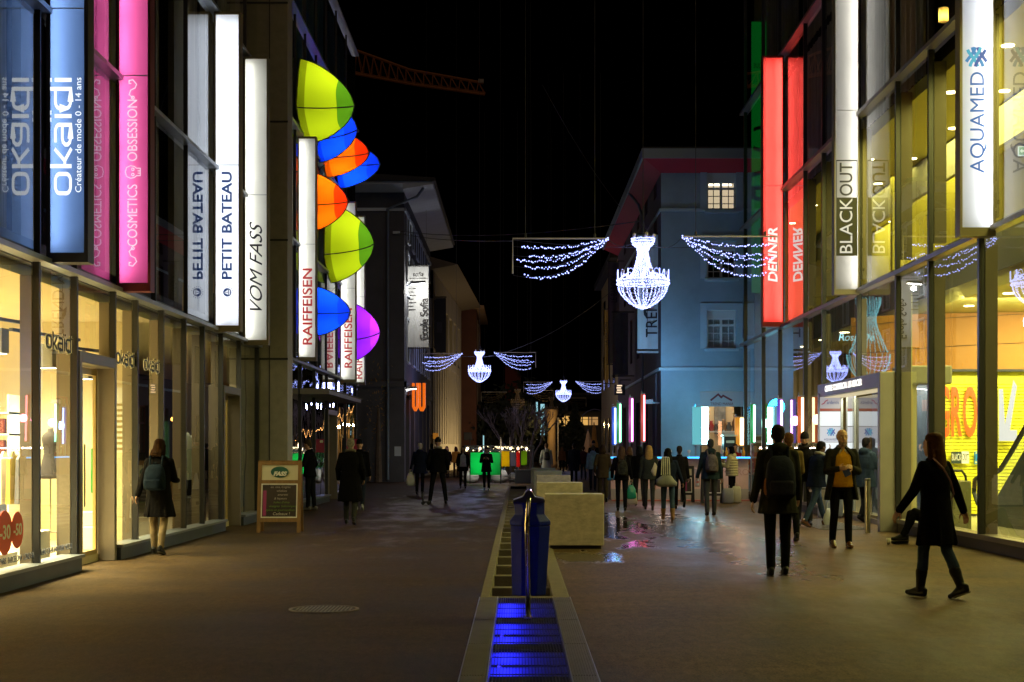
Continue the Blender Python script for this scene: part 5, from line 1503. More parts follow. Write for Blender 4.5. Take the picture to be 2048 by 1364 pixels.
area("bar_front_fill", BC, ((bx0 + bx1) / 2, YB - .34, zt + .25), bx1 - bx0, .05, 34, (1, .74, .62), rot=(R(-35), 0, 0))  # fill light added to brighten the bar front, no fixture there
# red floor mat
t = thing("red_mat", "red strip of floor matting along the foot of the bar", "mat", (4.6, YB - .3, 0))
q = MB(); q.box(bx0, bx1, YB - .75, YB - .02, .003, .02); q.build("matting", mat("red_matting", (.22, .05, .03), .9, noise=(4, .3)), t)
# bottles and glasses
for k, (px, kind) in enumerate(((1503, 'o'), (1510, 'o'), (1484, 'g'), (1340, 'g'), (1378, 'g'), (1452, 'o'), (1445, 'g'))):
    c = Vector((min(X_(px, YB + .3), 6.6), YB + .3 - .1 * (k % 2), zt - .006))
    q = MB(); q.lathe([(.045, 0), (.045, .14), (.04, .16), (.018, .2), (.018, .27)] if kind == 'o' else [(.03, 0), (.012, .02), (.01, .09), (.05, .14), (.045, .2)], c, 12)
    tag(q.build("bottle" if kind == 'o' else "drinking_glass", mat("juice", (.8, .35, .02), .2) if kind == 'o' else mat("glassware", (.6, .65, .7), .1, spec=.8), None, smooth=True), ("orange juice bottle standing on the bar counter" if kind == 'o' else "clear stemmed glass on the bar counter"), "bottle" if kind == 'o' else "glass", "drinks on the bar counter")
q = MB(); Yk = YB + 1.6
t = thing("coffee_machine", "dark coffee machine behind the bar counter", "coffee machine", P(1459, 905, Yk))
q.box(X_(1448, Yk), X_(1472, Yk), Yk, Yk + .4, .9, Z_(873, Yk)); q.build("body", mat("machine_black", (.03, .03, .035), .3, .4), t, bevel=.02)
q = MB(); q.box(X_(1446, Yk), X_(1474, Yk), Yk - .05, Yk + .45, Z_(872, Yk), Z_(870, Yk)); q.build("top_tray", steel, t)
q = MB(); q.box(X_(1452, Yk), X_(1468, Yk), Yk - .08, Yk - .01, Z_(886, Yk), Z_(881, Yk)); q.build("spout", steel, t)
# coloured tube lamps
def tube_lamp(label, px, py0, py1, Y, r, col, s, casing, zpost=0, point=0, white=(1, 1, 1)):
    t = thing("tube_lamp", label, "tube lamp", (X_(px, Y), Y, 0), group="coloured tube lamps round the bar")
    x, z0, z1 = X_(px, Y), Z_(py1, Y), Z_(py0, Y)
    q = MB(); q.tube([(x + r * .4, Y - r * .2, z0), (x + r * .4, Y - r * .2, z1)], r * .55, 12); q.build("lamp_tube", glow("tube_" + label.split()[0] + "_core", col, s), t, smooth=True)
    q = MB(); q.box(x - r * 1.6, x - r * .3, Y - r * .7, Y + r * .7, z0 - .02, z1 + .02); q.build("casing", glow("casing_" + label.split()[0], casing, .6), t)
    q = MB(); q.tube([(x - r, Y + r * 1.2, zpost), (x - r, Y + r * 1.2, z1 + .12)], .02, 8); q.box(x - r * 1.3, x + r, Y - r, Y + r * 1.2, z1 + .021, z1 + .05); q.box(x - r * 1.3, x + r, Y - r, Y + r * 1.2, z0 - .05, z0 - .021); q.build("post", alu, t)
    if point: lamp("lamp_light", t, (x, Y - .35, (z0 + z1) / 2), point, col, .12)
    return t
tube_lamp("blue tube lamp with blue casing, leftmost beside the bar", 1229, 816, 888, 45.6, .05, (.25, .4, 1), 8, (.005, .07, .8), 0, 12)
tube_lamp("green tube lamp with white core next to the blue one", 1239, 808, 884, 45.2, .05, (.3, 1, .6), 6, (.0, .35, .08), 0, 8)
tube_lamp("pink tube lamp standing at the bar corner", 1263, 797, 883, 44.7, .05, (1, .25, .8), 6, (.45, .05, .3), 0, 10)
tube_lamp("red tube lamp standing before the blue house side", 1287, 790, 882, 44.7, .05, (1, .2, .25), 6, (.55, .07, .02), 0, 10)
tube_lamp("thick cyan white tube lamp in front of the shop window", 1405, 815, 888, 46.8, .19, (.4, .95, 1), 22, (.2, .8, .9), 0, 0)
cy_l = lamp("lamp_light", BC, (X_(1386, 48.0), 46.8, 2.8), 140, (.006, .32, .66), .25)
tube_lamp("orange red tube lamp at the right of the shop window", 1481, 836, 890, 46.6, .11, (1, .45, .2), 12, (.9, .35, .02), 0, 14)
for lab, px, col, cas in (("emerald green tube lamp added for a glass wall reflection, leftmost there", 1507, (.4, 1, .75), (0, .4, .05)), ("violet tube lamp added for a glass wall reflection beside two walkers", 1561, (.85, .35, 1), (.12, .08, .75)), ("amber tube lamp added for a glass wall reflection next to the entrance", 1603, (1, .5, .25), (.8, .12, .01))):
    Yt = yr(px) * .978  # three tubes added to stand in for reflections in the glass
    tube_lamp(lab, px, 810 if px == 1507 else (800 if px == 1561 else 795), 884, Yt, .055, col, 5.5, cas, 0, 6)

# ------------------------------------------------------------------ CHANDELIER DECORATIONS over the street
bulb_m = glow("led_bulb", (.34, .40, 1), 4.2, True)
bulb_off = mat("unlit_bulb", (.42, .30, .14), .4)
wire_m = mat("wire_grey", (.03, .03, .035), .6)
frame_w = mat("white_frame_metal", (.55, .5, .45), .5)
def chand_parts(lit, parent, beads=1.0):
    """local origin at the top ring; total height about 1.55 m"""
    bm_ = bulb_m if lit else bulb_off
    prof = [(.24, 0), (.235, -.06)]
    q = MB(); n = 48
    def ringb(r, z, cnt, s=.016, jit=.009):
        for k in range(cnt):
            a = 2 * math.pi * k / cnt
            q.octa((r * math.cos(a) + random.uniform(-jit, jit), r * math.sin(a) + random.uniform(-jit, jit), z + random.uniform(-jit, jit)), s)
    ringb(.24, 0, int(70 * beads)); ringb(.24, -.05, int(70 * beads)); ringb(.55, -.88, int(130 * beads), .018); ringb(.55, -.95, int(130 * beads), .018); ringb(.53, -.915, int(100 * beads))
    q.build("light_ring", bm_, parent)
    q = MB()
    def strand(f, a, cnt, s=.015, jit=.010):
        for i in range(cnt):
            r, z = f(i / (cnt - 1))
            b = a + random.uniform(-.02, .02)
            q.octa((r * math.cos(b) + random.uniform(-jit, jit), r * math.sin(b) + random.uniform(-jit, jit), z + random.uniform(-jit, jit)), s)
    for k in range(28):
        a = 2 * math.pi * k / 28
        strand(lambda t: (.22 - .10 * math.sin(t * math.pi / 2), -.10 - .13 * t), a, int(8 * beads) + 2, .016)
        strand(lambda t: (.10 + .16 * t ** 1.6, -.20 - .62 * t), a, int(30 * beads), .015)
    q.build("upper_strands", bm_, parent)
    q = MB()
    for k in range(17):
        a = 2 * math.pi * k / 17
        strand(lambda t: (.055 + (.53 - .055) * (math.cos(t * math.pi / 2) ** .75 if t < .999 else 0), -.95 - .52 * t ** .9), a, int(32 * beads), .014)
    q.build("basket_strands", bm_, parent)
    q = MB()
    for k in range(10):
        a = 2 * math.pi * (k + .5) / 10
        d = Vector((math.cos(a), math.sin(a), 0)); e = Vector((-math.sin(a), math.cos(a), 0))
        for i in range(int(16 * beads)):
            t = 2 * math.pi * i / 16
            q.octa(d * (.46 - .0) + e * (.07 * math.cos(t)) + Vector((0, 0, -.74 + .08 * math.sin(t))), .011)
        for i in range(int(12 * beads)): q.octa(d * .56 + Vector((0, 0, -.88 + .22 * i / 12)), .018)
        for i in range(int(14 * beads)): q.octa(d * (.52 - .27 * i / 14) + Vector((0, 0, -.86 + .10 * math.sin(i / 14 * math.pi))), .015)
    q.build("candle_arms", bm_, parent)
    q = MB()
    def hoop(r, z, t_=.007): q.tube([(r * math.cos(2 * math.pi * k / 28), r * math.sin(2 * math.pi * k / 28), z) for k in range(29)], t_, 5)
    hoop(.23, -.02); hoop(.54, -.91, .01); hoop(.47, -1.1, .005); hoop(.36, -1.25, .005)
    for k in range(6):
        a = 2 * math.pi * k / 6; c_, s_ = math.cos(a), math.sin(a)
        q.tube([(.23 * c_, .23 * s_, -.02), (.11 * c_, .11 * s_, -.22), (.2 * c_, .2 * s_, -.7), (.54 * c_, .54 * s_, -.91), (.45 * c_, .45 * s_, -1.14), (.05 * c_, .05 * s_, -1.47)], .006, 5)
    q.build("frame", frame_w, parent)
    for k in range(5):
        a = 2 * math.pi * k / 5 + .6
        for rr_, zz in ((.23, .075), (.52, -.72)):
            q = MB(); q.ell((rr_ * math.cos(a), rr_ * math.sin(a), zz), (.035, .035, .045), 8, 6)
            q.build("white_globe", mat("globe_plastic", (.6, .55, .5), .5), parent)
    q = MB(); q.tube([(0, 0, .04), (0, 0, 22)], .008, 5); q.tube([(.23, 0, 0), (0, 0, .35), (-.23, 0, 0)], .005, 5); q.build("suspension_wire", wire_m, parent)
def swag_parts(lit, parent, beads=1.0):
    """local origin at the inner top end, running along +x"""
    bm_ = bulb_m if lit else bulb_off
    q = MB(); q.tube([(0, 0, 0), (2.02, 0, 0), (2.02, 0, -.74)], .018, 6); q.build("frame", frame_w, parent)
    ends = (-.17, -.36, -.45, -.58, -.78)
    for j, ze in enumerate(ends):
        q = MB(); n = int(46 * beads)
        L = 1.95 - (.12, .28, .02, .2, .18)[j]
        for i in range(n):
            t = (i + random.uniform(-.3, .3)) / (n - 1); t = min(1, max(0, t))
            z = ze * (1 - (1 - t) ** 1.9) * (1.0) - .05 * math.sin(t * math.pi) * (1 + j * .5)
            q.octa((.0 + L * t, random.uniform(-.025, .025), z + random.uniform(-.03, .022)), random.uniform(.011, .020))
        q.build("light_string", bm_, parent)
        w_ = MB(); w_.tube([(2.01 * t, 0, ze * (1 - (1 - t) ** 1.9) - .05 * math.sin(t * math.pi) * (1 + j * .5)) for t in [i / 10 for i in range(11)]], .004, 4); w_.build("string_wire", wire_m, parent)
    q = MB(); q.tube([(.28, 0, .02), (.28, 0, 22)], .007, 5); q.tube([(1.75, 0, .02), (1.75, 0, 22)], .007, 5); q.ell((.28, 0, .06), (.03, .03, .06), 6, 5); q.ell((1.75, 0, .06), (.03, .03, .06), 6, 5); q.build("suspension_wire", wire_m, parent)
protoC = protoS = None
def place_chand(label, px, py, Y, power=0, lit=True, scale=1.0, beads=1.0):
    global protoC
    if lit and beads == 1.0 and protoC is not None:
        t = copy_tree(protoC); t.location = P(px, py, Y); tag(t, label)
    else:
        t = thing("chandelier_light", label, "chandelier", P(px, py, Y), group="light chandeliers hung over the street", local=True)
        chand_parts(lit, t, beads)
        if lit: protoC = t
    t.scale = (scale,) * 3
    t.rotation_euler.z = random.uniform(0, 1)
    return t
def place_swag(label, px, py, Y, flip, lit=True, scale=1.0):
    global protoS
    if lit and protoS is not None:
        t = copy_tree(protoS); tag(t, label)
    else:
        t = thing("light_swag", label, "light garland", (0, 0, 0), group="light garlands beside the chandeliers", local=True)
        swag_parts(lit, t)
        if lit: protoS = t
    t.location = P(px, py, Y)
    t.scale = (scale,) * 3
    t.rotation_euler = (0, 0, math.pi if flip else 0)
    return t
Yc1, Yc2, Yc3 = 31.8, 73.4, 107.0
c1 = place_chand("bright white chandelier light nearest, before the blue house", 1286, 478, Yc1)
place_swag("white light garland left of the nearest chandelier", 1216, 477, Yc1, True)
place_swag("white light garland crossing towards the red sign", 1365, 473, Yc1, False)
c2 = place_chand("bright white chandelier light over the mid street, left of centre", 959, 704, Yc2)
place_swag("white light garland left of the mid street chandelier", 924, 707, Yc2, True)
place_swag("white light garland right of the mid street chandelier", 989, 705, Yc2, False)
c3 = place_chand("small bright chandelier light far down the street", 1127, 762, Yc3)
place_swag("small white light garland left of the far chandelier", 1104, 764, Yc3, True, scale=1.0)
place_swag("small white light garland right of the far chandelier", 1152, 763, Yc3, False, scale=1.0)
for c, Yc, nm in ((P(1286, 545, Yc1), Yc1, c1), (P(959, 735, Yc2), Yc2, c2), (P(1127, 785, Yc3), Yc3, c3)):
    l = bpy.data.lights.new("chandelier_glow", 'POINT'); l.energy = 130; l.color = (.45, .5, 1); l.shadow_soft_size = .3
    o = bpy.data.objects.new("chandelier_glow", l); COL.objects.link(o); o.location = c; o.location.z -= 0
    o.parent = nm; o.location = (0, 0, -1.75)
u1 = place_chand("unlit golden chandelier hanging before the dark trees", 1035, 781, 118, lit=False, scale=1.0, beads=.6)
u2 = copy_tree(u1); u2.location = P(1103, 797, 126); tag(u2, "unlit golden chandelier hanging before the stone column")
s1 = place_swag("unlit garland frame left of the first unlit chandelier", 1014, 784, 118, True, lit=False)
s2 = copy_tree(s1); s2.location = P(1056, 781, 118); s2.rotation_euler = (0, 0, 0); tag(s2, "unlit garland frame above the vertical lit signs")
s3 = copy_tree(s1); s3.location = P(1124, 796, 126); s3.rotation_euler = (0, 0, 0); tag(s3, "unlit garland frame right of the far lit chandelier")
# cyan bead hanging added inside the hall, standing in for a reflection
Yi = 29.0
t = thing("reflection_beads", "tall cyan bead hanging added for a reflection above the entrance", "chandelier", P(1737, 597, Yi + 3), local=True)
q = MB()
cyan_b = glow("cyan_bulb", (.30, .85, 1), 1.1, True)
for k in range(22):
    a = 2 * math.pi * k / 22
    for i in range(50):
        s_ = i / 49
        r = (.26 if s_ < .08 else .26 - .1 * min(1, (s_ - .08) / .25) + .25 * max(0, (s_ - .45) / .55) ** 1.2) * 1.0
        q.octa((r * math.cos(a) + random.uniform(-.01, .01), r * math.sin(a), -1.15 * s_ + random.uniform(-.01, .01)), .011)
    for i in range(24):
        s_ = i / 23; r = .46 * math.cos(s_ * 1.25) ** .6
        q.octa((r * math.cos(a), r * math.sin(a), -1.2 - .5 * s_), .010)
q.build("bead_strands", cyan_b, t)
q = MB(); q.tube([(0, 0, 0), (0, 0, 1.2)], .008, 5); q.build("cord", black, t)
text("Rosi  De", P(1700, 671, 29.0) + Vector((0, 0, 0)), .22, glow("cyan_script", (.4, .9, 1), 1.2), t, 'cam', length=.75, shear=.2)
t2 = [o for o in t.children if o.type == 'FONT'][0]; t2.location = P(1712, 675, Yi + 2.7) - t.location
# span wires across the street
def wire(label, pts, r=.006):
    q = MB(); q.tube(pts, r, 5)
    tag(q.build("span_wire", wire_m), label, "wire", "thin wires spanning the street")
def sagline(a, b, sag, n=12): return [a.lerp(b, i / n) - Vector((0, 0, sag * 4 * (i / n) * (1 - i / n))) for i in range(n + 1)]
wire("thin wire rising from the left houses to the nearest chandelier", sagline(P(800, 462, 60), P(1290, 441, 33), .25), .012)
wire("second thin wire running just below it to the garland frame", sagline(P(795, 466, 60), P(1025, 482, 32), .1), .01)
wire("thin wire through the nearest garlands and chandelier", sagline(P(1025, 480, Yc1 + .1), P(1500, 488, Yc1 + .1), .12))
wire("dark cable looping between the garlands and nearest chandelier", sagline(P(1216, 478, Yc1), P(1275, 477, Yc1), .16) + sagline(P(1297, 477, Yc1), P(1365, 473, Yc1), .22))
wire("thin wire between the mid street garlands and chandelier", sagline(P(840, 706, Yc2), P(1075, 704, Yc2), .2), .012)
wire("slanting wire from the red eaves up into the night", sagline(P(1262, 440, 60), P(1085, 170, 50), .3), .01)
wire("slanting wire low over the mid street", sagline(P(960, 715, 74), P(1250, 560, 60), .6), .01)

# ------------------------------------------------------------------ CRANE in the dark
YC = 140.0
t = thing("tower_crane", "rust coloured lattice crane jib in the night sky", "crane", (-16, YC, 0))
cr = mat("crane_rust", (.30, .10, .02), .7)
def jib(a): return a
tops = [P(690, 97 + (-14) * .3, YC), P(820, 140, YC), P(966, 166, YC)]
def lerp3(p, t_):
    return p[0].lerp(p[1], t_ * 2) if t_ < .5 else p[1].lerp(p[2], t_ * 2 - 1)
bot = [P(690, 147, YC), P(830, 173, YC), P(970, 192, YC)]
wv = Vector((0, 1.2, .55))
q = MB(); q.tube(tops, .14, 6); q.tube([p - Vector((0, .6, 0)) for p in bot], .12, 6); q.tube([p + wv for p in bot], .12, 6); q.build("chords", cr, t)
q = MB()
N_ = 16
for k in range(N_):
    a, b, c = k / N_, (k + .5) / N_, (k + 1) / N_
    for off in (Vector((0, -.6, 0)), wv):
        q.tube([lerp3(bot, a) + off, lerp3(tops, b)], .05, 4); q.tube([lerp3(tops, b), lerp3(bot, c) + off], .05, 4)
    q.tube([lerp3(bot, a) + Vector((0, -.6, 0)), lerp3(bot, c) + wv], .05, 4)
q.build("lattice", cr, t)
q = MB(); c = P(962, 163, YC); q.box(c.x - .25, c.x + .25, YC - .2, YC + .2, c.z - .15, c.z + .2); q.build("end_box", mat("crane_grey", (.3, .25, .24), .6), t)
q = MB(); xm = X_(560, YC); q.box(xm - .9, xm + .9, YC - .9, YC + .9, 0, 46); q.build("mast", cr, t)

# ------------------------------------------------------------------ WATER CHANNEL in the middle of the street
WC = thing("water_channel", "stone edged water channel with blue lit grating down the street", "water channel", (.07, 15, 0))
conc = mat("kerb_concrete", (.15, .125, .09), .8, noise=(5, .2), bump=(40, .4))
gi0, gi1 = -.19, .345
YG = 15.0
plate = mat("ribbed_plate", (.20, .175, .15), .55, .2, noise=(4, .2))
def ribbed(x0, x1, y0, y1):
    q = MB(); q.box(x0, x1, y0, y1, -.04, .006)
    n = int((x1 - x0) / .018)
    for k in range(n):
        x = x0 + .006 + k * .018
        q.box(x, x + .008, y0 + .01, y1 - .01, .0062, .0125)
    return q.build("cover_plate", plate, WC)
y = CH0
while y < YG - .1:
    y1 = min(y + 1.6, YG)
    ribbed(GX0 + .003, gi0 - .012, y, y1 - .006); ribbed(gi1 + .012, GX1 - .003, y, y1 - .006)
    y = y1
q = MB(); q.box(gi0 - .012, gi0 - .002, CH0, YG, -.05, .014); q.box(gi1 + .002, gi1 + .012, CH0, YG, -.05, .014); q.box(GX0 - .004, GX0 + .002, CH0, YG, -.05, .012); q.box(GX1 - .002, GX1 + .006, CH0, YG, -.05, .012); q.build("edge_rail", mat("edge_steel", (.4, .38, .36), .3, .9), WC)
# grating bars
bars = mat("grating_steel", (.10, .09, .085), .4, .8)
y = CH0
while y < YG - .05:
    y1 = min(y + .82, YG)
    q = MB()
    n = 24
    for k in range(n + 1):
        x = gi0 + .004 + (gi1 - gi0 - .014) * k / n
        q.box(x, x + .0045, y, y1 - .012, -.014, .004)
    for yy in (y, (y + y1) / 2, y1 - .02):
        q.box(gi0 + .004, gi1 - .004, yy, yy + .004, -.002, .0025)
    q.build("grating", bars, WC)
    y = y1
# blue lamps below: light plates brighter at the left through a real strip lamp
q = MB(); q.box(gi0 - .1, gi1 + .05, CH0, YG, -.50, -.46); q.box(gi0 - .1, gi0 - .08, CH0, YG, -.46, -.05); q.box(gi1 + .04, gi1 + .05, CH0, YG, -.46, -.05); q.box(GX0, GX1, CH0 - .05, CH0, -.5, -.01)
q.build("trough", mat("trough_concrete", (.25, .25, .25), .7), WC)
def lam(y0, y1):
    q = MB(); q.quad((gi0 + .004, y0, -.03), (gi1 - .006, y0, -.03), (gi1 - .006, y1, -.03), (gi0 + .004, y1, -.03))
    q.build("diffuser_plate", translucent("milk_plate", (.8, .8, .85), .1), WC)
    q = MB(); q.box(gi0 + .03, gi0 + .06, y0 + .14, y1 - .04, -.24, -.22); q.build("blue_lamp", glow("blue_lamp_body", (.05, .04, 1), 2, True), WC)
    area("blue_lamp_light", WC, (gi0 + .10, (y0 + y1) / 2, -.13), .06, (y1 - y0) * .9, 2.1 * (y1 - y0), (.012, .016, 1), rot=(R(180), 0, 0))
for pa, pb in ((1200, 1230), (1241, 1262), (1266, 1282), (1297, 1322), (1326, 1346)):
    lam(GY(pb), GY(pa))
for y0 in (6.2, 7.4, 8.6): lam(y0, y0 + .45)
for pa, pb in ((1230, 1241), (1282, 1297), (1346, 1372)):
    q = MB(); q.box(gi0 + .002, gi1 - .004, GY(pb) + .02, GY(pa) - .02, -.036, -.020); q.build('gap_blocker', mat('gap_dark', (.06, .055, .05), .5, .5), WC)  # dark strips added to keep blue light out of the gaps
# open channel further on
q = MB()
q.box(GX0, GX0 + .10, YG, CH1, -.45, .008); q.box(GX1 - .17, GX1, YG, CH1, -.45, .008); q.box(GX0, GX1, YG - .0, YG + .14, -.45, .004)
q.build("channel_kerb", conc, WC, bevel=.01)
q = MB(); q.box(GX0 + .1, GX1 - .17, YG + .14, CH1, -.5, -.45); q.build("channel_bed", mat("wet_bed", (.02, .018, .015), .3), WC)
q = MB(); q.quad((GX0 + .1, YG + .14, -.22), (GX1 - .17, YG + .14, -.22), (GX1 - .17, CH1, -.22), (GX0 + .1, CH1, -.22)); q.build("water", mat("dark_water", (.004, .004, .005), .03, spec=.9, bump=(6, .3, .01)), WC)
y = 16.4
while y < CH1 - 2:
    q = MB(); q.box(GX0 + .101, GX1 - .171, y, y + .22, -.2, -.03); q.build("cross_slab", conc, WC, bevel=.008)
    y += 1.55
# ------------------------------------------------------------------ marble blocks
mb_m = mat("beige_marble", (.45, .40, .37), .5, noise=(6, .26), bump=(14, .25), stretch=(1, 1, 1.8))
for k, (pl, pr_, pt, Y, lab) in enumerate(((1090, 1208, 988, 22.35, "nearest beige marble seat block beside the channel, behind the bin"), (1073, 1165, 965, 28.4, "second beige marble seat block, partly behind the nearest"), (1073, 1141, 950.5, 38.5, "third beige marble seat block along the channel"), (1067, 1124, 941.5, 46, "fourth marble seat block, duller and greenish"), (1062, 1111, 936, 54, "farthest marble seat block, pale blue green lit"))):
    q = MB(); q.box(X_(pl, Y), X_(pr_, Y), Y, Y + .55, .05, Z_(pt, Y))
    t = thing("marble_block", lab, "stone block", (X_((pl + pr_) / 2, Y), Y, 0), group="marble seat blocks along the water channel")
    q.build("block", mb_m if k < 3 else mat("green_marble", (.34, .36, .30), .5, noise=(3, .15)), t, bevel=.012)
    q = MB(); q.box(X_(pl, Y) + .08, X_(pr_, Y) - .04, Y + .05, Y + .5, 0, .05); q.build("plinth", black, t)
# ------------------------------------------------------------------ waste bin on its bent post
YW = 13.15
t = thing("waste_bin", "blue lit plastic waste bin hung on a bent steel post over the channel", "waste bin", (X_(1055, YW), YW, 0))
s_ = YW / F
bx = lambda px, py, dy=0: (X_(px, YW), YW + dy, Z_(py, YW))
blue_pl = mat("bin_plastic", (.010, .026, .30), .6, noise=(8, .15), bump=(60, .15), spec=.15)
def octring(x0, x1, d0, d1, z, c=.28):
    w_ = (x1 - x0); e = w_ * c
    return [(x0 + e, YW + d0, z), (x1 - e, YW + d0, z), (x1, YW + d0 + (d1 - d0) * c, z), (x1, YW + d1 - (d1 - d0) * c, z), (x1 - e, YW + d1, z), (x0 + e, YW + d1, z), (x0, YW + d1 - (d1 - d0) * c, z), (x0, YW + d0 + (d1 - d0) * c, z)]
q = MB()
q.loft([octring(X_(1024, YW), X_(1092, YW), .06, .36, Z_(1193, YW)), octring(X_(1021, YW), X_(1101, YW), .04, .40, Z_(1053, YW))])
q.build("bin_body", blue_pl, t, bevel=.008)
q = MB(); q.loft([octring(X_(1020, YW), X_(1102, YW), .035, .41, Z_(1052, YW)), octring(X_(1019, YW), X_(1102, YW), .035, .41, Z_(1044, YW)), octring(X_(1030, YW), X_(1090, YW), .05, .38, Z_(1030, YW)), octring(X_(1027, YW), X_(1090, YW), .05, .38, Z_(1003, YW))]); q.build("bin_neck", blue_pl, t, bevel=.008)
q = MB()
hood = [(1025, 1008), (1026, 1001), (1046, 994), (1051, 984), (1058, 980), (1065, 984), (1070, 994), (1090, 999), (1091, 1006)]
q.prism([Vector(bx(x, y, .045)) for x, y in hood], (0, .36, 0)); q.build("hood", mat("hood_plastic", (.03, .03, .045), .4, noise=(8, .15)), t, bevel=.01)
q = MB(); q.tube([bx(1057, 1239, 0), bx(1054, 1050, 0), bx(1057, 1008, .0), bx(1060, 992, .08), bx(1059, 983, .25)], .022, 14); q.build("post", mat("polished_steel", (.62, .6, .58), .14, 1), t, smooth=True)
q = MB(); q.box(X_(1048, YW), X_(1064, YW), YW - .03, YW + .07, .006, .02); q.build("foot_plate", steel, t)
q = MB()
for py in (1068, 1100, 1130): q.ell(bx(1054, py, -.024), (.008, .006, .008), 8, 6)
q.build("rivets", alu, t)
# manhole cover
Ym = GY(1219); c = Vector((X_(648, Ym), Ym, 0))
t = thing("manhole_cover", "round ribbed iron manhole cover in the dark asphalt", "manhole cover", c)
q = MB(); q.lathe([(.31, .001), (.31, .004), (.0, .004)], c, 48); q.build("plate", mat("cast_iron_dark", (.030, .026, .024), .6, .2), t)
q = MB()
for k in range(48):
    a0, a1 = 2 * math.pi * k / 48, 2 * math.pi * (k + 1) / 48
    q.add([(c.x + r * math.cos(a), c.y + r * math.sin(a), z) for r, z in ((.325, .001), (.325, .009), (.295, .009), (.295, .0045)) for a in (a0, a1)], [(0, 1, 3, 2), (2, 3, 5, 4), (4, 5, 7, 6)])
q.build("rim", mat("cast_iron", (.17, .145, .125), .5, .2, noise=(10, .3)), t)
q = MB()
for k in range(15):
    x = -.245 + k * .035; hw = math.sqrt(max(0, .27 ** 2 - x * x)); q.box(c.x + x - .007, c.x + x + .007, c.y - hw, c.y + hw, .0045, .009)
q.build("ribs", MATS["cast_iron"], t)
# bollards
for k, (px, py0, py1, lab) in enumerate(((1735, 957, 1066, "brushed steel bollard right in front of the entrance portal"), (1648, 975, 1042, "brushed steel bollard behind the walkers near the entrance"))):
    Y = GY(py1); t = thing("bollard", lab, "bollard", (X_(px, Y), Y, 0), group="steel bollards by the entrance")
    z = Z_(py0, Y)
    q = MB(); q.lathe([(.052, 0), (.052, z - .045)], t.location, 24); q.build("post", steel, t, smooth=False)
    q = MB(); q.lathe([(.050, z - .044), (.053, z - .04), (.053, z - .006), (.045, z), (.0, z)], t.location, 24); q.build("cap", mat("dark_cap", (.2, .19, .17), .35, .9), t)
# drain cover strip tiles by the entrance
t = thing("entrance_grating", "wet tiled door mat grating in front of the entrance", "grating", (6.3, 29.5, 0))
q = MB(); q.box(5.6, 6.5, 27.6, 31.8, .002, .012); q.build("frame", mat("wet_tile", (.16, .15, .14), .14, noise=(6, .3)), t)
q = MB()
for k in range(14): q.box(5.6, 6.5, 27.6 + k * .3, 27.62 + k * .3, .0125, .016)
q.build("ribs", steel, t)
# ------------------------------------------------------------------ SANDWICH BOARD on the left
Yb = GY(1064)
wood = mat("oak_wood", (.22, .115, .035), .55, noise=(3, .25), stretch=(8, 8, 1))
def sandwich(label, x0, x1, Y, ztop, fm, tilt=.16, legs=.22):
    t = thing("sandwich_board", label, "sign board", ((x0 + x1) / 2, Y, 0), local=True)
    w_ = x1 - x0; hw = w_ / 2
    for side in (1, -1):
        def pt(x, z, d): return Vector((x, side * ((-tilt) * (1 - z / ztop) - .012 + d), z))
        q = MB()
        def slab(xa, xb, za, zb, d0, d1, flare=0):
            v = [pt(xa - flare * (1 - za / ztop), za, d0), pt(xb + flare * (1 - za / ztop) * (1 if xb > 0 else -1) * (1 if xb > 0 else 1), za, d0), pt(xb, zb, d0), pt(xa, zb, d0), pt(xa, za, d1), pt(xb, za, d1), pt(xb, zb, d1), pt(xa, zb, d1)]
            v[0] = pt(xa, za, d0); v[1] = pt(xb, za, d0)
            q.add(v, [(0, 1, 2, 3), (7, 6, 5, 4), (0, 4, 5, 1), (1, 5, 6, 2), (2, 6, 7, 3), (3, 7, 4, 0)])
        slab(-hw, -hw + .065, 0, ztop, 0, .03); slab(hw - .065, hw, 0, ztop, 0, .03)
        slab(-hw + .065, hw - .065, ztop - .08, ztop, 0, .03); slab(-hw + .065, hw - .065, ztop * .68, ztop * .68 + .06, 0, .03); slab(-hw + .065, hw - .065, legs, legs + .07, 0, .03)
        q.build("frame", fm, t)
        if side == 1:
            q = MB(); slab(-hw + .066, hw - .066, ztop * .68 + .061, ztop - .081, .012, .02); q.build("header", mat("cream_board", (.62, .56, .40), .6), t)
            q = MB(); slab(-hw + .09, hw - .09, legs + .1, ztop * .68 - .03, .012, .02); q.build("chalkboard", mat("chalkboard", (.030, .018, .014), .5, noise=(3, .4)), t)
            q = MB()
            slab(-hw + .067, -hw + .085, legs + .072, ztop * .68 - .002, .004, .01); slab(hw - .085, hw - .067, legs + .072, ztop * .68 - .002, .004, .01); slab(-hw + .085, hw - .085, ztop * .68 - .02, ztop * .68 - .002, .004, .01); slab(-hw + .085, hw - .085, legs + .072, legs + .09, .004, .01); q.build("white_border", white_p, t)
            q = MB(); slab(-hw + .1, -hw + .16, legs + .11, ztop * .66 - .1, .009, .0115); q.build("chalk_stripe", mat("pink_chalk", (.30, .03, .14), .8), t)
    return t, pt
t, _ = sandwich("wooden sandwich board with chalk lettering before the stone pier", X_(517, Yb), X_(604, Yb), Yb, Z_(921, Yb), wood, .2, .19)
ztop = Z_(921, Yb)
def bpt(x, z, d=.0): return Vector((x, (-.2) * (1 - z / ztop) - .012 + d, z))
q = MB()
c = bpt(.0, ztop * .84, -.013); q.lathe([(.001, 0), (.16, .0), (.16, .003)], c, 28, '-y')
for i, v in enumerate(q.v): v.z = c.z + (v.z - c.z) * .62
eb = q.build("emblem", mat("green_emblem", (.02, .11, .09), .5), t)
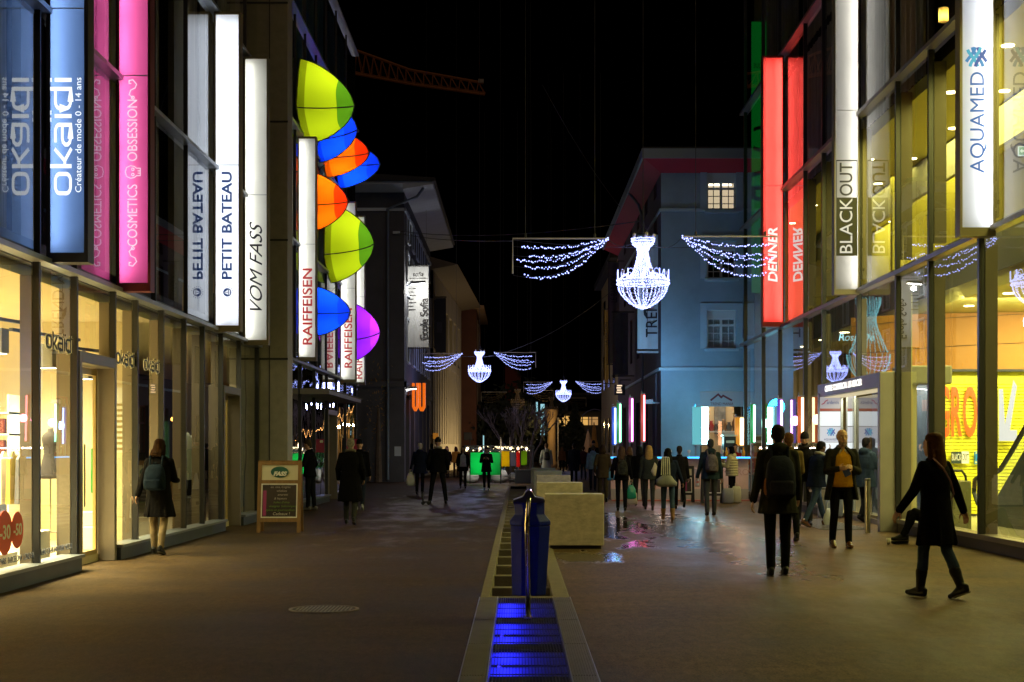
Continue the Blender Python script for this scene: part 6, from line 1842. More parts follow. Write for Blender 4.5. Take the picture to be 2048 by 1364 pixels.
for s_, dz, L in (("VOM", .045, .20), ("FASS", -.035, .25)):
    o = text(s_, bpt(.0, ztop * .84 + dz, -.022), .1, mat("emblem_white", (.75, .75, .7), .5), t, 'cam', bold=.006, shear=.3, length=L, ext=.001)
chalks = [("ex. vins, Cognac", 0), ("whiskies", 0), ("amaretti", 0), ("& liqueurs", 0), ("huiles d'olive", 1), ("vinaigres  balsamiques", 1), ("épices et gourmandises", 1), ("Cadeaux !", 2)]
for k, (s_, c_) in enumerate(chalks):
    m = mat("chalk_%d" % c_, ((.45, .40, .40), (.16, .28, .06), (.6, .55, .5))[c_], .9)
    o = text(s_, bpt(.02 + .02 * (k % 3), ztop * .63 - .068 * k, .004), .055 if k < 7 else .075, m, t, 'cam', ext=.001, shear=.2)
    o.rotation_euler.x -= .0
# ------------------------------------------------------------------ A-boards before the bar
for k, (x0, x1, y0, y1, lab) in enumerate(((1362, 1388, 932, 1004, "black folding menu board left of the bottle carrier"), (1402, 1446, 934, 1006, "black framed folding menu board behind the bottle carrier"))):
    Y = GY(y1); bt, _ = sandwich(lab, X_(x0, Y), X_(x1, Y), Y, Z_(y0, Y), mat("black_wood", (.012, .011, .011), .6), .14, .2)
# ------------------------------------------------------------------ shopping bags
def bag(label, px, py, wd, ht, m, rz=0, z=None, Y=None, cat="shopping bag"):
    Y = Y or GY(py)
    t = thing("shopping_bag", label, cat, (X_(px, Y), Y, 0 if z is None else z), rz, local=True)
    q = MB(); n = 16
    def rg(z, a, b, j): return [Vector(((a * math.copysign(abs(math.cos(2 * math.pi * k / n)) ** .6, math.cos(2 * math.pi * k / n)) * (1 + j * math.sin(k * 2.3))), b * math.copysign(abs(math.sin(2 * math.pi * k / n)) ** .6, math.sin(2 * math.pi * k / n)) * (1 + j * math.cos(k * 1.7)), z)) for k in range(n)]
    q.loft([rg(0.004, wd * .42, wd * .22, .04), rg(ht * .1, wd * .5, wd * .28, .06), rg(ht * .6, wd * .5, wd * .24, .08), rg(ht * .86, wd * .46, wd * .12, .08), rg(ht, wd * .38, wd * .04, .03)])
    q.build("sack", m, t, smooth=True)
    q = MB(); q.tube([(-wd * .15, 0, ht * .98), (-wd * .12, 0, ht * 1.18), (wd * .12, 0, ht * 1.18), (wd * .15, 0, ht * .98)], .008, 6); q.build("handle", m, t)
    return t
greyb, creamb = mat("grey_bag", (.24, .25, .27), .6, noise=(3, .2)), mat("cream_bag", (.5, .48, .34), .6, noise=(3, .15))
bag("large grey shopping bag on the ground by the puffer coat", 1456, 1007, .32, .42, greyb)
bag("cream yellow shopping bag on the ground right of the puffer coat", 1473, 1006, .26, .46, creamb)
# cup on the ground
Yk = GY(1089); q = MB(); q.lathe([(.026, .002), (.036, .10), (.033, .10), (.025, .012)], (X_(1777, Yk), Yk, 0), 18); tag(q.build("paper_cup", mat("cup_paper", (.6, .58, .52), .6), None, smooth=True), "small pale paper cup on the ground before the seated person", "cup")
Yk = GY(1096); q = MB(); q.loft([[(X_(1893, Yk) + r * math.cos(a) * (1 + .3 * math.sin(3 * a)), Yk + r * math.sin(a), z) for a in [i * .7 for i in range(9)]] for r, z in ((.05, .003), (.06, .015), (.03, .03))]); tag(q.build("litter", mat("litter_yellow", (.5, .4, .05), .7)), "small crumpled yellow litter near the right wall", "litter", kind=None)

# ------------------------------------------------------------------ far market: coloured panels with lamps, egg seats, planter
YP = GY(968)
def panel(label, x0, x1, y0, y1, Y, col, s):
    t = thing("coloured_panel", label, "light panel", P((x0 + x1) / 2, y1, Y), group="coloured glowing screens of the terrace")
    q = MB(); q.box(X_(x0, Y), X_(x1, Y), Y, Y + .02, Z_(y1, Y), Z_(y0, Y)); q.build("sheet", translucent("panel_%s" % label.split()[0] + "_%d" % x0, col, .2), t)
    q = MB(); xa, xb, za, zb_ = X_(x0, Y), X_(x1, Y), Z_(y1, Y), Z_(y0, Y)
    q.box(xa - .04, xa, Y - .02, Y + .05, 0, zb_ + .6); q.box(xb, xb + .04, Y - .02, Y + .05, 0, zb_ + .6); q.build("posts", alu_d, t)
    lamp("panel_lamp", t, ((xa + xb) / 2 - (xb - xa) * .22, Y + .55, zb_ - .45), s * (xb - xa), (1, 1, .95), .1)
    return t
panel("green glowing screen, widest of the terrace screens", 941, 1001, 905, 950, YP, (.04, .62, .22), 26)
panel("yellow glowing screen right of the wide green one", 1002, 1019, 902, 933, YP + 1, (.85, .62, .02), 34)
panel("grey violet dim screen between yellow and red", 1021, 1031, 904, 932, YP + 2, (.22, .2, .25), 6)
panel("red glowing screen of the terrace", 1032, 1040, 901, 934, YP + 2.5, (.9, .10, .08), 40)
panel("lime glowing screen right of the red one", 1042, 1054, 902, 930, YP + 3, (.4, .6, .06), 20)
q = MB(); t = thing("string_lights", "row of warm bulbs with sparkle above the coloured screens", "string lights", P(1000, 900, YP + .5))
for px in (935, 960, 1004, 1021, 1036, 1053):
    c = P(px, 897, YP + .5); q.ell(c, (.055, .055, .06), 8, 6)
q.build("bulb", glow("terrace_bulb", (1, .72, .42), 8, True), t)
q = MB()
for k in range(70):
    px = 932 + random.random() * 135; py = 893 + random.random() * 11
    q.octa(P(px, py, YP + 2.4 + random.random()), random.uniform(.015, .04))
q.build("sparkle_bulbs", glow("sparkle_bulb", (1, .85, .45), 3, True), t)
q = MB()
for k in range(5):
    q.tube(sagline(P(930, 893 + k, YP + .4 + k * .5), P(1070, 893 + k, YP + .4 + k * .5), .12), .012, 4)
q.build("string_wire", wire_m, t)
lamp("string_light_glow", t, P(1000, 890, YP - .6), 50, (1, .75, .45), .3)
t = thing("terrace_fence", "dark framed glass windbreak behind the coloured screens", "fence", P(1000, 950, YP + 4))
q = MB()
for px in (930, 956, 982, 1010, 1036, 1066):
    q.tube([P(px, 968, YP + 4), P(px, 890, YP + 4)], .04, 6)
q.box(X_(928, YP + 4), X_(1068, YP + 4), YP + 3.97, YP + 4.03, Z_(893, YP + 4), Z_(891, YP + 4)); q.build("frame", alu_d, t)
q = MB(); q.quad(P(930, 950, YP + 4.02), P(1066, 950, YP + 4.02), P(1066, 893, YP + 4.02), P(930, 893, YP + 4.02)); q.build("glass", g_win, t)
egg_w = mat("egg_white", (.52, .5, .47), .5, noise=(2, .12))
for px, py, wd, hh_, lab in ((939, 966, 38, 30, "white egg shaped seat half behind the walker in grey top"), (999, 965, 34, 28, "white egg shaped seat beside the scarf wearer, most open to view"), (1028, 963, 26, 18, "low white egg shaped seat next to the dark planter")):
    Y = GY(py); a, h_ = wd / 2 * Y / F, hh_ * Y / F
    t = thing("egg_seat", lab, "seat", (X_(px, Y), Y, 0), group="egg shaped street seats", local=True)
    q = MB(); q.lathe([(a * .62, 0), (a * .9, h_ * .18), (a, h_ * .38)], (0, 0, 0), 24, cap=True); q.build("base", mat("egg_grey", (.3, .28, .26), .6), t, smooth=True)
    q = MB(); q.lathe([(a * 1.0, h_ * .385), (a * .94, h_ * .6), (a * .72, h_ * .85), (a * .35, h_ * .98), (.02, h_)], (0, 0, 0), 24); q.build("shell", egg_w, t, smooth=True)
    q = MB(); q.lathe([(a * .5, h_ * .955), (a * .3, h_ * 1.0), (.02, h_ * 1.02)], (a * .22, 0, 0), 18); q.build("cap", mat("egg_blue", (.03, .06, .18), .5), t, smooth=True)
Y = GY(967); t = thing("planter", "dark rectangular planter box at the head of the water channel", "planter", (X_(1045, Y), Y, 0))
q = MB(); q.box(X_(1030, Y), X_(1064, Y), Y, Y + 1.2, 0, Z_(942, Y)); q.build("box", mat("planter_dark", (.012, .016, .03), .5), t, bevel=.02)
q = MB(); q.box(X_(1030, Y) - .03, X_(1064, Y) + .03, Y - .03, Y + 1.23, Z_(942, Y) + .001, Z_(940, Y) + .01); q.build("rim", mat("planter_rim", (.02, .03, .05), .5), t)
# ------------------------------------------------------------------ trees
def branch(q, p, d, L, r, depth, spread=.5):
    e = p + d * L
    mid = p.lerp(e, .5) + Vector((random.uniform(-1, 1), random.uniform(-1, 1), random.uniform(-.3, .3))) * L * .05
    q.tube([p, mid, e], [r, r * .85, r * .68], 5 if depth < 3 else 4, cap=False)
    if depth >= 5: return
    for k in range(random.choice((2, 3, 3))):
        nd = (d + Vector((random.uniform(-1, 1), random.uniform(-1, 1), random.uniform(-.15, .7))) * spread).normalized()
        branch(q, p.lerp(e, random.uniform(.7, 1)), nd, L * random.uniform(.6, .82), r * .62, depth + 1, spread * 1.05)
bark = mat("grey_bark", (.14, .105, .085), .9, noise=(4, .3))
for px, Y, hh_, lab in ((1022, 78, 2.0, "leafless tree with thin grey twigs, left of the two bare trees"), (1062, 74, 1.9, "leafless tree rising from the planter, right of the bare pair")):
    random.seed(px)
    t = thing("bare_tree", lab, "tree", (X_(px, Y), Y, 0))
    q = MB(); b0 = Vector((X_(px, Y), Y, 0)); q.tube([b0, b0 + Vector((.02, 0, .9))], [.10, .075], 8); q.build("trunk", bark, t)
    q = MB()
    for a in range(4):
        branch(q, b0 + Vector((.02, 0, .85)), Vector((math.cos(a * 1.6) * .45, math.sin(a * 1.6) * .45, .9)).normalized(), hh_ * .62, .05, 1, .42)
    q.build("crown", bark, t)
leafm = mat("dark_needles", (.018, .024, .014), .9, noise=(1, .5))
def foliage(label, c, rx, ry, rz, n, seed, sz=.16, m=leafm, conic=False, name="evergreen_tree"):
    random.seed(seed)
    c = Vector(c)
    t = thing(name, label, "tree", (c.x, c.y, 0))
    q = MB(); q.tube([Vector((c.x, c.y, 0)), Vector((c.x, c.y, c.z + rz * (.9 if conic else .2)))], [.18, .06], 7); q.build("trunk", bark, t)
    q = MB()
    cl = [Vector((random.gauss(0, .5), random.gauss(0, .5), random.gauss(0, .5))) for _ in range(18)]
    for i in range(n):
        if conic:
            h_ = random.random() ** .7; tier = (h_ * 9) % 1
            rad = (1 - h_) * (1 - .45 * tier) * random.random() ** .5; a = random.uniform(0, 6.283)
            p = c + Vector((rx * rad * math.cos(a), ry * rad * math.sin(a), rz * (2 * h_ - 1) - rad * .25 * rz * .3))
        else:
            b = random.choice(cl); p = Vector((random.gauss(0, .28), random.gauss(0, .28), random.gauss(0, .28))) + b * .75
            if p.length > 1.1: p = p.normalized() * random.uniform(.7, 1.1)
            p = c + Vector((p.x * rx, p.y * ry, p.z * rz))
        u_ = Vector((random.gauss(0, 1), random.gauss(0, 1), random.gauss(0, 1))).normalized(); v_ = u_.orthogonal().normalized()
        s_ = sz * random.uniform(.5, 1.3)
        q.add([p - u_ * s_, p + v_ * s_ * .45, p + u_ * s_, p - v_ * s_ * .45], [(0, 1, 2, 3)])
    q.build("crown", m, t)
    return t
foliage("dark bushy evergreen behind the coloured terrace screens", P(1000, 850, 120), 3.6, 2.5, 3.0, 2600, 3, .3)
foliage("dark evergreen mass left of the vertical lit signs", P(1055, 840, 135), 3.4, 2.5, 3.6, 2400, 4, .3)
foliage("dark decorated fir tree before the lit window building", P(1150, 872, 125), 2.3, 2.3, 2.7, 2600, 5, .22, conic=True, name="fir_tree")
foliage("slender bare climber shrub with few leaves against the grey wall", P(757, 845, 67.3), .9, .15, 3.2, 170, 6, .07, mat("dry_leaves", (.22, .13, .04), .9), name="wall_climber")
# stone column
Y = 120.0
t = thing("stone_column", "ochre lit stone column with flared capital down the street", "column", (X_(1103, Y), Y, 0))
q = MB(); k_ = Y / F; q.lathe([(11 * k_, 0), (11 * k_, .4), (8.5 * k_, .6), (8.0 * k_, 3.4), (9 * k_, 3.7), (13 * k_, 4.3), (14 * k_, 4.6), (12 * k_, 4.7)], (X_(1103, Y), Y, 0), 20); q.build("shaft", mat("ochre_stone", (.36, .24, .11), .85, noise=(1, .2)), t, smooth=True)
q = MB(); q.box(X_(1115, Y), X_(1117, Y), Y - .02, Y + .04, 0, Z_(835, Y)); q.build("side_strip", mat("pale_strip", (.4, .36, .3), .6), t)
lamp("column_uplight", t, P(1099, 850, Y - 2.2), 120, (1, .66, .25), .1)
# vertical lit signs
for x0, x1, y0, y1, Y, lab in ((1081, 1089, 808, 870, 130, "tall cyan white lit vertical sign with dark flower pattern"), (1072, 1075.5, 804, 852, 132, "thin cyan lit vertical sign with small letters left of the wider one"), (966, 968, 871, 905, 100, "thin vertical white lamp strip left of the scarf wearer")):
    t = thing("vertical_lit_sign", lab, "sign", P((x0 + x1) / 2, y1, Y))
    q = MB(); q.box(X_(x0, Y), X_(x1, Y), Y, Y + .2, Z_(y1, Y), Z_(y0, Y)); q.build("lit_panel", glow("cyan_sign", (.42, .85, .95), .8), t)
    q = MB(); q.box(X_(x0, Y) - .05, X_(x0, Y) - .005, Y - .02, Y + .22, Z_(y1, Y) - .05, Z_(y0, Y) + .05); q.build("side_frame", black, t)
    if x1 - x0 > 3:
        q = MB()
        for k in range(7):
            z = Z_(y1 - (y1 - y0) * (k + .4) / 7.4, Y); xm = X_((x0 + x1) / 2, Y)
            M4 = Matrix.Translation((xm, Y - .008, z)) @ UP['cam'].to_4x4()
            q.stroke([(-.1, -.1), (.0, .05), (.09, .1)] if k % 2 else [(.1, -.1), (-.02, .02), (-.06, .12)], .04 if x1 - x0 > 6 else .03, .003, M4)
        q.build("pattern", ink2, t)
# folded parasols
para = mat("ochre_canvas", (.42, .23, .07), .85, noise=(3, .2))
for px, py0, py1, Y, lab in ((1188, 848, 912, 105, "folded ochre parasol, larger of the pair down the street"), (1176, 862, 912, 110, "folded ochre parasol, smaller and behind the larger")):
    t = thing("folded_parasol", lab, "parasol", (X_(px, Y), Y, 0))
    z1 = Z_(py0, Y); k_ = Y / F; q = MB(); n = 16
    q.loft([[(X_(px, Y) + r * (1 + .18 * math.cos(j * 2.5)) * math.cos(2 * math.pi * j / n), Y + r * (1 + .18 * math.cos(j * 2.5)) * math.sin(2 * math.pi * j / n), z) for j in range(n)] for r, z in ((6 * k_, .95), (7.5 * k_, 1.2), (7 * k_, 1.8), (4.5 * k_, 2.2), (3.5 * k_, z1 - .35), (1 * k_, z1))]); q.build("canopy", para, t)
    q = MB(); q.tube([(X_(px, Y), Y, 0), (X_(px, Y), Y, z1 + .12)], .04, 8); q.build("pole", bark, t)
# arch
Y = 112.0; t = thing("metal_arch", "thin dark metal arch spanning the far end of the street", "arch", P(1185, 905, Y))
q = MB(); q.tube([P(1216 , 905, Y), P(1216, 850, Y), P(1212, 832, Y), P(1202, 821, Y), P(1188, 818, Y), P(1174, 823, Y), P(1164, 832, Y)], .05, 6); q.build("tube", mat("arch_metal", (.06, .05, .05), .5, .5), t)
# traffic lamp and blue sign far away
t = thing("traffic_light", "far red glowing traffic light above the coloured screens", "traffic light", P(1023, 900, 140))
q = MB(); c = P(1023, 884, 140); q.box(c.x - .2, c.x + .2, 140, 140.3, c.z - .5, c.z + .25); q.tube([(c.x, 140.15, 0), (c.x, 140.15, c.z - .5)], .05, 6); q.build("housing", black, t)
q = MB(); q.ell((c.x, 139.95, c.z), (.16, .08, .13), 10, 8); q.build("red_lamp", glow("red_signal", (1, .10, .02), 5, True), t)
t = thing("blue_road_sign", "small blue and white lit road sign above the screens", "sign", P(1011, 900, 138))
q = MB(); q.box(X_(1008, 138), X_(1014, 138), 138, 138.1, Z_(889, 138), Z_(881, 138)); q.build("panel", glow("road_sign_blue", (.15, .5, .9), .9), t)
q = MB(); q.tube([P(1011, 912, 138.2), P(1011, 881, 138.2)], .05, 6); q.build("pole", alu_d, t)
for k, (px, py, Y, col, lab) in enumerate(((1076, 880, 150, (1, .85, .7), "far warm white globe lamp right of the bare trees"), (1062, 813, 160, (.9, .85, .8), "far small white lamp high before the dark trees"), (1064, 870, 150, (.7, .85, 1), "far small bluish lamp by the vertical lit sign"))):
    q = MB(); t = thing("far_lamp", lab, "lamp", P(px, py, Y)); q.ell(P(px, py, Y), (.13, .13, .13), 8, 6); q.build("globe", glow("far_lamp_%d" % k, col, 4, True), t)
    q = MB(); q.tube([P(px, py, Y + .1), (X_(px, Y), Y + .1, 0)], .04, 6); q.build("pole", black, t)
# red poster board beside the far left door
Y = 45.0; t = thing("red_poster", "small red poster with white mark behind the black coat walker", "poster", P(704, 890, Y))
q = MB(); q.box(X_(693, Y), X_(717, Y), Y, Y + .03, Z_(905, Y), Z_(878, Y)); q.build("board", mat("red_board", (.35, .02, .07), .6), t)
q = MB(); q.lathe([(.04, 0), (.04, .006)], P(704, 883, Y - .001), 14, '-y'); q.build("mark", white_p, t)
q = MB(); q.box(X_(705, Y) - .02, X_(705, Y) + .02, Y + .005, Y + .025, 0, Z_(905, Y) - .002); q.build("stand", alu_d, t)
# ------------------------------------------------------------------ PEOPLE
skin = mat("skin", (.42, .23, .15), .55, noise=(6, .08))
def cloth(name, col, sc=9, am=.25, rough=.85): return mat(name, col, rough, noise=(sc, am), bump=(14, .35, .03), spec=.03)
def ell_ring(z, rx, ry, cy_=0, cx=0, n=20, sq=2.3):
    out = []
    for k in range(n):
        a = 2 * math.pi * k / n
        c, s = math.cos(a), math.sin(a)
        f = (abs(c) ** sq + abs(s) ** sq) ** (-1 / sq)
        out.append(Vector((cx + rx * c * f, cy_ + ry * s * f, z)))
    return out
def c_ring(z, rx, ry, cy_, gap, th=.022, n=26):
    """C shaped section, open at the front by +-gap degrees"""
    a0, a1 = R(90 + gap), R(90 + 360 - gap)
    o = [Vector((rx * math.cos(a0 + (a1 - a0) * k / n), cy_ + ry * math.sin(a0 + (a1 - a0) * k / n), z)) for k in range(n + 1)]
    i = [Vector(((rx - th) * math.cos(a0 + (a1 - a0) * k / n), cy_ + (ry - th) * math.sin(a0 + (a1 - a0) * k / n), z)) for k in range(n, -1, -1)]
    return o + i
def hand(q, w_, d, side, s, curl=25):
    """palm, four fingers and a thumb growing from wrist w_ along d"""
    d = d.normalized()
    across = d.cross(Vector((side, .2, 0)))
    if across.length < .2: across = Vector((0, 1, 0))
    across.normalize()
    nrm = across.cross(d).normalized() * (1 if side > 0 else 1)
    if nrm.x * side > 0: nrm = -nrm           # palm looks towards the body
    pc = w_ + d * .045 * s
    Mx = Matrix((across, nrm, d)).transposed()
    q.ell(pc, (.040 * s, .016 * s, .055 * s), 10, 8, Mx)
    for k, (off, L) in enumerate(((-.029, .062), (-.010, .072), (.010, .068), (.028, .054))):
        b = w_ + d * .085 * s + across * off * s
        a1 = R(curl * (.7 + .12 * k)); d1 = (d * math.cos(a1) + nrm * math.sin(a1)).normalized()
        m = b + d1 * L * .55 * s
        a2 = R(curl * 2.0); d2 = (d * math.cos(a2) + nrm * math.sin(a2)).normalized()
        q.cap(b, .0095 * s, m, .009 * s, 6); q.cap(m, .009 * s, m + d2 * L * .5 * s, .0075 * s, 6)
    tb = w_ + d * .03 * s - across * .036 * s
    td = (d * .75 - across * .6 + nrm * .35).normalized()
    q.cap(tb, .012 * s, tb + td * .035 * s, .0105 * s, 6); q.cap(tb + td * .035 * s, .0105 * s, tb + (td + d * .4).normalized() * .062 * s, .009 * s, 6)
    return pc + nrm * .02 * s
def person(label, px, fy, ty, face=0, L=(18, 6), Rr=(-14, 22), aL=(-12, 8, 12, 0), aR=(12, 8, 18, 0), top='jacket', tcol=None, trous=None, shoe=None, hair='short', hcol=(.03, .02, .015), lean=2, hip=0, girth=1.0, hood=False, hoodc=None, under=None, head=(0, 0), gloves=False, sk=None, facefeat=False, Y=None, hgt=None, beard=False, collar=None, skirt=1.0, boots=None, X=None, puff=0):
    Y = Y or GY(fy)
    Hh = hgt or (fy - ty) / F * Y
    s = Hh / 1.76
    x0 = X_(px, Y) if X is None else X
    t = thing("person", label, "person", (x0, Y, 0), R(face), "people in the street", local=True)
    vox = (.0085 if Y < 30 else .012 if Y < 46 else .018)
    skm = sk or skin
    # joints --------------------------------------------------
    g_ = girth
    hipz = .93
    J = {}
    lowest = 9
    legs = {}
    for nm, sx, (a, b) in (("L", -1, L), ("R", 1, Rr)):
        hj = Vector((sx * .095, 0, hipz)); A = R(a); B = R(a - b); hs = R(hip) * sx
        kd = Vector((math.sin(hs), math.sin(A), -math.cos(A))).normalized()
        k = hj + kd * .44
        sd = Vector((math.sin(hs) * .8, math.sin(B), -math.cos(B))).normalized()
        an = k + sd * .42
        pitch = max(0, -(a - b)) * .75 if b > 8 else (min(0, -(a - b) * .4))
        if a > 70: pitch = 0
        pr = R(pitch); fd = Vector((0, math.cos(pr), -math.sin(pr))); ud = Vector((0, math.sin(pr), math.cos(pr)))
        heel = an - fd * .055 - ud * .052; ball = an + fd * .12 - ud * .058; toe = an + fd * .175 - ud * .056
        legs[nm] = (hj, k, an, heel, ball, toe, fd, ud)
        lowest = min(lowest, heel.z - .032, toe.z - .024, ball.z - .03)
    lowest = min(lowest, hipz - .14 if L[0] > 70 else 9)
    dz = Vector((0, 0, -lowest))
    la = R(lean)
    def tl(p):      # lean the upper body about the hips
        p = Vector(p); z = p.z - hipz; y = p.y
        return Vector((p.x, y * math.cos(la) + z * math.sin(la), hipz + z * math.cos(la) - y * math.sin(la)))
    arms = {}
    for nm, sx, (sw, ab, be, inn) in (("L", -1, aL), ("R", 1, aR)):
        sh = tl((sx * .170 * (g_ * .5 + .5), -.005, 1.405))
        sw_, ab_ = R(sw), R(ab)
        ud = Vector((sx * math.sin(ab_), math.sin(sw_) * math.cos(ab_), -math.cos(sw_) * math.cos(ab_))).normalized()
        el = sh + ud * .285
        fd = Matrix.Rotation(R(be), 3, 'X') @ ud
        fd = (Matrix.Rotation(R(inn) * sx, 3, 'Z') @ fd).normalized()
        wr = el + fd * .255
        arms[nm] = (sh, el, wr, fd)
    def fin(q): q.v = [(p + dz) * s for p in q.v]; return q
    hc = tl((0, .012, 1.52))        # head base
    yaw, pit = R(head[0]), R(head[1])
    HM = Matrix.Rotation(yaw, 3, 'Z') @ Matrix.Rotation(-pit, 3, 'X')
    def hp(x, y, z): return hc + HM @ Vector((x, y, z - 1.52))
    # body ------------------------------------------------------
    q = MB()
    q.loft([[tl(p) for p in ell_ring(z, rx * g_, ry * g_, c)] for z, rx, ry, c in ((.86, .12, .09, 0), (.95, .16, .11, 0), (1.08, .14, .10, 0), (1.25, .165, .115, 0), (1.38, .165, .10, 0), (1.44, .12, .08, 0), (1.48, .06, .06, 0))])
    q.cap(tl((0, -.002, 1.42)), .056, hp(0, .0, 1.56), .052, 12)
    hr = [(1.515, .028, .030, .052), (1.53, .045, .05, .040), (1.56, .058, .072, .022), (1.60, .067, .088, .010), (1.645, .073, .097, .002), (1.69, .074, .097, -.002), (1.725, .062, .080, -.004), (1.748, .038, .05, -.005), (1.756, .012, .015, -.005)]
    q.loft([[hp(p.x, p.y, p.z) for p in ell_ring(z, rx, ry, c, n=18, sq=2.1)] for z, rx, ry, c in hr])
    q.cap(hp(0, .098, 1.645), .009, hp(0, .112, 1.612), .014, 8); q.ell(hp(0, .104, 1.606), (.018, .012, .010), 8, 6)
    q.cap(hp(-.035, .088, 1.662), .010, hp(.035, .088, 1.662), .010, 6)
    q.cap(hp(-.018, .094, 1.577), .007, hp(.018, .094, 1.577), .007, 6)
    for sx in (-1, 1): q.ell(hp(sx * .077, -.004, 1.635), (.010, .020, .032), 8, 6)
    for nm, sx in (("L", -1), ("R", 1)):
        sh, el, wr, fd = arms[nm]
        q.cap(sh, .045 * g_, el, .037, 8); q.cap(el, .037, wr, .027, 8)
        J["hand" + nm] = hand(q, wr, fd, sx, 1.0, 48 if gloves else 26)
        hj, k, an, heel, ball, toe, f_, u_ = legs[nm]
        q.cap(hj, .072, k, .05, 8); q.cap(k, .05, an, .036, 8); q.cap(an, .036, ball, .03, 8)
    fin(q).build("body", skm, t, remesh=vox * s * .9, smooths=2)
    # trousers --------------------------------------------------
    tm_ = trous or cloth("black_denim", (.012, .012, .014))
    q = MB()
    q.loft([[p for p in ell_ring(z, rx * g_, ry * g_, 0)] for z, rx, ry in ((.84, .13, .105), (.90, .17, .125), (.98, .165, .12), (1.05, .155, .115))])
    thick = 1.0 + .08 * (g_ - 1)
    for nm in "LR":
        hj, k, an, heel, ball, toe, f_, u_ = legs[nm]
        q.cap(hj, .088 * thick, k, .064 * thick, 10)
        q.cap(k, .064 * thick, k.lerp(an, .45) - f_ * .012, .060 * thick, 10)
        if boots: q.cap(k.lerp(an, .4), .058, k.lerp(an, .62), .052, 10)
        else:
            q.cap(k.lerp(an, .45) - f_ * .012, .060 * thick, an + u_ * .02, .052 * thick, 10)
    fin(q).build("trousers", tm_, t, remesh=vox * s, smooths=3)
    shm = shoe or mat("black_shoe", (.008, .007, .007), .55, spec=.2)
    for nm in "LR":
        hj, k, an, heel, ball, toe, f_, u_ = legs[nm]
        q = MB()
        q.cap(heel + u_ * .004, .034, ball, .038, 10); q.cap(ball, .038, toe, .028, 10); q.cap(heel + u_ * .035, .036, an + u_ * .01, .042, 10); q.cap(an, .04, ball + u_ * .01, .032, 8)
        if boots:
            q.cap(an, .048, k.lerp(an, .55), .062, 12); q.cap(k.lerp(an, .62), .064, k.lerp(an, .57), .066, 12)
        sh_o = fin(q).build("boot" if boots else "shoe", boots or shm, t, remesh=vox * s, smooths=2)
        if Y < 30:
            q = MB(); ring_ = [heel - f_ * .035 - u_ * .033, heel - u_ * .033]
            sol = []
            for a_, w2 in ((-.036, .018), (.0, .034), (.07, .034), (.13, .042), (.185, .036), (.205, .012)):
                sol.append((a_, w2))
            top_ = [heel + f_ * a_ + Vector((w2, 0, 0)) - u_ * .026 for a_, w2 in sol] + [heel + f_ * a_ - Vector((w2, 0, 0)) - u_ * .026 for a_, w2 in reversed(sol)]
            q.prism(top_, -u_ * .009)
            fin(q).build("sole", mat("shoe_sole", (.06, .045, .03), .7) if not shoe or True else shm, sh_o)
    # top -------------------------------------------------------
    tc = tcol or cloth("black_wool", (.010, .010, .012))
    pf = puff
    long_ = top in ('coat', 'longcoat')
    hem = {'jacket': .83, 'short': .92, 'parka': .72, 'coat': .56, 'longcoat': .46, 'open': .70}[top]
    rings = [(.98, .185, .135), (1.08, .172, .130), (1.24, .19, .14), (1.36, .19, .13), (1.43, .15, .105), (1.49, .075, .075)]
    fl = 1 + .42 * (.95 - hem) * skirt * 1.3
    pre = [(hem, .198 * fl, .150 * fl)]
    if hem < .8: pre.append(((hem + .98) / 2, .193 * (1 + (fl - 1) * .5), .146 * (1 + (fl - 1) * .5)))
    rr = [r for r in pre if r[0] < .97] + rings
    mz = lambda z: (Vector((0, 0, 0)))
    q = MB()
    def tl2(p):
        if p.z < hipz: return Vector((p.x, p.y + (legs["L"][1].y + legs["R"][1].y) * .25 * (hipz - p.z) / .44, p.z))
        return tl(p)
    if top == 'open':
        q.loft([[tl2(p) for p in c_ring(z, rx * g_ * 1.06 + .012, ry * g_ * 1.08 + .012, 0, gp, .03)] for (z, rx, ry), gp in zip(rr, (56, 52, 46, 42, 38, 34, 24, 12))])
    else:
        q.loft([[tl2(p) for p in ell_ring(z, rx * g_ + pf, ry * g_ + pf, 0)] for z, rx, ry in rr])
    for nm in "LR":
        sh, el, wr, fd = arms[nm]
        q.cap(sh, .070 * (g_ * .6 + .4) + pf * .6, el, .056 + pf * .6, 12); q.cap(el, .056 + pf * .6, wr - fd * .0, .044 + pf * .5, 12)
        q.cap(tl((0, -.005, 1.40)), .08, sh, .066, 10)
    if hood:
        q.ell(tl((0, -.085, 1.475)), (.125, .075, .085), 14, 10); q.tube([tl((.095 * math.cos(a_), .01 + .09 * math.sin(a_), 1.50 - .02 * math.sin(a_))) for a_ in [i * .5 for i in range(13)]], .026, 8)
    else:
        q.tube([tl((.070 * math.cos(a_), .0 + .07 * math.sin(a_), 1.495 - .018 * math.sin(a_))) for a_ in ([i * .5 for i in range(13)] if top != 'open' else [2.2 + i * .44 for i in range(12)])], .020, 8)
    if puff:
        for z in (.86, .94, 1.02, 1.10, 1.18, 1.26, 1.34):
            if z > hem: q.tube([tl((.185 * g_ * math.cos(a_) * 1.04 + pf * math.cos(a_), .135 * g_ * math.sin(a_) * 1.04 + pf * math.sin(a_), z)) for a_ in [i * .314 for i in range(21)]], .03, 6)
    if long_:
        for k in range(5):
            a_ = k * 1.26 + .4; q.cap(tl2(Vector((.17 * math.cos(a_), .13 * math.sin(a_), .95))), .012, tl2(Vector((.205 * fl * math.cos(a_), .155 * fl * math.sin(a_), hem + .02))), .03, 6)
    fin(q).build({'coat': 'coat', 'longcoat': 'coat', 'open': 'coat'}.get(top, 'jacket'), tc, t, remesh=vox * s * 1.05, smooths=3)
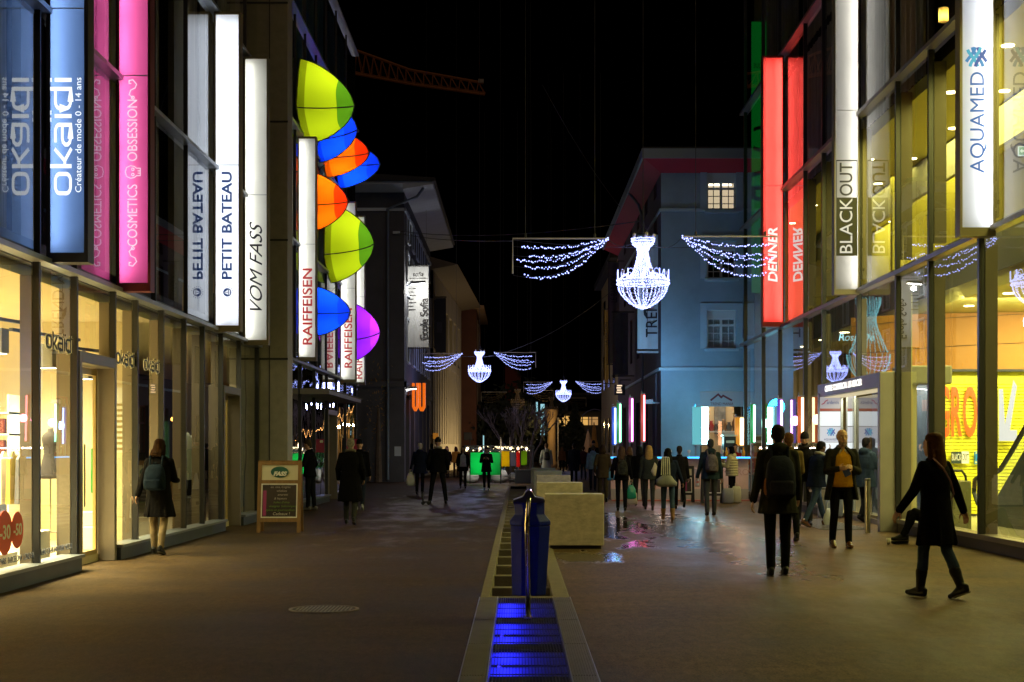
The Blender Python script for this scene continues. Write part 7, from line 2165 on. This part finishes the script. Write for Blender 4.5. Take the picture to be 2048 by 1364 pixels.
    if top == 'open' and under:
        q = MB(); q.loft([[tl(p) for p in ell_ring(z, rx * g_, ry * g_ , .004)] for z, rx, ry in ((.90, .168, .130), (.95, .178, .142), (1.08, .168, .138), (1.24, .172, .136), (1.36, .165, .118), (1.43, .11, .088), (1.47, .065, .068))]); fin(q).build("sweater", under, t, remesh=vox * s, smooths=2)
    # hair / hat --------------------------------------------------
    def cap_rings(grow, lo, back):
        return [[hp(p.x, p.y, p.z) for p in ell_ring(z, rx + grow, ry + grow, c + back, n=18, sq=2.1)] for z, rx, ry, c in hr if z >= lo]
    hm_ = cloth("hair_%d_%d_%d" % tuple(int(v * 200) for v in hcol), hcol, 30, .35, .6)
    if hair != 'none':
        q = MB()
        top_r = [[hp(p.x, p.y, p.z) for p in ell_ring(z, rx, ry, c, n=18, sq=2.1)] for z, rx, ry, c in ((1.60, .066, .06, -.048), (1.64, .080, .080, -.030), (1.69, .083, .098, -.012), (1.735, .074, .092, -.010), (1.762, .05, .064, -.010), (1.774, .015, .02, -.010))]
        if hair == 'bald':
            q.loft([[hp(p.x, p.y, p.z) for p in ell_ring(z, rx, ry, c, n=18)] for z, rx, ry, c in ((1.60, .064, .055, -.05), (1.64, .077, .072, -.036), (1.675, .078, .074, -.036), (1.69, .06, .05, -.05))])
        elif hair == 'beanie':
            q.loft([[hp(p.x, p.y, p.z) for p in ell_ring(z, rx, ry, c, n=18, sq=2.1)] for z, rx, ry, c in ((1.655, .082, .104, 0), (1.69, .086, .108, -.002), (1.74, .078, .098, -.006), (1.785, .05, .065, -.01), (1.80, .015, .02, -.01))])
        else:
            q.loft(top_r)
            q.cap(hp(0, -.06, 1.62), .055, hp(0, -.065, 1.57), .042, 10)
        if hair in ('long', 'bob', 'verylong'):
            lo = {'bob': 1.50, 'long': 1.36, 'verylong': 1.27}[hair]
            q.loft([[hp(p.x, p.y, p.z) for p in ell_ring(z, rx, ry, c, n=18, sq=2.2)] for z, rx, ry, c in ((lo, .085, .035, -.105), (lo + .06, .105, .05, -.095), (1.52, .098, .062, -.075), (1.60, .090, .075, -.05), (1.67, .082, .08, -.03))])
            for sx in (-1, 1): q.cap(hp(sx * .078, .01, 1.66), .022, hp(sx * .088, -.02, max(lo + .03, 1.42)), .026, 8)
            random.seed(int(px))
            for k in range(9): 
                xx = -.08 + .02 * k; q.cap(hp(xx, -.085, 1.58), .02, hp(xx * 1.15, -.12, lo + random.uniform(-.03, .02)), .012, 6)
        fin(q).build("hat" if hair == 'beanie' else "hair", hm_, t, remesh=vox * s * .9, smooths=1)
    if beard:
        q = MB(); q.loft([[hp(p.x, p.y, p.z) for p in ell_ring(z, rx, ry, c, n=14)] for z, rx, ry, c in ((1.505, .03, .03, .06), (1.525, .05, .052, .046), (1.555, .062, .07, .030), (1.585, .066, .06, .028))]); fin(q).build("beard", cloth("beard_hair", (.025, .018, .012), 30, .4), t, remesh=vox * s * .9)
    if facefeat:
        for sx in (-1, 1):
            q = MB(); q.ell(hp(sx * .031, .086, 1.641), (.014, .010, .008), 8, 6); fin(q).build("eye", mat("eye_white", (.5, .46, .42), .3), t, smooth=True)
            q = MB(); q.ell(hp(sx * .031, .094, 1.641), (.007, .005, .007), 8, 6); fin(q).build("iris", mat("iris_dark", (.02, .012, .008), .2), t, smooth=True)
            q = MB(); q.cap(hp(sx * .016, .098, 1.664), .006, hp(sx * .05, .086, 1.664), .005, 6); fin(q).build("eyebrow", hm_ if hair != 'beanie' else mat("brow_dark", (.03, .02, .015), .8), t, smooth=True)
        q = MB(); q.cap(hp(-.022, .098, 1.574), .006, hp(.022, .098, 1.574), .006, 6); fin(q).build("mouth", mat("lips", (.26, .09, .07), .5), t, smooth=True)
    if collar is not None:
        q = MB(); q.tube([tl((.085 * math.cos(a_), .005 + .085 * math.sin(a_), 1.505 - .012 * math.sin(a_))) for a_ in [i * .3145 for i in range(21)]], .034, 10)
        fin(q).build("scarf", collar, t, remesh=vox * s, smooths=2)
    Mroot = Matrix.Translation((x0, Y, 0)) @ Matrix.Rotation(R(face), 4, 'Z')
    def loc(p, leaned=True):
        p = tl(p) if leaned else Vector(p)
        return Mroot @ ((p + dz) * s)
    return dict(root=t, s=s, loc=loc, face=R(face), M=Mroot, J={k: Mroot @ ((v + dz) * s) for k, v in J.items()}, tl=lambda p: (tl(p) + dz) * s, Y=Y)
def backpack(pp, label, m, w_=.15, h_=.44, d_=.13, zc=1.19, m2=None, puffy=1.0):
    base = pp['loc']((0, -.13, zc - h_ / 2)); s = pp['s']
    t = thing("backpack", label, "backpack", base, pp['face'], local=True)
    loc0 = pp['tl']((0, -.13, zc - h_ / 2))
    q = MB(); q.loft([ell_ring(z * h_, rx * w_, ry * d_, -ry * d_ * .55, n=22, sq=2.8) for z, rx, ry in ((0, .82, .62), (.06, .97, .9), (.3, 1.02, 1.05), (.6, .96, .95), (.82, .85, .78), (.95, .62, .5), (1, .35, .25))]); q.v = [p * s for p in q.v]; q.build("sack", m, t, smooth=True)
    q = MB(); q.loft([ell_ring(z * h_, rx * w_, .04, -d_ * 1.55, n=18, sq=3) for z, rx in ((.08, .7), (.12, .8), (.36, .8), (.42, .7))]); q.v = [p * s for p in q.v]; q.build("pocket", m2 or m, t, smooth=True)
    for sx in (-1, 1):
        q = MB(); pts = [Vector((sx * w_ * .55, -.02, h_ * .92)), Vector((sx * .10, .02, 1.495 - (zc - h_ / 2))), Vector((sx * .115, .16, 1.47 - (zc - h_ / 2))), Vector((sx * .13, .28, 1.30 - (zc - h_ / 2)))]
        q.tube(pts, .018, 6); q.v = [p * s for p in q.v]; q.build("strap", m, t)
    q = MB(); q.tube([Vector((-.03, -.03, h_ * .97)), Vector((-.02, -.05, h_ * 1.06)), Vector((.02, -.05, h_ * 1.06)), Vector((.03, -.03, h_ * .97))], .008, 6); q.v = [p * s for p in q.v]; q.build("handle", m, t)
    return t
def handbag(label, at, wd, ht, m, rz=0, name="hand_bag", cat="bag", drop=.12):
    c = Vector(at) - Vector((0, 0, ht + drop))
    t = thing(name, label, cat, c, rz, local=True)
    q = MB(); q.loft([ell_ring(z * ht, rx * wd / 2, ry * wd * .22, 0, n=16, sq=2.6) for z, rx, ry in ((0, .7, .5), (.08, .98, .95), (.35, 1.05, 1.1), (.65, .86, .8), (.88, .58, .4), (1, .36, .14))])
    for i, v in enumerate(q.v): v.x += .02 * math.sin(v.z * 31); v.y += .015 * math.sin(v.z * 23 + v.x * 20)
    q.build("sack", m, t, smooth=True)
    q = MB(); q.tube([(-wd * .2, 0, ht * .97), (-.02, 0, ht + drop), (.02, 0, ht + drop), (wd * .2, 0, ht * .97)], .007, 6); q.build("handle", m, t)
    return t
blk = cloth("black_coat", (.0045, .0042, .005)); blk2 = cloth("charcoal_coat", (.011, .010, .010)); nav = cloth("navy_coat", (.010, .014, .030))
brn = cloth("brown_coat", (.050, .036, .022)); grn = cloth("dark_green_jacket", (.030, .033, .026))
jean = cloth("blue_jeans", (.035, .055, .095)); djean = cloth("dark_jeans", (.014, .018, .028)); bjean = cloth("beige_jeans", (.17, .125, .075)); btr = cloth("black_trousers", (.007, .007, .008)); gtr = cloth("grey_trousers", (.03, .03, .028))
brshoe = mat("brown_shoe", (.09, .035, .012), .25); brboot = mat("brown_suede_boot", (.16, .075, .025), .8, noise=(8, .2)); blboot = mat("black_boot", (.007, .006, .006), .55, spec=.2)
HANG = (-4, 9, 10, 0)
POCK = (-12, 16, 42, 28)
# left side
p = person("person in black knee coat, beige jeans and blue grey backpack along left shop windows", 318, 1109, 882, -6, (6, 4), (-6, 14), (2, 20, 6, 0), (16, 10, 70, 20), 'coat', blk, bjean, hair='bob', hcol=(.016, .007, .003), skirt=.8, head=(-14, 2))
backpack(p, "blue grey drawstring backpack on the walker by the left shop windows", cloth("denim_pack", (.007, .012, .021)), .165, .40, .12, 1.17)
p = person("person in black jacket facing the dark glass beside the wooden sandwich board", 620, 1021, 881, 74, (2, 2), (-3, 4), (14, 10, 58, 10), POCK, 'jacket', blk, btr, hair='short', hcol=(.05, .035, .02), shoe=mat("white_soled_shoe", (.10, .09, .08), .5), head=(0, 14))
p = person("person in long black overcoat with grey hair walking away left of the stone channel", 701, 1049, 879, 0, (8, 4), (-8, 16), POCK, POCK, 'longcoat', blk, gtr, hair='short', hcol=(.16, .14, .12), girth=1.1, collar=cloth("grey_scarf", (.12, .10, .08)), skirt=.9)
p = person("person in black beanie half hidden beside the long black overcoat", 719, 1021, 881, 0, (10, 4), (-10, 16), HANG, HANG, 'jacket', blk, djean, hair='beanie', hcol=(.006, .006, .007), shoe=mat("pale_trainer", (.25, .25, .24), .5))
p = person("person with white hair in hooded navy coat holding a white carrier bag", 840, 990, 888, -4, (-2, 10), (-4, 6), (0, 16, 6, 0), POCK, 'parka', nav, btr, hair='short', hcol=(.45, .45, .44), hood=True, girth=1.12)
handbag("white carrier bag hanging from the hand of the white haired walker", p['J']['handL'] + Vector((0, 0, .02)), .30, .46, mat("white_plastic", (.52, .55, .52), .5, noise=(3, .12)), .2, drop=.08)
p = person("person in black jacket standing with legs wide apart in the left lane", 876, 1008, 877, 0, (2, 2), (-2, 2), POCK, POCK, 'jacket', blk, btr, hair='beanie', hcol=(.010, .010, .011), hip=9, girth=1.12, collar=cloth("fur_collar", (.22, .20, .17)))
Ysc = GY(1010); t = thing("kick_scooter", "small dark scooter standing at the wide standing walker's left foot", "scooter", (X_(850, Ysc), Ysc, 0))
q = MB(); q.box(X_(844, Ysc), X_(860, Ysc), Ysc - .05, Ysc + .05, .06, .10); q.build("deck", black, t, bevel=.01)
q = MB(); q.tube([(X_(846, Ysc), Ysc, .1), (X_(845, Ysc), Ysc, .3)], .03, 8); q.build("stem", black, t)
for px in (846, 857):
    q = MB(); q.lathe([(.05, -.02), (.05, .02)], (X_(px, Ysc), Ysc, .052), 16, 'y'); q.build("wheel", black, t)
p = person("person in black jacket coming forward just right of the wide standing one", 894, 956, 893, 170, (10, 5), (-12, 20), POCK, HANG, 'parka', blk2, gtr, hair='long', hcol=(.02, .014, .01))
p = person("person in ochre yellow jacket seen against the cream house", 912, 955, 894, 10, (6, 4), (-6, 10), HANG, POCK, 'jacket', cloth("ochre_jacket", (.42, .20, .03)), cloth("brown_trousers", (.05, .028, .015)), hair='bob', hcol=(.05, .015, .012))
p = person("person in open black jacket over pale grey top near the green screen", 926, 977, 894, 185, (8, 4), (-8, 14), (4, 14, 40, 20), POCK, 'open', blk, btr, hair='bob', hcol=(.018, .012, .01), under=cloth("pale_grey_top", (.36, .37, .40)), facefeat=True)
p = person("person with grey scarf looking down at a phone before the green screen", 973, 981, 894, 178, (7, 4), (-7, 14), (16, 12, 100, 42), (16, 12, 100, 42), 'parka', blk, btr, hair='short', hcol=(.035, .025, .02), head=(0, 24), facefeat=True, collar=cloth("light_grey_scarf", (.26, .25, .26), 20, .5), shoe=mat("grey_trainer", (.12, .12, .13), .5))
t = thing("phone", "small phone held by the scarf wearer", "phone", p['loc']((0, .30, 1.30)), R(178), local=True)
q = MB(); q.box(-.035, .035, -.004, .004, -.07, .07); q.build("casing", black, t, bevel=.003)
q = MB(); q.box(-.031, .031, -.006, -.0045, -.064, .064); q.build("screen", glow("phone_screen", (.5, .6, .7), .8), t)
p = person("person in long white coat with small black backpack beyond the marble blocks", 1093, 968, 887, 4, (5, 4), (-5, 8), POCK, HANG, 'longcoat', cloth("white_coat", (.40, .46, .46), 4, .1), btr, hair='short', hcol=(.10, .07, .05), skirt=.7)
backpack(p, "small black backpack on the white coat", mat("black_pack", (.010, .010, .011), .5), .13, .34, .1, 1.2)
p = person("person in dark navy coat with short hair right of the marble blocks", 1148, 968, 888, 0, (8, 4), (-8, 14), HANG, HANG, 'coat', nav, btr, hair='short', hcol=(.02, .018, .018), girth=1.14, skirt=.6)
p = person("person in dark maroon jacket and jeans behind the navy coat", 1167, 960, 894, 0, (8, 4), (-8, 14), HANG, HANG, 'jacket', cloth("maroon_jacket", (.03, .008, .012)), djean, hair='short')
p = person("person in light blue hooded jacket beside the brown coat", 1186, 982, 892, -8, (10, 4), (-8, 16), HANG, HANG, 'jacket', cloth("light_blue_jacket", (.17, .24, .29)), djean, hair='short', hcol=(.07, .05, .035), hood=True)
p = person("person in dark knitted hat farther on, above the light blue jacket", 1187, 960, 883, 0, (8, 4), (-8, 14), HANG, HANG, 'jacket', blk, btr, hair='beanie', hcol=(.012, .016, .03))
p = person("person in brown coat with dark hair carrying a blue bag", 1206, 1004, 891, 0, (10, 4), (-6, 12), POCK, HANG, 'parka', brn, cloth("olive_trousers", (.05, .04, .025)), hair='bob', hcol=(.03, .018, .012))
handbag("bright blue bag at the side of the brown coat", p['J']['handR'] + Vector((.0, -.05, .22)), .26, .26, mat("blue_bag", (.02, .16, .42), .4, noise=(4, .2)), .2)
p = person("person in black jacket, backpack and bare ankles beside the puddle", 1243, 1022, 894, 0, (5, 3), (-3, 8), POCK, (6, 12, 8, 0), 'jacket', blk, btr, hair='long', hcol=(.055, .03, .018))
backpack(p, "dark patterned backpack worn beside the puddle", cloth("camo_pack", (.022, .022, .016), 14, .7), .155, .44, .12, 1.17)
handbag("shiny green carrier bag of the walker beside the puddle", p['J']['handR'], .24, .34, mat("green_bag", (.01, .22, .13), .35, noise=(4, .3)), .1)
p = person("person with brown hair mostly hidden behind the backpack wearer by the puddle", 1259, 1004, 895, 0, (8, 4), (-8, 14), HANG, HANG, 'jacket', blk2, gtr, hair='bob', hcol=(.10, .055, .03))
handbag("pale plastic bag low between the walkers by the bar", Vector((X_(1263, 38), 38, .62)), .30, .42, mat("pale_plastic", (.42, .36, .30), .5, noise=(3, .15)), .1)
p = person("person in black coat directly behind the long blond hair", 1279, 1012, 892, 0, (14, 4), (-10, 26), HANG, HANG, 'jacket', blk, gtr, hair='bob', hcol=(.012, .010, .010))
p = person("person with long blond hair in dark green jacket walking to the bar", 1298, 1021, 893, -4, (10, 4), (-6, 14), HANG, POCK, 'jacket', grn, gtr, hair='verylong', hcol=(.34, .20, .065))
handbag("cream shoulder bag under the arm beside the blond hair", p['loc']((.21, -.04, 1.33)), .30, .34, mat("cream_canvas", (.48, .40, .26), .7, noise=(5, .25)), .5, drop=.02)
p = person("person with black hair, blue jeans and tall brown boots", 1336, 1042, 899, 4, (12, 6), (-4, 10), (-10, 14, 10, 0), (8, 22, 14, 0), 'jacket', nav, jean, hair='long', hcol=(.008, .008, .009), girth=1.08, boots=brboot)
handbag("grey shoulder bag slung at the back of the brown boots walker", p['loc']((-.08, -.2, 1.12)), .42, .24, mat("grey_canvas_bag", (.13, .125, .12), .6, noise=(6, .2)), 0, drop=.02)
t = thing("striped_scarf", "black and white striped scarf hanging over the shoulder of the brown boots walker", "scarf", p['loc']((-.1, -.15, 1.1)), p['face'], local=True)
q = MB()
for k in range(9):
    x = -.08 + .02 * k; q.cur = k % 2
    pts = [(x * .7, .05, .38), (x * .9, -.01, .36), (x, -.03, .2), (x * 1.1, -.035, .0)]
    for a, b in zip(pts[:-1], pts[1:]):
        q.add([(a[0], a[1], a[2]), (a[0] + .02, a[1], a[2]), (b[0] + .02, b[1], b[2]), (b[0], b[1], b[2]), (a[0], a[1] + .012, a[2]), (a[0] + .02, a[1] + .012, a[2]), (b[0] + .02, b[1] + .012, b[2]), (b[0], b[1] + .012, b[2])], [(0, 1, 2, 3), (7, 6, 5, 4), (0, 3, 7, 4), (1, 5, 6, 2)])
q.build("cloth", [cloth("white_stripe", (.45, .43, .42)), cloth("black_stripe", (.015, .015, .018))], t)
p = person("person in dark grey jacket walking ahead of the brown boots", 1359, 1018, 893, 0, (6, 4), (-12, 34), HANG, HANG, 'jacket', blk2, btr, hair='short', hcol=(.03, .022, .018))
p = person("person in dark green jacket with worn backpack and bottle before the bar", 1421, 1031, 880, 2, (-4, 8), (6, 4), (0, 14, 6, 0), HANG, 'jacket', cloth("teal_jacket", (.014, .024, .026)), cloth("grey_jeans", (.035, .036, .034)), hair='short', hcol=(.03, .03, .028), girth=1.04, hood=True)
backpack(p, "worn grey brown backpack on the bottle carrier", cloth("grey_pack", (.085, .068, .058), 9, .5), .145, .42, .13, 1.2)
c = p['J']['handL']; t = thing("water_bottle", "small clear bottle in the hand of the backpack wearer at the bar", "bottle", c - Vector((0, 0, .14)), local=True)
q = MB(); q.lathe([(.03, 0), (.033, .02), (.033, .13), (.014, .17), (.014, .2)], (0, 0, 0), 14); q.build("body", mat("clear_plastic", (.5, .55, .6), .1, spec=.9), t, smooth=True)
q = MB(); q.lathe([(.0335, .05), (.0335, .1)], (0, 0, 0), 14, cap=False); q.build("label_band", mat("pink_label", (.5, .15, .15), .5), t)
p = person("person in cream puffer coat with black hair standing at the bar", 1464, 1006, 894, 62, (2, 2), (-2, 3), (14, 10, 95, 10), (18, 8, 100, 10), 'jacket', cloth("cream_puffer", (.46, .42, .26), 5, .12), btr, hair='long', hcol=(.008, .007, .007), puff=.03, hood=True, shoe=blboot)
# right side, nearest
p = person("person with dark blue backpack walking away, largest figure at centre right", 1556, 1151, 853, -2, (-3, 6), (7, 4), (-8, 12, 14, 0), (4, 11, 26, 10), 'parka', cloth("dark_jacket", (.016, .016, .013)), btr, hair='short', hcol=(.012, .009, .010), hood=True, girth=1.08)
backpack(p, "dark blue backpack with brown side pocket, largest of the backpacks", cloth("navy_pack", (.012, .014, .026)), .175, .50, .14, 1.15, cloth("navy_pocket", (.018, .018, .03)))
t = thing("side_pouch", "brown mesh pouch at the side of the largest backpack", "pouch", p['loc']((-.15, -.21, .94)), p['face'], local=True)
q = MB(); q.loft([ell_ring(z, rx, .05, 0, n=14) for z, rx in ((0, .03), (.04, .045), (.16, .04), (.2, .02))]); q.build("pouch", cloth("brown_mesh", (.15, .06, .025)), t, smooth=True)
p = person("person in brown jacket hidden behind the largest backpack wearer", 1578, 1082, 869, 0, (6, 4), (-6, 12), HANG, (10, 10, 60, 20), 'jacket', cloth("tan_jacket", (.11, .075, .035)), btr, hair='short', hcol=(.10, .045, .02))
p = person("person with beard, glasses and dark cap holding a phone to the ear", 1609, 1052, 869, 176, (6, 4), (-6, 12), (30, 30, 138, 20), HANG, 'jacket', blk2, gtr, hair='beanie', hcol=(.02, .018, .02), beard=True, facefeat=True, head=(-12, 6), collar=cloth("dark_scarf", (.035, .028, .03)))
t = thing("glasses", "thin framed glasses on the bearded face", "glasses", p['loc']((0, .1, 1.64)), p['face'] + R(-12), local=True)
for sx in (-1, 1):
    q = MB(); q.tube([(sx * .034 + .024 * math.cos(a), .012, .02 * math.sin(a)) for a in [i * .7 for i in range(10)]], .003, 5); q.build("rim", alu, t)
p = person("person in navy jacket and jeans striding right with head bowed", 1632, 1054, 880, -58, (26, 6), (-22, 10), HANG, (10, 10, 60, 10), 'jacket', nav, jean, hair='short', hcol=(.01, .009, .009), lean=10, head=(0, 14), shoe=brshoe, girth=1.1, collar=cloth("pale_hood_lining", (.30, .29, .27)), sk=mat("dark_skin", (.10, .05, .03), .5))
handbag("white carrier bag at the leg of the striding navy jacket", P(1658, 1004, 28.5), .22, .32, mat("white_plastic", (.52, .55, .52), .5, noise=(3, .12)), .1)
p = person("balding person in mustard sweater and dark open coat walking towards us", 1683, 1097, 862, 182, (5, 3), (-6, 12), (10, 12, 92, 46), (14, 14, 84, 44), 'open', cloth("dark_overcoat", (.016, .015, .013)), btr, hair='bald', hcol=(.045, .03, .02), under=cloth("mustard_sweater", (.40, .185, .012), 40, .15), facefeat=True, shoe=brshoe, girth=1.05, head=(4, 2), beard=True)
for o in list(p['root'].children):
    if o.name.startswith("beard"): o.data.materials[0] = mat("stubble", (.20, .12, .08), .8)
q = MB(); base = p['tl']((0, 0, 0))
for sx in (-1, 1):
    q.prism([p['tl']((sx * .012, .088, 1.455)), p['tl']((sx * .075, .05, 1.50)), p['tl']((sx * .085, .02, 1.455)), p['tl']((sx * .06, .095, 1.395))], (0, .012, .004))
q.build("shirt_collar", mat("shirt_white", (.62, .55, .48), .7), p['root'])
hm = (p['J']['handL'] + p['J']['handR']) / 2
t = thing("wallet", "dark blue folded wallet held in both hands of the mustard sweater wearer", "wallet", hm + Vector((.0, -.03, -.05)), R(182), local=True)
q = MB(); q.box(-.05, .05, -.012, .012, -.075, .075); q.build("cover", mat("wallet_blue", (.02, .03, .14), .5), t, bevel=.005)
t.rotation_euler = (R(-20), R(28), R(182))
p = person("person in hooded blue grey parka going through the entrance", 1731, 1044, 877, -52, (8, 4), (-10, 18), HANG, (22, 8, 26, 0), 'parka', cloth("slate_parka", (.022, .034, .045)), btr, hair='short', hcol=(.012, .010, .009), hood=True, girth=1.06, sk=MATS["dark_skin"])
p = person("person with long brown hair in black coat and ankle boots, nearest on the right", 1872, 1196, 870, 34, (12, 6), (-9, 18), (10, 22, 18, 0), (-10, 26, 8, 0), 'coat', blk, jean, hair='verylong', hcol=(.065, .026, .010), lean=3, boots=blboot, skirt=.75, head=(14, 0))
t = thing("shoulder_strap", "thin pink bag strap crossing the back of the black coat", "bag strap", p['loc']((0, -.15, 1.2)), p['face'], local=True)
q = MB(); b0 = Vector((0, -.15, 1.2)); q.tube([(Vector(v) - b0) * p['s'] for v in ((-.10, -.06, 1.49), (-.04, -.148, 1.38), (.06, -.162, 1.24), (.15, -.13, 1.10), (.185, -.05, 1.03))], .010, 6); q.build("strap", mat("pink_strap", (.40, .22, .22), .6), t)
# the seated person against the right wall
p = person("person seated on the ground against the right wall in dark clothes", 1850, 1090, 900, 90, (118, 92), (112, 96), (-6, 12, 40, 30), (-6, 12, 40, 30), 'jacket', blk, btr, hair='beanie', hcol=(.01, .01, .01), Y=23.4, hgt=1.7, X=6.55, lean=-4)
# behind the bar
p = person("bar keeper in red top behind the counter", 1470, 1000, 886, 180, (2, 2), (-2, 3), (16, 10, 80, 20), (16, 10, 80, 20), 'jacket', cloth("red_top", (.30, .02, .03)), btr, hair='short', hcol=(.05, .03, .02), Y=45.2, hgt=1.62, facefeat=True)
p = person("person in rust brown jacket far off at the parasols", 1124, 945, 895, 0, (6, 4), (-6, 12), HANG, HANG, 'jacket', cloth("rust_jacket", (.20, .09, .04)), btr, hair='bob', hcol=(.20, .10, .05))
p = person("person in black far off between the blue glow and the parasols", 1136, 941, 896, 0, (6, 4), (-6, 12), HANG, HANG, 'coat', blk, btr, hair='short')
fit_texts()
